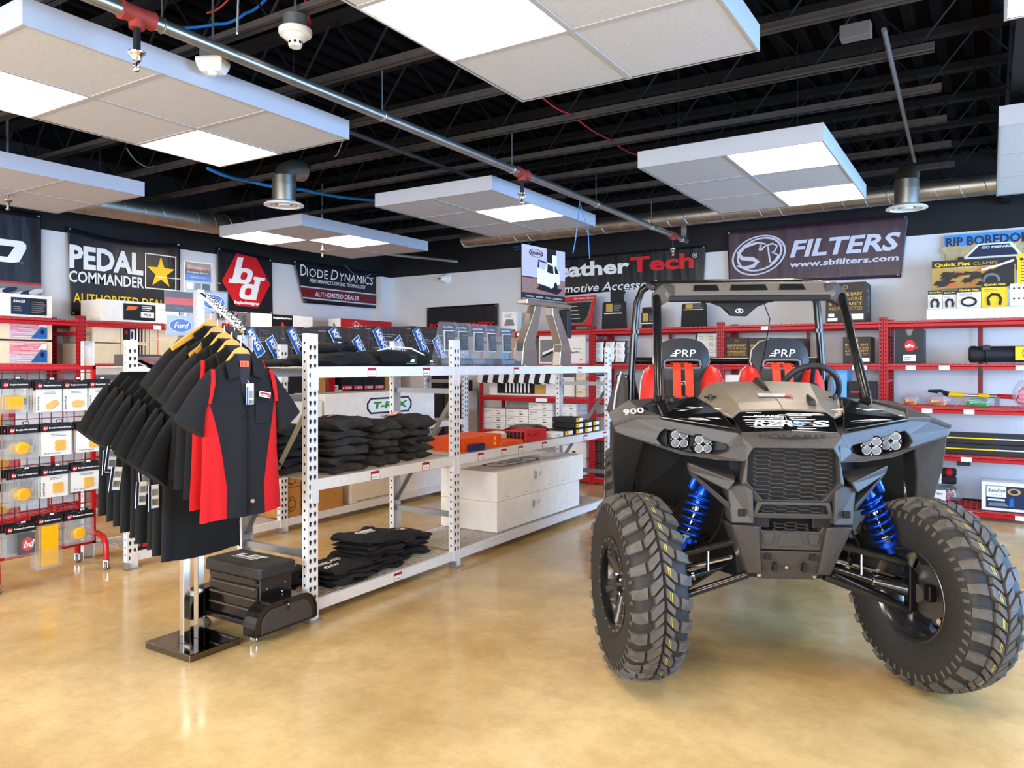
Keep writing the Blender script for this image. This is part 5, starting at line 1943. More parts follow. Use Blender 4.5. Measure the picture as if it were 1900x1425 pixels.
def p_device(f, W, H):
    f.rect(W * .04, H * .08, W * .75, H * .92, iK)
    f.rect(W * .3, H * .15, W * .45, H * .85, iW)
    f.disc(W * .36, H * .5, W * .05, H * .25, iV)
    f.rect(W * .52, H * .1, W * .58, H * .9, iW)
    f.rect(W * .64, H * .1, W * .68, H * .9, iW)
    f.text('A', W * .1, H * .55, W * .12, H * .25, iR, bold=.03)
    f.rect(W * .82, H * .1, W * .86, H * .9, iG)


LX = -7.17
carton('white carton with a dark spec label on the top red shelf below the first banner', 'x', -40, 97, 545, LX, 1.825, .4, M_white, lambda f, W, H: (f.rect(W * .42, H * .1, W * .92, H * .85, iV), f.rect(W * .68, H * .1, W * .92, H * .85, iK), f.text('RANGER', W * .45, H * .62, W * .16, H * .13, iW, .02, .3), f.lines(W * .45, H * .25, W * .6, H * .5, 3, iG), f.lines(W * .7, H * .2, W * .9, H * .75, 6, iG, .35)))
carton('white carton with orange-swirl label below the star banner', 'x', 187, 332, 560, LX, 1.825, .35, M_white, lambda f, W, H: (f.rect(W * .27, H * .1, W * .68, H * .88, iK), f.poly([(W * .3, H * .55), (W * .42, H * .6), (W * .46, H * .75), (W * .33, H * .78)], iA), f.rect(W * .49, H * .25, W * .66, H * .52, iW), f.text('700', W * .52, H * .32, W * .1, H * .12, iK, .02), f.lines(W * .5, H * .6, W * .64, H * .85, 3, iW, .35)))
carton('lower of two picture-label cartons on the second red shelf', 'x', -30, 97, 633, LX, 1.415, .4, M_cream, lambda f, W, H: (f.rect(W * .36, H * .05, W * .91, H * .95, iP), f.rect(W * .36, H * .05, W * .91, H * .45, iL), [f.rect(W * (.36 + .2 * random.random()), H * (.08 + .85 * i / 22), W * (.6 + .3 * random.random()), H * (.08 + .85 * i / 22) + H * .02, [iP, iW, iL, iR, iW][i % 5]) for i in range(22)], f.poly([(W * .66, H * .05), (W * .91, H * .05), (W * .91, H * .6), (W * .82, H * .64)], iB), f.poly([(W * .76, H * .62), (W * .91, H * .66), (W * .91, H * .9), (W * .84, H * .9)], iW), f.disc(W * .84, H * .4, W * .03, H * .13, iK), f.text('RANCHO', W * .38, H * .8, W * .18, H * .09, iW, .02)))
carton('upper of two picture-label cartons on the second red shelf', 'x', -30, 97, 594, LX, 1.415 + .212, .4, M_cream, lambda f, W, H: (f.rect(W * .36, H * .05, W * .91, H * .95, iP), f.rect(W * .36, H * .05, W * .91, H * .45, iL), [f.rect(W * (.36 + .2 * random.random()), H * (.08 + .85 * i / 22), W * (.6 + .3 * random.random()), H * (.08 + .85 * i / 22) + H * .02, [iP, iW, iL, iR, iW][i % 5]) for i in range(22)], f.poly([(W * .66, H * .05), (W * .91, H * .05), (W * .91, H * .6), (W * .82, H * .64)], iB), f.poly([(W * .76, H * .62), (W * .91, H * .66), (W * .91, H * .9), (W * .84, H * .9)], iW), f.disc(W * .84, H * .4, W * .03, H * .13, iK), f.text('RANCHO', W * .38, H * .8, W * .18, H * .09, iW, .02)), h=.18)
carton('plain cream carton, lower, on the second red shelf behind the rack uprights', 'x', 158, 224, 637, LX, 1.415, .4, M_cream)
carton('plain cream carton, upper, on the second red shelf behind the rack uprights', 'x', 172, 224, 606, LX, 1.415 + .203, .4, M_cream, h=.16)
carton('carton with a device picture, lower, beside the plain cream cartons', 'x', 226, 277, 637, LX, 1.415, .38, M_cream, p_device)
carton('carton with a device picture, upper, beside the plain cream cartons', 'x', 226, 277, 608, LX, 1.415 + .203, .38, M_cream, p_device, h=.16)
carton('cream carton with a thin red line next to the device cartons', 'x', 279, 330, 608, LX, 1.415, .38, M_cream, lambda f, W, H: f.rect(W * .25, 0, W * .28, H, iA))
for k, (a, b_) in enumerate(((-40, 60), (62, 128), (190, 300), (302, 384))):
    carton(['white carton on the third wall shelf behind the grid display, outermost', 'white carton on the third wall shelf behind the grid display, inner one', 'grey carton on the third wall shelf behind the polos', 'kraft carton on the third wall shelf behind the work shirts'][k], 'x', a, b_, 0, LX, 1.02, .4, [M_white, M_white, M_greyc, M_kraft][k], h=.24)
for k, (a, b_, m) in enumerate(((-30, 70, M_greyc), (80, 128, M_white), (200, 300, M_kraft))):
    carton(['grey carton low on the wall shelf behind the grid display', 'white carton low on the wall shelf behind the grid display', 'kraft carton low on the wall shelf behind the polos'][k], 'x', a, b_, 0, LX, .587, .4, m, h=.26)
carton('long white light-bar carton with a black centre label below the hexagon banner', 'x', 465, 580, 584, LX, 1.825, .22, M_white, lambda f, W, H: (f.rect(W * .32, 0, W * .66, H, iK), f.text('bajadesigns', W * .34, H * .66, W * .3, H * .2, iW, .04, .2), f.poly(hexpts(W * .49, H * .35, .03), iR), f.lines(W * .35, H * .08, W * .62, H * .16, 1, iG)), sideprint=lambda f, W, H: (f.rect(0, 0, W, H, iG), f.ring(W * .5, H * .55, .035, .05, .2, iK), f.text('b', W * .45, H * .4, .03, .06, iK, .03)))
carton('long red light-bar carton with a white hexagon logo by the room corner', 'x', 632, 727, 594, LX, 1.825, .22, M_redc, lambda f, W, H: (f.poly(hexpts(W * .28, H * .5, .075), iW), f.poly(hexpts(W * .28, H * .5, .067), iR), f.text('bd', W * .235, H * .3, .09, .075, iW, .04, .3), f.text('bajadesigns', W * .37, H * .4, W * .42, H * .2, iW, .04, .2)), sideprint=lambda f, W, H: (f.rect(0, 0, W, H, iW), f.text('b', W * .4, H * .4, .04, .06, iK, .03)))
for k, (a, b_) in enumerate(((633, 655), (655, 675), (675, 694), (694, 714))):
    carton('small black carton with red lettering, %s from the white mini cartons' % ['first', 'second', 'third', 'fourth'][k], 'x', a + .8, b_ - .8, 700, LX, 1.02, .2, M_blackc, lambda f, W, H: (f.rect(W * .06, H * .25, W * .94, H * .5, iR), f.text('K VIDEO', W * .1, H * .3, W * .8, H * .15, iW, .02, .2), f.rect(W * .55, H * .05, W * .9, H * .16, iW)), group='small black cartons with red lettering')
for k, (a, b_, zo) in enumerate(((617, 628, 0), (617, 628, .065), (629, 636, 0))):
    carton(['white mini carton, lower, beside the small black cartons', 'white mini carton, upper, beside the small black cartons', 'lone white mini carton touching the small black cartons'][k], 'x', a, b_, 0, LX, 1.02 + zo, .1, M_cream, lambda f, W, H: f.rect(W * .3, H * .3, W * .7, H * .6, iG), h=.06)
for k, (a, b_, hh, m) in enumerate(((440, 500, .3, M_kraft), (503, 560, .26, M_blackc), (565, 604, .3, M_kraft), (716, 730, .3, M_kraft), (430, 520, .3, M_white), (540, 600, .24, M_greyc), (640, 700, .28, M_cream))):
    carton(['kraft carton on the wall shelf behind the shirts', 'black carton on the wall shelf behind the nearest grey upright', 'kraft carton beside the white mini cartons', 'kraft carton on the wall shelf near the room corner', 'white carton on the lowest-but-one wall shelf', 'grey carton on the lowest-but-one wall shelf', 'cream carton on the lowest-but-one wall shelf'][k], 'x', a, b_, 0, LX, 1.02 if k < 4 else .587, .35, m, h=hh)

# --- rack two
RX = -5.02


def p_king(seed):
    def fn(f, W, H):
        r = random.Random(seed)
        for i in range(22):
            y = H * r.random()
            x = W * r.random()
            f.rect(x, y, min(W, x + W * r.uniform(.1, .4)), y + .0025, iW if i % 2 else iG)
            x = W * r.random()
            y = H * r.random() * .7
            f.rect(x, y, x + .0025, min(H, y + H * r.uniform(.2, .6)), iG)
        for i in range(8):
            f.rect(W * (.1 + .02 * i), H * .5, W * (.1 + .02 * i) + .002, H, iG)
        for cx, cy in ((.22, .62), (.74, .40)):
            a = -PI / 3.2
            ca, sa = math.cos(a), math.sin(a)
            L, h2 = H * .40, H * .15
            x0, y0 = W * cx, H * cy
            q = lambda x, y: (min(W, max(0, x0 + x * ca - y * sa)), min(H, max(0, y0 + x * sa + y * ca)))
            f.poly([q(-L, -h2), (q(L, -h2)), q(L * 1.05, 0), q(L, h2), q(-L, h2)], iW)
            f.poly([q(-L * .95, -h2 * .86), (q(L * .95, -h2 * .86)), q(L, 0), q(L * .95, h2 * .86), q(-L * .95, h2 * .86)], iB)
            p = q(-L * .8, -h2 * .3)
            f.text('KING', p[0], p[1], L * 1.45, h2 * .95, iW, bold=.05, rot=a)
    return fn


for k, (a, b_) in enumerate(((452, 528), (528, 606), (606, 688), (688, 762), (762, 832))):
    carton(['black carton with line drawings and blue diamond tags, nearest the shirts', 'black carton with line drawings and blue diamond tags, second of the row', 'black carton with line drawings and blue diamond tags, third of the row', 'black carton with line drawings and blue diamond tags, fourth of the row', 'black carton with line drawings and blue tags at the row end by the clamshells'][k], 'x', a + .5, b_ - .5, 607, -5.1, 1.393, .42, mat('charcoal_carton', (60, 55, 54), .5, noise=(14, .12)), p_king(k + 3), group='black cartons with blue tags on the second grey rack')


def p_trex(f, W, H):
    def rr(x0, y0, x1, y1, c, m):
        f.poly([(x0 + c, y0), (x1 - c, y0), (x1, y0 + c), (x1, y1 - c), (x1 - c, y1), (x0 + c, y1), (x0, y1 - c), (x0, y0 + c)], m)
    rr(W * .34, H * .38, W * .76, H * .84, .05, iV)
    rr(W * .355, H * .43, W * .745, H * .79, .04, iW)
    f.text('T-REX', W * .39, H * .52, W * .32, H * .2, iN, bold=.05, shear=.25)
    f.text('GRILLES', W * .46, H * .27, W * .2, H * .07, iV, .02)
    f.lines(W * .46, H * .12, W * .62, H * .2, 2, iV)


carton('big white carton with green letters in a dark frame', 'x', 603, 806, 727, RX, .80, .4, M_white, p_trex, tape=True)
carton('plain white carton on the second grey rack next to the green-lettered one', 'x', 540, 598, 745, RX, .80, .4, M_white, lambda f, W, H: f.lines(W * .6, H * .3, W * .9, H * .5, 2, iK))
carton('cream carton with a yellow splash on the second grey rack', 'x', 814, 832, 783, RX, .80, .3, M_cream, lambda f, W, H: (f.disc(W * .4, H * .8, W * .25, H * .18, iY), f.text('oo', W * .3, H * .72, W * .15, H * .1, iK, .02)))


def p_hands(f, W, H):
    f.ring(W * .5, H * .45, .05, .035, .15, iK)
    f.stroke([(W * .3, H * .3), (W * .5, H * .18), (W * .72, H * .32)], .006, iK)
    f.stroke([(W * .36, H * .62), (W * .5, H * .72), (W * .66, H * .6)], .006, iK)


carton('kraft carton with a care symbol, lower of two behind the grey upright', 'x', 524, 558, 905, RX, .11, .4, M_kraft, p_hands, tape=True)
carton('kraft carton with a care symbol, upper of two behind the grey upright', 'x', 524, 558, 878, RX, .11 + .255, .4, M_kraft, p_hands, h=.13)
carton('lone kraft carton beside the white cartons under the second grey rack', 'x', 592, 636, 893, RX, .11, .42, M_kraft, tape=True)
carton('long white carton next to the lone kraft carton at floor level', 'x', 652, 737, 880, RX, .11, .42, M_cream, lambda f, W, H: (f.disc(W * .06, H * .8, .006, .006, iG), f.lines(W * .1, H * .05, W * .9, H * .12, 1, iG)))
carton('long white carton at floor level farther from the lone kraft carton', 'x', 742, 826, 855, RX, .11, .42, M_white, lambda f, W, H: (f.text('o', W * .04, H * .7, .04, .04, iK), f.lines(W * .1, H * .72, W * .2, H * .85, 2, iK)))
carton('small black box with a grey label at floor level under the polos', 'x', 250, 262, 1000, RX, .11, .06, M_blackc, lambda f, W, H: f.rect(W * .1, H * .2, W * .9, H * .7, iG), h=.13)
carton('small black box with red square label at floor level under the polos', 'x', 263, 277, 1000, RX, .11, .06, M_blackc, lambda f, W, H: (f.rect(W * .1, H * .15, W * .95, H * .95, iR), f.text('TW', W * .25, H * .4, W * .5, H * .3, iW, .03)), h=.13)
o = carton('dark wedge-shaped pack with red script on the second grey rack above the polos', 'x', 236, 300, 655, -5.06, 1.393, .16, mat('dark_metal_pack', (70, 64, 60), .4), lambda f, W, H: (f.rect(W * .3, H * .2, W * .95, H * .8, iG), f.text('swisstrax', W * .35, H * .35, W * .5, H * .3, iR, .03, .3)), h=.085)

# licence plates on a wire display standing on the second grey rack
pd = thing('plate_display', 'white wire plate display on top of the second grey rack', 'display stand', (-5.2, 3.6, 1.393))
MB().box(-.1, .1, -.16, .16, .001, .012).build('display_base', M_plastic, pd)
MB().tube([(0, 0, .01), (0, 0, .8)], .012, 8).build('display_post', M_plastic, pd)
for z in (.2, .42, .57, .66):
    MB().tube([(.012, -.24, z), (.012, .30, z)], .003, 5).tube([(.0, 0, z), (.09, 0, z)], .003, 5).build('display_wire', M_plastic, pd)


def plate(label, u0, u1, vt, vb, fn, m, X=-5.1):
    y0, y1 = on_x(u0, 600, X)[1], on_x(u1, 600, X)[1]
    um = (u0 + u1) / 2
    z1, z0 = on_x(um, vt, X)[2], on_x(um, vb, X)[2]
    o = MB().box(-.002, .002, 0, y1 - y0, 0, z1 - z0).build('licence_plate', m, None, bevel=.001)
    o.location = (X, y0, z0)
    tag(o, label, 'licence plate', 'plates on the wire display')
    f = Face((.002, 0, 0), (0, 1, 0), (0, 0, 1))
    fn(f, y1 - y0, z1 - z0)
    f.build('plate_print', INKS, o)
    sl_ = MB().box(-.004, .0045, -.008, y1 - y0 + .008, -.008, z1 - z0 + .01).build('clear_sleeve', clear_mat('plate_sleeve', (245, 248, 250), .12, .05), o)


M_plate = mat('plate_black', (30, 28, 32), .35)
M_plates = mat('plate_silver', (176, 184, 194), .3, metal=.4)
ford = lambda f, W, H: (f.disc(W * .5, H * .5, W * .42, H * .36, iW), f.disc(W * .5, H * .5, W * .40, H * .33, iB), f.text('Ford', W * .26, H * .34, W * .48, H * .32, iW, .02, .3))
plate('black licence plate with a wide red stripe on the wire display', 307, 358, 541, 579, lambda f, W, H: (f.rect(0, H * .35, W, H * .68, iR), f.text('Ford', W * .35, H * .1, W * .3, H * .15, iB, .02, .3)), M_plate)
plate('silver plate with a blue oval under the red-striped plate', 309, 360, 586, 622, ford, M_plates)
plate('silver plate with a blue oval beside the chrome arm', 371, 421, 541, 580, ford, M_plates)
plate('black header plate with orange script and a blue band atop the wire display', 343, 391, 488, 521, lambda f, W, H: (f.rect(0, 0, W, H * .32, iB), f.text('Bronsport', W * .08, H * .55, W * .84, H * .3, iA, .04, .2), f.text('RUBBER MATS', W * .1, H * .4, W * .8, H * .08, iW), f.text('AVAILABLE TO YOU', W * .2, H * .14, W * .6, H * .08, iW)), M_plate)
plate('small grey plate with two windows under the header plate', 343, 391, 523, 540, lambda f, W, H: (f.rect(W * .05, H * .15, W * .3, H * .85, iW), f.rect(W * .36, H * .15, W * .6, H * .85, iG), f.rect(W * .66, H * .15, W * .95, H * .85, iK)), M_plates)


# --- folded garments on rack one
def garment_geo(w_, d_, h_, seed):
    r = random.Random(seed)
    ph = [r.uniform(0, 6.28) for _ in range(8)]
    b = MB()
    rings = []
    n, k = 22, 15
    for j in range(k):
        q = -1 + 2 * j / (k - 1)
        e = max(.12, (1 - abs(q) ** 7)) ** .5
        y = w_ / 2 * (q if abs(q) < .95 else q)
        rr = []
        for i in range(n):
            a = 2 * PI * i / n
            ca, sa = math.cos(a), math.sin(a)
            x = d_ / 2 * abs(ca) ** .45 * (1 if ca > 0 else -1) * (.92 + .08 * e)
            z = h_ / 2 * abs(sa) ** .55 * (1 if sa > 0 else -1) * e
            wv = .012 * math.sin(3 * q + ph[0] + 2 * a) + .008 * math.sin(7 * q + ph[1]) + .006 * math.sin(5 * a + ph[2])
            x += wv
            z += .005 * math.sin(4 * q + ph[3]) * (1 if sa > 0 else .6) + .004 * math.sin(9 * x * 10 + ph[4])
            # fold line on the front edge
            if ca > .8:
                x -= .003 * math.exp(-(sa / .2) ** 2)
            rr.append((x, y + .01 * math.sin(3 * a + ph[5]), z + h_ / 2))
        rings.append(rr)
    b.loft(rings)
    return b


M_sweat = mat('black_fleece', (50, 46, 43), .95, noise=(120, .2), bump=(400, .3))
M_tee = mat('black_jersey', (33, 32, 35), .9, noise=(120, .2), bump=(500, .2))
GV = {}


def garment(kind, label, x, y, z, w_, d_, h_, seed, rz, m, group, cat, fn=None):
    key = (kind, seed % 4)
    if key not in GV:
        o = garment_geo(1, 1, 1, seed % 4) if False else garment_geo(w_, d_, h_, seed % 4)
        o = o.build(kind, m, None, smooth=70)
        GV[key] = (o, w_, d_, h_)
    else:
        s, a, b_, c = GV[key]
        o = s.copy()
        COL.objects.link(o)
        o.scale = (d_ / b_, w_ / a, h_ / c)
    o.location = (x, y, z)
    o.rotation_euler = (0, 0, rz)
    tag(o, label, cat, group)
    if fn:
        f = Face((d_ * .05, -w_ * .28, h_ + .014), (0, 1, 0), (-1, 0, 0))
        fn(f)
        tops = [v.co for v in o.data.vertices if v.co.z > h_ * .4]
        sx, sy, sz = o.scale
        nv = []
        for k_, p in enumerate(f.b.v):
            x_, y_ = p[0] / sx, p[1] / sy
            near = sorted(((c.x - x_) ** 2 + (c.y - y_) ** 2, c.z) for c in tops)[:4]
            nv.append((x_, y_, max(c[1] for c in near) + .003 + (p[2] - h_ - .014) * .8))
        f.b.v = nv
        f.build('chest_print', INKS, o)
    return o


ORD = ['lowest', 'second', 'third', 'fourth', 'fifth', 'sixth', 'seventh']


def stack(kind, cat, where, x, y, z0, w_, d_, hs, m, group, seed, fn=None, topfn=None, cloth='black'):
    z = z0
    for i, h_ in enumerate(hs):
        top = i == len(hs) - 1
        lab = '%s %s, %s from bottom of the stack %s' % (cloth, kind.replace('_', ' ').replace('folded ', ''), ORD[i] if i else 'first', where)
        if top:
            lab = '%s %s on top of the stack %s' % (cloth, kind.replace('_', ' ').replace('folded ', ''), where)
        garment(kind, lab, x + random.uniform(-.02, .02), y + random.uniform(-.018, .018), z, w_ * random.uniform(.9, 1.03), d_, h_, seed + i, random.uniform(-.06, .06), m, group, cat, topfn if top else (fn if i % 2 else None))
        z += h_ * .93


zs = .774
gh = 'folded hoodies on the clothing rack'
stack('folded_hoodie', 'hoodie', 'behind the nearest grey upright', -3.50, 3.10, zs, .36, .24, [.05, .046, .048, .05, .048, .05], M_sweat, gh, 1)
stack('folded_hoodie', 'hoodie', 'just inside the nearest grey upright', -3.30, 3.28, zs, .31, .28, [.052, .05, .062, .05, .05, .072], M_sweat, gh, 5, topfn=lambda f: (f.rect(0, .02, .06, .05, iA), f.rect(.01, .03, .1, .04, iW)))
stack('folded_hoodie', 'hoodie', 'in the middle of the nearer rack bay', -3.32, 3.635, zs, .225, .28, [.07, .05, .05, .06, .07], M_sweat, gh, 9)
stack('folded_hoodie', 'hoodie', 'next to the second grey upright', -3.34, 3.985, zs, .27, .28, [.056, .05, .056, .056, .09], M_sweat, gh, 12, topfn=lambda f: (f.rect(-.02, .06, .07, .14, iR), f.rect(.0, .07, .05, .1, iW), f.rect(-.01, .11, .06, .125, iW)))
gt = 'folded tees on the bottom rack shelf'


def tee_print(f):
    f.poly([(0, .03), (.16, .03), (.18, .07), (.02, .075)], iW)
    f.poly([(.02, .035), (.12, .035), (.13, .06), (.03, .06)], iR)
    f.text('OFFROAD', .01, .0, .14, .022, iW, .03, .2)


stack('folded_tee', 'T-shirt', 'behind the nearest upright', -3.52, 3.10, .113, .3, .3, [.03, .03, .032], M_tee, gt, 2, topfn=lambda f: f.text('TRAIL', 0, .0, .16, .07, iW, .04, .2))
stack('folded_tee', 'T-shirt', 'with white lettering', -3.31, 3.29, .113, .33, .3, [.03, .028, .032, .03], M_tee, gt, 3, topfn=lambda f: (f.text('OVERLAND', -.06, .03, .2, .045, iW, .04, .2), f.text('CREW', -.06, -.03, .12, .03, iW, .04, .2)))
stack('folded_tee', 'T-shirt', 'with a red print, taller one', -3.36, 3.62, .113, .34, .32, [.032, .032, .03, .034, .03, .034, .04], M_tee, gt, 5, topfn=tee_print)
stack('folded_tee', 'T-shirt', 'with a red print by the second upright', -3.42, 3.99, .113, .33, .32, [.03, .032, .034, .03, .034], M_tee, gt, 8, topfn=tee_print)
# top shelf: folded shirt, jacket with piping
garment('folded_shirt', 'folded black work shirt lying on the top shelf beside the nearest grey upright', -3.38, 3.36, 1.396, .46, .34, .085, 1, .1, M_cloth, 'folded tops on the top shelf', 'shirt')
o = garment('folded_shirt', 'collared black shirt heaped on another on the top shelf', -3.40, 3.33, 1.475, .26, .26, .06, 2, .3, M_cloth, 'folded tops on the top shelf', 'shirt')
MB().hull2([(.05, -.05, .075), (.12, -.02, .06), (.1, .06, .07), (.02, .04, .085)], [(.05, -.05, .085), (.125, -.02, .068), (.1, .06, .08), (.02, .04, .098)]).build('collar', M_cloth, o, bevel=.004)
o = garment('folded_jacket', 'folded black jacket with white piping and a green-edged tag on the top shelf', -3.36, 3.86, 1.396, .48, .32, .10, 3, -.08, M_cloth2, 'folded tops on the top shelf', 'jacket')
MB().tube([(.07, -.20, .095), (.05, -.05, .125), (.10, .08, .115), (.15, .15, .07)], .006, 6).tube([(.12, .1, .05), (.16, .22, .03)], .005, 6).build('piping', WHITE, o, smooth=60)
tg_ = MB().box(.165, .168, -.04, .06, .012, .075).build('price_label', M_blackc, o)
f = Face((.168, -.04, .012), (0, 1, 0), (0, 0, 1))
f.rect(.03, .014, .075, .034, iW)
f.rect(0, 0, .1, .006, iN)
f.build('label_print', INKS, tg_)
garment('folded_shirt', 'folded black shirt on the top shelf outside the nearest grey upright', -3.55, 3.10, 1.396, .24, .24, .04, 0, 0, M_cloth, 'folded tops on the top shelf', 'shirt')

# clamshell packs
M_shell = clear_mat('clamshell', (240, 244, 248), .075, .05)
M_dev = mat('device_black', (14, 14, 16), .4)
cl = None
for k, u in enumerate((829, 857, 884, 910, 936)):
    y = on_x(u, 640, -3.42)[1]
    loc = (-3.40 - .01 * (k % 2), y, 1.395)
    lab = 'clear clamshell pack with a black device, %s from the second grey upright' % ['first', 'second', 'third', 'fourth', 'fifth'][k]
    if cl is None:
        cl = c = thing('clamshell_pack', lab, 'blister pack', loc, -.35, 'clamshell packs on the top shelf')
        MB().hull2([(-.1, -.1, .0), (.055, -.105, .0), (.055, .105, .0), (-.1, .1, .0)], [(-.03, -.075, .33), (.0, -.075, .33), (.0, .075, .33), (-.03, .075, .33)]).build('clear_shell', M_shell, c, bevel=.006)
        dv = MB().hull2([(.02, -.045, .12), (.035, -.045, .12), (.035, .03, .12), (.02, .03, .12)], [(-.01, -.03, .26), (.005, -.03, .26), (.005, .045, .26), (-.01, .045, .26)]).build('device', M_dev, c, bevel=.006)
        MB().hull2([(.012, -.052, .112), (.018, -.052, .112), (.018, .037, .112), (.012, .037, .112)], [(-.018, -.037, .268), (-.012, -.037, .268), (-.012, .052, .268), (-.018, .052, .268)]).build('device_rim', M_plastic, c, bevel=.004)
        for i in range(6):
            q = .14 + .018 * i
            MB().box(.03 - i * .0045, .0365 - i * .0042, -.035 + i * .002, .022 + i * .002, q, q + .009).build('device_key', mat('key_grey', (84, 84, 92), .5), dv)
        MB().box(-.012, -.009, -.06, .06, .27, .31).build('header_card', M_blackc, c)
        f = Face((-.0088, -.06, .27), (0, 1, 0), (0, 0, 1))
        f.text('SuperChips', .01, .012, .09, .016, iW, .02)
        f.build('card_print', INKS, c)
        MB().box(-.06, .03, -.07, .07, .006, .06).build('inner_tray', clear_mat('tray_blue', (120, 125, 140), .2, .1), c, bevel=.01)
    else:
        copy_tree(cl, None, loc, (0, 0, -.35 + random.uniform(-.06, .06)), lab)
# aluminium stand with brochure board
st = thing('display_stand', 'brushed aluminium rack-leg stand holding a tilted brochure board', 'display stand', (-3.35, 5.86, 1.393))
for s in (-1, 1):
    y0, y1 = (-.43, -.16) if s < 0 else (.20, .46)
    yt0, yt1 = (-.17, -.07) if s < 0 else (.13, .23)
    rings = []
    for (za, a, b_, dx) in ((0, y0 if s < 0 else y0 + .03, y1 if s < 0 else y1, 0), (.13, y0 + .02 if s < 0 else y0 + .05, y1 - .02 if s < 0 else y1, 0), (.2, y0 + .05 if s < 0 else y0 + .08, y1 - .03 if s < 0 else y1 - .01, -.01), (.46, yt0 - .03 if s < 0 else yt0 + .01, yt1 - .01 if s < 0 else yt1 + .05, -.02), (.53, yt0, yt1, -.02)):
        rings.append([(dx + .04, a, za), (dx + .04, b_, za), (dx - .04, b_, za), (dx - .04, a, za)])
    MB().loft(rings).build('stand_leg', M_alum, st, bevel=.006)
    MB().box(-.09, .09, y0 - .03, y1 + .03, .001, .012).build('foot_plate', M_alum, st, bevel=.002)
MB().box(-.05, .05, -.36, .44, .53, .57).build('top_plate', M_alum, st, bevel=.006)
MB().box(-.03, .02, .42, .5, .26, .52).build('side_clip', mat('dark_clip', (50, 48, 58), .4), st, bevel=.004)
bo = thing('brochure_board', 'tilted brochure board picturing a white pickup above the aluminium stand', 'poster', (-3.33, 5.85, 1.966), -.12)
MB().box(-.006, 0, -.33, .31, 0, .47).build('board', M_blackc, bo)
f = Face((.0, -.33, 0), (0, 1, 0), (0, 0, 1))
M_lil = mat('print_lilac', (192, 182, 200), .5)
M_ear = mat('print_earth', (150, 108, 100), .5, noise=(60, .3))
f.rect(0, .06, .64, .47, 2)
f.rect(0, .06, .64, .2, 3)
f.rect(.0, .19, .3, .2, 1)
f.rect(.36, .3, .5, .47, 1)
f.rect(.44, .33, .51, .42, 0)
f.poly([(.2, .1), (.52, .07), (.6, .12), (.3, .16)], 1)
f.poly([(.22, .15), (.42, .12), (.56, .17), (.55, .27), (.5, .335), (.36, .35), (.33, .27), (.22, .29)], 0)
f.poly([(.36, .26), (.46, .25), (.45, .32), (.37, .335)], 1)
f.poly([(.48, .26), (.545, .255), (.5, .32), (.475, .322)], 1)
f.poly([(.22, .29), (.235, .36), (.36, .345), (.36, .335), (.25, .345), (.24, .29)], 1)
f.disc(.49, .13, .03, .05, 1)
f.poly([(.24, .12), (.4, .1), (.4, .13), (.24, .15)], 1)
f.ring(.2, .41, .1, .035, .12, 1)
f.text('ADARAC', .12, .395, .17, .03, 1, .02)
f.text('TUNDRA    RANGER    TITAN    SILVERADO', .05, .025, .54, .012, 0, .01)
f.build('board_print', [WHITE, BLACK, M_lil, M_ear], bo)
MB().box(.001, .012, -.32, .32, -.0, .012).build('board_ledge', M_alum, bo)

# second bay, middle shelf
K = .774
carton('orange carton with yellow flower marks on the middle shelf past the second upright', 'x', 858, 930, 809, -3.2, K, .3, M_orangec, lambda f, W, H: ([f.disc(W * .82, H * (.3 + .4 * i), .018, .014, iY) for i in range(2)], f.lines(W * .1, H * .3, W * .5, H * .7, 2, iR, .2)))
carton('flat red box with a navy end lying before the orange carton', 'x', 873, 900, 822, -3.165, K, .028, M_navyc, h=.052)
carton('flat white carton on the middle shelf behind the orange carton', 'x', 905, 956, 797, -3.36, K, .2, M_white, h=.07)
carton('flat orange-red carton next to the orange carton', 'x', 931, 971, 818, -3.18, K, .28, M_orangec, lambda f, W, H: f.lines(W * .2, H * .4, W * .8, H * .6, 1, iR))
ob = carton('red display carton with dark film pictures on its end', 'x', 975, 1014, 797, -3.18, K, .2, M_redc, lambda f, W, H: f.stroke([(W * .1, H * .7), (W * .3, H * .45), (W * .6, H * .7)], .006, iK), sideprint=lambda f, W, H: [f.rect(W * (.05 + .19 * i), H * .1, W * (.2 + .19 * i), H * .9, iK) for i in range(5)])
carton('small white carton beside the red display carton', 'x', 1026, 1046, 802, -3.18, K, .14, M_white, lambda f, W, H: f.lines(W * .2, H * .3, W * .8, H * .6, 2, iG))
bg = garment('black_bag', 'crumpled black plastic bag with a yellow corner behind the red display carton', -3.45, 5.72, K, .5, .24, .10, 2, .1, mat('glossy_black_film', (28, 26, 24), .2, bump=(30, .6)), None, 'bag')
MB().box(.0, .05, -.27, -.2, .02, .06).build('yellow_corner', YELLOW, bg, bevel=.006)
for (c, u0, u1, n) in ((0, 1047, 1064, 1), (1, 1068, 1083, 3), (2, 1085, 1099, 2), (3, 1100, 1112, 2)):
    for i in range(n):
        carton('black bulb box with yellow-white end, %s of the %s pile by the far upright' % (['lowest', 'second', 'third'][i], ['single', 'three-high', 'first two-high', 'second two-high'][c]), 'x', u0, u1, 0, -3.17, K + .052 * i, .24, M_blackc, lambda f, W, H: (f.rect(W * .08, H * .15, W * .45, H * .85, iY), f.rect(W * .45, H * .15, W * .92, H * .85, iW), f.disc(W * .28, H * .5, W * .07, H * .15, iA)), h=.05, group='black bulb boxes on the middle shelf')
# two long white cartons on the bottom shelf


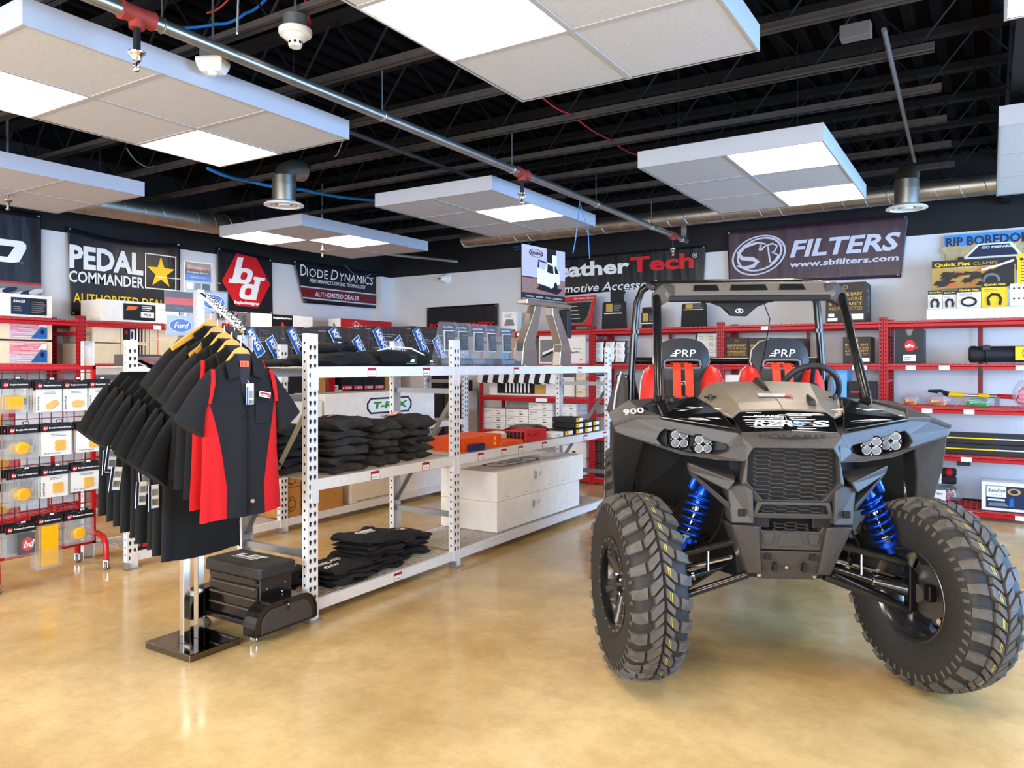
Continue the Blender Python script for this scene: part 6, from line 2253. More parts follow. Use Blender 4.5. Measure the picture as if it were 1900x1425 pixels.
def p_care(f, W, H):
    f.ring(W * .40, H * .62, .022, .035, .25, iG)
    f.ring(W * .40, H * .62, .012, .02, .4, iG)
    f.text('GRILLE', W * .435, H * .66, .06, .012, iG)
    f.text('INSERT', W * .435, H * .58, .055, .012, iG)
    for q in (.1, .3, .55, .72, .86):
        f.rect(W * q, H * (.1 + .05 * (q > .5)), W * q + .02, H * .1 + .004 + H * .05 * (q > .5), iG)


o1_ = carton('long white carton, lower of two, on the bottom shelf beside the second upright', 'x', 922, 1075, 936, -3.2, .113, .54, M_white, p_care, h=.232)
o2_ = carton('long white carton with a printed lid, upper of two on the bottom shelf', 'x', 922, 1082, 879, -3.2, .113 + .2325, .54, M_white, p_care, h=.232)
hx_, hy_, H_ = .27, (on_x(1082, 678, -3.2)[1] - on_x(922, 678, -3.2)[1]) / 2, .2305
f = Face((hx_, -hy_, H_), (0, 1, 0), (-1, 0, 0))
W = hy_ * 2
f.poly([(W * .22, .14), (W * .62, .14), (W * .66, .2), (W * .66, .3), (W * .62, .36), (W * .22, .36), (W * .18, .3), (W * .18, .2)], iV)
f.poly([(W * .235, .165), (W * .605, .165), (W * .64, .21), (W * .64, .29), (W * .605, .335), (W * .235, .335), (W * .2, .29), (W * .2, .21)], iW)
f.text('T-REX', W * .27, .2, W * .3, .1, iG, .05, .25)
f.build('lid_print', INKS, o2_)

# --- red back wall rack
BYF = 8.10


def p_breathe(f, W, H, s=1.0):
    f.ring(W * .5, H * .88, W * .06, H * .05, .25, iO)
    for i, (t, y, bo_) in enumerate((('BREATHE EASY', .66, .03), ('YOUR ENGINE', .54, 0), ('& WARRANTY', .42, .03), ('ARE PROTECTED', .30, 0))):
        f.text(t, W * .08, H * y, W * .84, H * .085, iO, bo_)
    f.rect(W * .62, H * .06, W * .95, H * .2, iW)


o = carton('big dark brown filter carton with gold lettering on the top shelf behind the roll cage', 'y', 1532, 1606, 524, 8.12, 1.826, .4, M_dkbrown, lambda f, W, H: (p_breathe(f, W, H), f.rect(W * .05, H * .03, W * .3, H * .11, iW), f.rect(W * .07, H * .14, W * .22, H * .22, iW)), sideprint=lambda f, W, H: (f.ring(W * .45, H * .55, W * .28, H * .3, .2, iG), f.text('S', W * .33, H * .4, W * .2, H * .28, iG, .04)))
for k, (a, b_, vt) in enumerate(((1346, 1388, 627), (1389, 1431, 627), (1445, 1490, 628), (1564, 1616, 625))):
    carton(['dark brown filter carton with gold letters, first from the upright behind the seats', 'dark brown filter carton with gold letters, second from the upright behind the seats', 'dark brown filter carton half hidden behind the driver seat', 'dark brown filter carton standing alone, seen through the roll cage'][k], 'y', a, b_, vt, BYF, 1.42, .3, M_dkbrown, p_breathe, group='small filter cartons on the wall rack')
carton('black carton with a round red emblem and a white sticker', 'y', 1661, 1714, 611, BYF, 1.42, .3, M_blackc, lambda f, W, H: (f.disc(W * .52, H * .52, W * .19, H * .17, iR), f.text('aFe', W * .36, H * .46, W * .3, H * .11, iW, .03), f.text('POWER', W * .5, H * .38, W * .32, H * .07, iR, .05, 0, .25), f.rect(W * .28, H * .06, W * .72, H * .25, iW), f.lines(W * .32, H * .1, W * .6, H * .2, 2, iG), f.poly([(W * .36, H), (W * .64, H), (W * .56, H * .82), (W * .44, H * .82)], iG)))
# smiley bag
sm = thing('rope_bag', 'black roll bag with a yellow smiling-face patch on the second shelf', 'bag', (0, 8.3, 1.421))
xa, xb = on_y(1797, 650, 8.15)[0], 0.64
MB().lathe([(.0, 0), (.06, 0), (.078, .01), (.08, .05), (.075, .06), (.075, xb - xa - .1), (.08, xb - xa - .05), (.08, xb - xa - .01), (0, xb - xa)], (xa, 0, .082), (1, 0, 0), 22).build('bag_body', mat('black_nylon', (24, 24, 26), .6, noise=(80, .2), bump=(200, .3)), sm, smooth=50)
MB().lathe([(.0, -.004), (.056, -.004), (.06, .0)], (xa, 0, .082), (1, 0, 0), 20).build('bag_end', mat('bag_tan', (150, 128, 60), .6), sm)
for q in (.14, .5):
    MB().tube([(xa + q, .082 * math.cos(a), .082 + .082 * math.sin(a)) for a in [2 * PI * i / 20 for i in range(20)]], .008, 6, closed=True).box(xa + q - .03, xa + q + .03, -.095, -.08, .12, .165).build('bag_strap', M_blackc, sm)
MB().box(xa + .36, min(xa + .62, xb), -.086, -.078, .025, .15).build('face_patch', YELLOW, sm)
f = Face((xa + .36, -.086, .025), (1, 0, 0), (0, 0, 1))
f.ring(.105, .062, .052, .052, .1, 1)
for ex in (.088, .122):
    f.stroke([(ex - .008, .072), (ex + .008, .088)], .003, 1)
    f.stroke([(ex - .008, .088), (ex + .008, .072)], .003, 1)
f.stroke([(.075, .056), (.085, .04), (.105, .034), (.125, .04), (.135, .056)], .003, 1)
f.build('face_print', INKS, sm)
t = MB().box(on_y(1815, 690, 8.06)[0], on_y(1822, 690, 8.06)[0], 8.040, 8.0435, on_y(1818, 698, 8.04)[2], 1.40).build('hanging_strap', M_blackc, None, at=(on_y(1818, 690, 8.04)[0], 8.04, 1.3))
tag(t, 'short black strap hanging over the beam below the smiling-face bag', 'strap')

# quick clamp counter display
qx0, qx1 = on_y(1719, 580, 8.14)[0], .60
qd = thing('counter_display', 'white-based counter display with a rock-trail picture', 'display stand', ((qx0 + qx1) / 2, 8.3, 1.826))
hw = (qx1 - qx0) / 2
MB().box(-hw, hw, -.17, .17, .001, .1).build('display_base', M_white, qd, bevel=.004)
MB().box(-hw + .02, hw, .1, .115, .1, .28).build('back_board', M_white, qd)
pw = on_y(1880, 500, 8.42)[0] - on_y(1725, 500, 8.42)[0]
pbx = -hw + .03
MB().box(pbx, pbx + pw, .10, .112, .31, .58).build('picture_header', M_blackc, qd)
f = Face((pbx, .10, .31), (1, 0, 0), (0, 0, 1))
f.rect(0, 0, pw, .20, 6)
for i in range(40):
    x, y = random.uniform(0, pw * .85), random.uniform(0, .15)
    f.poly([(x, y), (x + .08, y + random.uniform(-.01, .02)), (x + .1, y + .03), (x + .03, y + .04)], [1, 10, 8, 10, 1][i % 5])
f.poly([(pw * .6, .1), (pw * .85, .2), (pw * .98, .22), (pw * .98, 0), (pw * .62, 0)], 1)
f.disc(pw * .72, .06, .07, .065, 5)
f.disc(pw * .72, .06, .05, .045, 1)
f.poly([(pw * .6, .17), (pw * .78, .2), (pw * .98, .245), (pw * .98, .225), (pw * .78, .18), (pw * .6, .15)], 0)
f.text('Quick Fist', .02, .205, .3, .04, 4, .04)
f.text('CLAMPS', .34, .208, .2, .03, 6, .0)
f.text('Rubber Tool & Equipment Mounting', .1, .188, .4, .012, 0)
f.build('header_print', INKS[:10] + [M_dkbrown], qd)
MB().box(pbx + pw + .01, hw, .1, .112, .33, .60).build('yellow_card', YELLOW, qd)
f = Face((pbx + pw + .01, .10, .33), (1, 0, 0), (0, 0, 1))
f.lines(.03, .02, .1, .24, 8, 1, .2)
f.disc(.035, .22, .015, .012, 1)
f.build('card_print', INKS, qd)
for k, (a, b_, vt, yl) in enumerate(((1722, 1748, 539, 0), (1749, 1775, 539, 0), (1776, 1820, 534, 0), (1821, 1870, 522, 1), (1874, 1912, 526, 2))):
    x0, x1 = on_y(a, 560, 8.2)[0], on_y(b_, 560, 8.2)[0]
    z1 = on_y((a + b_) / 2, vt, 8.2)[2]
    pk = MB().box(0, x1 - x0, -.006, 0, 0, z1 - 1.932).build('clamp_pack', [M_white, YELLOW, M_white][yl], None)
    pk.location = (x0, 8.2 + .02 * (k % 2), 1.932)
    tag(pk, ['small clamp pack with yellow heading at the display edge', 'small clamp pack with yellow heading, second from the display edge', 'wider clamp pack holding a black ring', 'bright yellow clamp pack with a black hook', 'white pack with purple symbols at the end of the counter display'][k], 'blister pack', 'clamp packs on the counter display')
    W, H = x1 - x0, z1 - 1.932
    f = Face((0, -.006, 0), (1, 0, 0), (0, 0, 1))
    if yl < 2:
        f.rect(0, H * .78, W, H, iK)
        f.text('Quick Fist', W * .08, H * .83, W * .84, H * .1, iY, .04)
        f.lines(W * .1, H * .62, W * .7, H * .74, 2, iG)
    else:
        for i in range(6):
            f.rect(W * (.15 + .25 * (i % 3)), H * (.3 + .45 * (i // 3)), W * (.25 + .25 * (i % 3)), H * (.38 + .45 * (i // 3)), iV)
    f.build('pack_print', INKS, pk)
    if yl < 2:
        if k == 2:
            MB().tube([(W * .5 + W * .3 * math.cos(a), -.015, H * .3 + H * .2 * math.sin(a)) for a in [2 * PI * i / 20 for i in range(20)]], .009, 8, closed=True).build('rubber_clamp', M_blackc, pk, smooth=60)
        else:
            MB().tube([(W * .3, -.014, H * .08), (W * .25, -.014, H * .35), (W * .4, -.014, H * .5), (W * .65, -.014, H * .48), (W * .75, -.014, H * .3), (W * .7, -.014, H * .08)], .011, 8).build('rubber_clamp', M_blackc, pk, smooth=60)

# hanging mats, poster and small box on the top shelf
M_mat = mat('rubber_mat', (36, 33, 32), .75, noise=(60, .2))


def mat_sample(label, u0, u1, vt, tab, card):
    x0, x1 = on_y(u0, 580, 8.34)[0], on_y(u1, 580, 8.34)[0]
    w_ = x1 - x0
    h_ = on_y((u0 + u1) / 2, vt, 8.34)[2] - 1.826
    t = thing('mat_sample', label, 'car mat', (x0, 8.34, 1.8275), 0, 'mat samples on the top wall shelf')
    body = [(.0, 0), (w_, 0), (w_ * .97, h_ * .95), (w_ * .92, h_), (w_ * .1, h_), (.04 * w_, h_ * .95)]
    MB().prism(body, 'y', 0, .012).build('mat_body', M_mat, t, bevel=.004)
    if tab:
        MB().prism([(w_ * tab[0], h_), (w_ * tab[1], h_), (w_ * tab[1], h_ + tab[2] * .6), (w_ * (tab[1] + .08), h_ + tab[2] * .8), (w_ * tab[1], h_ + tab[2]), (w_ * tab[0], h_ + tab[2])], 'y', .001, .011).build('mat_tab', M_mat, t, bevel=.004)
    cd = MB().box(w_ * card[0], w_ * card[1], -.004, -.001, h_ * card[2], h_ * card[3]).build('info_card', M_blackc, t)
    f = Face((w_ * card[0], -.004, h_ * card[2]), (1, 0, 0), (0, 0, 1))
    cw, ch = w_ * (card[1] - card[0]), h_ * (card[3] - card[2])
    f.rect(cw * .1, ch * .25, cw * .45, ch * .95, iO)
    f.lines(cw * .52, ch * .3, cw * .95, ch * .9, 4, iG, .4)
    f.rect(0, ch * .04, cw * .95, ch * .12, iW)
    f.build('card_print', INKS, cd)


mat_sample('black mat sample with a raised tab and tan card beside the red poster', 1116, 1163, 560, (.35, .88, .13), (.12, .85, .55, .95))
mat_sample('black mat sample with a curved top seen beside the roll cage post', 1190, 1226, 570, None, (.0, .8, .2, .75))
mat_sample('black mat sample with a thin white strip seen under the roll cage', 1263, 1312, 563, None, (.12, .9, .72, .98))
t = thing('window_poster', 'red leaning poster showing a tinted car window', 'poster', (on_y(1033, 600, 8.4)[0], 8.4, 1.8275), 0)
w_ = on_y(1106, 600, 8.4)[0] - on_y(1033, 600, 8.4)[0]
MB().prism([(0, 0), (w_ * .86, 0), (w_, .43), (0, .42)], 'y', 0, .01).build('poster_board', M_redc, t)
f = Face((0, 0, 0), (1, 0, 0), (0, 0, 1))
f.poly([(w_ * .0, .09), (w_ * .68, .09), (w_ * .8, .16), (w_ * .92, .37), (w_ * .3, .36), (w_ * .02, .25)], iG)
f.poly([(w_ * .03, .1), (w_ * .67, .1), (w_ * .78, .17), (w_ * .89, .35), (w_ * .3, .345), (w_ * .03, .24)], iK)
for i in range(4):
    f.rect(w_ * .35, .15 + .05 * i, w_ * (.6 - .02 * i), .155 + .05 * i, iW)
f.text('Side Window Deflector', w_ * .45, .39, w_ * .5, .02, iW, .02)
f.poly([(0, .0), (w_ * .84, 0), (w_ * .86, .06), (w_ * .3, .07)], iK)
f.rect(w_ * .5, .02, w_ * .8, .05, iG)
f.build('poster_print', INKS, t)
carton('little white display box with a cap picture at the end of the top wall shelf', 'y', 931, 959, 578, 8.2, 1.826, .12, M_white, lambda f, W, H: (f.poly([(W * .15, H * .3), (W * .85, H * .3), (W * .75, H * .6), (W * .3, H * .62)], iG), f.lines(W * .2, H * .72, W * .8, H * .9, 2, iG), f.rect(W * .55, 0, W * .9, H * .12, iK)))
# second shelf, bay by the stand
carton('kraft display box with a white card on the second wall shelf', 'y', 947, 976, 626, BYF, 1.42, .2, M_kraft, lambda f, W, H: (f.rect(W * .25, H * .1, W * .75, H * .6, iW), f.rect(W * .3, H * .35, W * .7, H * .52, iO)))
carton('large white carton with a grey strip picture on the second wall shelf', 'y', 1000, 1087, 622, BYF, 1.42, .3, M_white, lambda f, W, H: (f.rect(W * .03, H * .06, W * .5, H * .86, iG), f.poly([(W * .06, H * .2), (W * .48, H * .5), (W * .5, H * .62), (W * .1, H * .34)], iK), f.poly([(W * .08, H * .3), (W * .5, H * .62), (W * .5, H * .66), (W * .08, H * .4)], iW), f.text('StripXL', W * .58, H * .34, W * .32, H * .1, iK, .03), f.text('Rear Mount', W * .6, H * .5, W * .3, H * .05, iK), f.disc(W * .9, H * .14, .012, .012, iG)))
carton('clear blue-capped bottle box next to the kraft display box', 'y', 930, 945, 640, BYF, 1.42, .1, mat('blue_tint_box', (120, 170, 200), .3))

# blister packs in rows on the wall rack
M_blis = mat('white_blister_card', (238, 234, 228), .5)


def blister_rows(where, us, vs, y, dx, group, cat='blister pack'):
    first = None
    n = 0
    for r, v in enumerate(vs):
        for c, u in enumerate(us):
            p = on_y(u, v, y)
            lab = 'white bulb blister pack, row %s column %s %s' % (['one', 'two', 'three', 'four', 'five'][r], ['one', 'two', 'three', 'four'][c], where)
            if first is None:
                first = o = MB().hull2([(-.075, .0, -.06), (.075, .0, -.06), (.095, 0, .06), (-.055, 0, .06)], [(-.075, .02, -.06), (.075, .02, -.06), (.095, .02, .06), (-.055, .02, .06)]).build('bulb_pack', M_blackc, None)
                MB().hull2([(-.055, -.002, -.045), (.06, -.002, -.045), (.075, -.002, .05), (-.04, -.002, .05)], [(-.04, -.014, -.03), (.05, -.014, -.03), (.06, -.014, .038), (-.03, -.014, .038)]).build('white_front', M_blis, o)
                f = Face((-.03, -.0145, -.02), (1, 0, 0), (0, 0, 1))
                f.lines(.01, 0, .07, .05, 3, iG, .25)
                f.build('pack_print', INKS, o)
            else:
                o = copy_tree(first)
            o.location = (p[0], y, p[2])
            tag(o, lab, cat, group)
            for k in range(1):
                pass
            peg = MB().tube([(p[0], y + .02, p[2] + .055), (p[0], 8.58, p[2] + .06)], .003, 5)
            po = peg.build('wall_peg', M_blackc, None, at=(p[0], y + .02, p[2] + .055))
            tag(po, 'peg for row %s column %s of the bulb packs %s' % (['one', 'two', 'three', 'four', 'five'][r], ['one', 'two', 'three', 'four'][c], where), 'peg', 'pegs of the bulb packs')


blister_rows('by the far upright', (1110, 1130, 1149), (642, 653, 665), 8.2, 0, 'bulb blister packs beside the far upright')
blister_rows('behind the passenger seat', (1301, 1319), (627, 639, 651, 663), 8.2, 0, 'bulb blister packs behind the seat')
blister_rows('on the third shelf', (1111, 1152), (705, 717, 729, 741), 8.2, 0, 'bulb blister packs on the third wall shelf')
# third shelf
for k in range(15):
    u = 893 + 9.6 * k
    t = MB().hull2([(-.035, 0, -.1), (.035, 0, -.1), (.03, 0, .1), (-.03, 0, .1)], [(-.03, .012, -.1), (.04, .012, -.1), (.035, .012, .1), (-.025, .012, .1)]).build('wiper_card', [M_blis, M_blackc][k % 2], None)
    p = on_y(u, 704, 8.06)
    t.location = (p[0], 8.045 + .0, 1.02 + .26)
    t.rotation_euler = (0, .22, 0)
    tag(t, 'slanted hanging card number %s in the fringe under the wall shelf' % ['one', 'two', 'three', 'four', 'five', 'six', 'seven', 'eight', 'nine', 'ten', 'eleven', 'twelve', 'thirteen', 'fourteen', 'fifteen'][k], 'card', 'slanted cards under the second wall shelf')
sg = thing('shelf_banner', 'narrow dark strip lettered accessories on the wall rack', 'banner', (on_y(893, 700, 8.03)[0], 8.03, 1.30))
MB().box(0, on_y(1042, 700, 8.03)[0] - on_y(893, 700, 8.03)[0], -.002, 0, 0, .07).build('strip', M_blackc, sg)
f = Face((0, -.002, 0), (1, 0, 0), (0, 0, 1))
f.text('Automotive Accessories', .06, .012, .98, .045, iW, .01, .2)
f.build('strip_print', INKS, sg)
carton('long white carton with a dark fringe picture on the third wall shelf', 'y', 908, 1066, 706, 8.14, 1.02, .35, M_white, lambda f, W, H: (f.rect(W * .1, H * .1, W * .62, H * .8, iK), f.rect(W * .55, H * .1, W * .68, H * .6, iO), [f.rect(W * (.2 + .045 * i), H * .15, W * (.22 + .045 * i), H * .7, iW) for i in range(7)], f.rect(W * .8, H * .08, W * .88, H * .9, iK)), h=.24)
for i in range(3):
    carton('small white carton at the upright of the third wall shelf, %s of the pile' % ['lowest', 'middle', 'topmost'][i], 'y', 1069, 1087, 0, BYF, 1.02 + .1 * i, .2, M_cream, lambda f, W, H: f.lines(W * .1, H * .5, W * .8, H * .85, 2, iO), h=.098)
carton('light blue carton seen beyond the steering wheel', 'y', 1537, 1571, 684, BYF, 1.02, .3, mat('light_blue_carton', (110, 170, 215), .5), lambda f, W, H: f.lines(W * .1, H * .2, W * .5, H * .35, 2, iW), h=.34)
carton('black carton with pink line on the third wall shelf by the driver post', 'y', 1574, 1622, 705, BYF, 1.02, .3, M_blackc, lambda f, W, H: (f.rect(W * .1, H * .5, W * .9, H * .58, iR), f.lines(W * .1, H * .1, W * .8, H * .3, 2, iG)), h=.22)
carton('grey carton seen between the two seats', 'y', 1345, 1372, 690, BYF, 1.02, .3, M_white, lambda f, W, H: f.rect(W * .1, H * .4, W * .8, H * .6, iG), h=.28)
# fourth shelf white cartons
for c, (a, b_, n) in enumerate(((897, 938, 3), (939, 980, 3), (981, 1024, 4), (1038, 1070, 4))):
    for i in range(n):
        carton('white mount carton, %s in pile %s on the fourth wall shelf' % (['lowest', 'second', 'third', 'fourth'][i], ['one by the rack end', 'two', 'three', 'four by the upright'][c]), 'y', a, b_ - .8, 0, BYF, .587 + .088 * i, .3, M_white, lambda f, W, H: (f.text('WeatherTech', W * .06, H * .62, W * .3, H * .16, iK, .02), f.lines(W * .06, H * .35, W * .22, H * .5, 1, iG), f.lines(W * .6, H * .6, W * .8, H * .8, 2, iG), f.rect(W * .62, H * .25, W * .78, H * .38, iK)), h=.087, group='white mount cartons on the fourth wall shelf')
for i in range(2):
    carton('white mount carton, %s, on the lowest wall shelf behind the far upright' % ['lower', 'upper'][i], 'y', 1036, 1088, 0, BYF, .097 + .2 * i, .3, M_white, lambda f, W, H: (f.text('WeatherTech', W * .06, H * .7, W * .3, H * .1, iK, .02), f.rect(W * .5, H * .3, W * .62, H * .4, iK)), h=.198)
db = thing('drawer_bin', 'dark drawer bin unit with clear pockets on the lowest wall shelf', 'storage bin', (on_y(1106, 800, 8.12)[0] + .065, 8.22, .097))
MB().box(-.085, .085, -.1, .1, 0, .44).build('bin_body', mat('brown_black_bin', (44, 36, 32), .4), db, bevel=.004)
for i in range(2):
    for j in range(3):
        MB().box(-.078 + .08 * i, -.004 + .08 * i, -.112, -.1, .012 + .143 * j, .143 + .143 * j).build('bin_drawer', mat('smoked_drawer', (70, 58, 52), .2), db, bevel=.003)
carton('plain white carton beside the dark drawer bins', 'y', 1122, 1130, 0, BYF, .097, .3, M_white, h=.42)
# bags of straps and the pry bar on the third shelf of the last bay


def soft_bag(label, u0, u1, vt, z0, cols, y=8.16, seed=1, cat='bag', name='strap_bag', group='bagged straps on the wall rack'):
    x0, x1 = on_y(u0, 740, y)[0], on_y(u1, 740, y)[0]
    h_ = on_y((u0 + u1) / 2, vt, y)[2] - z0
    t = thing(name, label, cat, ((x0 + x1) / 2, y + .08, z0 + .002), 0, group)
    w_ = x1 - x0
    r = random.Random(seed)
    rr = []
    for j in range(9):
        q = -1 + j / 4
        e = max(.15, 1 - abs(q) ** 3) ** .6
        rr.append([(q * w_ / 2, .09 * e * math.cos(a) + .01 * math.sin(3 * q + a), h_ / 2 + h_ / 2 * e * math.sin(a) * (1 + .12 * math.sin(5 * q + 2 * a))) for a in [2 * PI * i / 14 for i in range(14)]])
    MB().loft(rr).build('clear_film', clear_mat('strap_film', (244, 240, 245), .2, .08), t, smooth=60)
    for i, c in enumerate(cols):
        pts = []
        for k in range(9):
            a = 2 * PI * k / 8
            pts.append((w_ * .36 * math.cos(a + i) * (1 - .1 * i), -.03 + .05 * math.sin(a * 2 + i) + .012 * i, h_ * (.3 + .16 * i) + h_ * .18 * math.sin(a + 1.3 * i)))
        rg = [[(p[0], p[1] - .012, p[2] - .012), (p[0], p[1] + .012, p[2] - .006), (p[0], p[1] + .012, p[2] + .012), (p[0], p[1] - .012, p[2] + .008)] for p in pts]
        MB().loft(rg).build('folded_strap', mat('strap_%d_%d_%d' % c, c, .6), t, smooth=40)
    return t


soft_bag('bag of orange straps beside the red upright on the third shelf', 1672, 1706, 734, 1.02, [(245, 160, 40), (240, 190, 170)], seed=2)
soft_bag('bag of pink and orange straps under the pry bar head', 1716, 1764, 734, 1.02, [(245, 165, 50), (240, 150, 190), (235, 225, 225)], seed=3)
soft_bag('bag of green straps under the yellow pry bar handle', 1784, 1846, 737, 1.02, [(70, 190, 80), (130, 215, 170), (50, 140, 90)], seed=4)
soft_bag('bag of coral-red straps at the far end of the third shelf', 1878, 1930, 708, 1.02, [(240, 90, 80), (245, 130, 150), (235, 70, 60)], seed=5)
t = thing('pry_bar', 'yellow and red handled bar with black head lying behind the strap bags', 'tool', (0, 8.42, 1.022))
xs_ = [on_y(u, 740, 8.42)[0] for u in (1722, 1745, 1760, 1788, 1815, 1836, 1850, 1885)]
MB().tube([(xs_[0], 0, .13), (xs_[1], 0, .125), (xs_[2], 0, .10)], [.012, .022, .026], 8).build('bar_head', M_blackc, t, smooth=40)
MB().tube([(xs_[2], 0, .10), (xs_[3], 0, .095)], .024, 10).build('yellow_grip', YELLOW, t, smooth=40)
MB().tube([(xs_[3], 0, .095), (xs_[4], 0, .092)], .016, 10).build('steel_shaft', M_alum, t, smooth=40)
MB().tube([(xs_[4], 0, .092), (xs_[5], 0, .09)], .024, 10).build('yellow_grip', YELLOW, t, smooth=40)
MB().tube([(xs_[5], 0, .09), (xs_[6], 0, .09)], .018, 10).build('steel_shaft', M_alum, t, smooth=40)
MB().tube([(xs_[6], 0, .09), (xs_[7], 0, .085)], .022, 10).build('red_grip', RED, t, smooth=40)
MB().box(xs_[1] - .02, xs_[1] + .02, -.02, .02, .0, .12).box(xs_[6] - .02, xs_[6] + .02, -.02, .02, .0, .08).build('bar_cradle', M_greyc, t)


def p_blade(f, W, H):
    f.poly([(0, H * .06), (W * .13, H * .06), (W * .165, H * .94), (0, H * .94)], iY)
    f.text('BLADE', W * .02, H * .32, W * .105, H * .35, iK, .0)
    f.ring(W * .20, H * .52, .012, .012, .35, iW)
    f.rect(W * .215, H * .1, W * .222, H * .9, iW)
    f.rect(W * .25, H * .15, W * .254, H * .85, iG)
    f.rect(W * .27, H * .47, W * .62, H * .58, iY)
    f.rect(W * .62, H * .47, W * 1.0, H * .58, iW)
    f.rect(W * .262, H * .485, W * .27, H * .565, iG)


for i in range(2):
    carton('long black light-strip carton with a yellow corner, %s of two' % ['lower', 'upper'][i], 'y', 1686, 1955, 0, 8.08, .587 + .099 * i, .12, M_blackc, p_blade, h=.098)
mg = MB().box(on_y(1775, 855, 8.06)[0], on_y(1801, 855, 8.06)[0], 8.046, 8.09, .487, .524).build('magnet_block', M_blackc, None, at=(on_y(1788, 855, 8.06)[0], 8.06, .49), bevel=.002)
tag(mg, 'small black block stuck under the fourth red beam', 'magnet')
# bottom shelf: rope packs and boxed rope
t = thing('rope_pack', 'rolled black tow rope pack with red ends and a wide paper band', 'rope', (on_y(1727, 890, 8.2)[0], 8.3, .28), 0, 'tow rope packs')
hw = (on_y(1773, 890, 8.2)[0] - on_y(1680, 890, 8.2)[0]) / 2
for dz in (.04, .115):
    MB().lathe([(.0, -hw), (.03, -hw), (.04, -hw + .02), (.04, hw - .02), (.03, hw), (0, hw)], (0, -.03, dz), (1, 0, 0), 14).build('rope_roll', mat('black_rope', (30, 28, 28), .8, bump=(90, .6)), t, smooth=50)
for x0 in (-.8, .62):
    MB().tube([(hw * x0, -.03, .115), (hw * (x0 + .22), -.03, .115)], .042, 14).build('red_sleeve', RED, t, smooth=40)
bd = MB().box(-hw * .36, hw * .42, -.076, -.0, .002, .158).build('paper_band', M_cream, t, bevel=.01)
f = Face((-hw * .36, -.076, .002), (1, 0, 0), (0, 0, 1))
f.rect(0, .1, hw * .78, .14, iK)
f.text('BubbaRope', .02, .108, hw * .66, .025, iW, .02, .2)
f.lines(.02, .02, hw * .7, .09, 4, iA, .4)
f.build('band_print', INKS, bd)
t = thing('rope_pack', 'clear bag of coiled tow rope with a white card under the rolled pack', 'rope', (on_y(1728, 920, 8.2)[0], 8.28, .098), 0, 'tow rope packs')
hw = (on_y(1785, 920, 8.2)[0] - on_y(1672, 920, 8.2)[0]) / 2
rr = []
for j in range(9):
    q = -1 + j / 4
    e = max(.2, 1 - abs(q) ** 4) ** .5
    rr.append([(q * hw, .11 * e * math.cos(a), .088 + .086 * e * math.sin(a)) for a in [2 * PI * i / 14 for i in range(14)]])
MB().loft(rr).build('clear_film', clear_mat('rope_film', (240, 244, 248), .16, .05), t, smooth=60)
for i in range(4):
    MB().tube([(hw * .75 * math.cos(a), -.02 + .02 * i - .03, .03 + .035 * i + .018 * math.sin(a * 2 + i)) for a in [PI * 2 * k / 18 for k in range(18)]], .016, 8, closed=True).build('rope_coil', mat('black_rope', (30, 28, 28), .8), t, smooth=60)
for x0, z0 in ((-.5, .06), (-.5, .11), (.42, .05), (.5, .1)):
    MB().tube([(hw * x0 - .03, -.075, z0), (hw * x0 + .05, -.078, z0 - .01)], .018, 8).build('red_sleeve', RED, t, smooth=40)
for x0 in (-.82, .66):
    MB().tube([(hw * x0 + .03 * math.cos(k * 1.1), -.07 + .005 * math.sin(k), .1 + .035 * math.sin(k * 1.7)) for k in range(9)], .009, 6).build('white_eye_splice', mat('rope_white', (226, 216, 190), .7), t, smooth=60)
cd = MB().box(-.09, .12, -.113, -.109, .04, .135).build('white_card', M_white, t)
f = Face((-.09, -.113, .04), (1, 0, 0), (0, 0, 1))
f.text('BubbaRope', .02, .045, .16, .03, iK, .02, .2)
f.build('card_print', INKS, cd)
carton('white rope carton with a dark picture window on the lowest red shelf', 'y', 1821, 1945, 898, 8.08, .097, .3, M_white, lambda f, W, H: (f.rect(W * .07, H * .1, W * .95, H * .88, iV), f.rect(W * .08, H * .48, W * .38, H * .86, iW), f.text('BubbaRope', W * .1, H * .62, W * .26, H * .16, iK, .02, .2), f.text('ORIGINAL ROPE', W * .16, H * .54, W * .16, H * .04, iG), f.rect(W * .1, H * .36, W * .36, H * .42, iW), f.poly([(W * .1, H * .16), (W * .42, H * .18), (W * .36, H * .3), (W * .12, H * .28)], iG), f.poly([(W * .42, H * .14), (W * .5, H * .2), (W * .48, H * .5), (W * .43, H * .42)], iB), f.ring(W * .5, H * .7, .05, .03, .4, iO)), h=.255)
# mats and tall stock between the racks and the back wall
for k, (u0, u1, c) in enumerate(((800, 822, M_blackc), (824, 845, M_dkbrown), (858, 866, M_white), (846, 857, M_blackc))):
    x0, x1 = on_y(u0, 740, 8.25)[0], on_y(u1, 740, 8.25)[0]
    o = MB().box(0, x1 - x0, 0, .25, 0, [1.28, 1.1, 1.05, 1.2][k]).build('tall_carton', c, None, bevel=.004)
    o.location = (x0, 8.25, 0.0005)
    tag(o, ['tall black carton standing on the floor in the back corner', 'tall brown carton standing on the floor in the back corner', 'tall white carton standing against the red rack end', 'narrow black carton standing near the red rack end'][k], 'box')
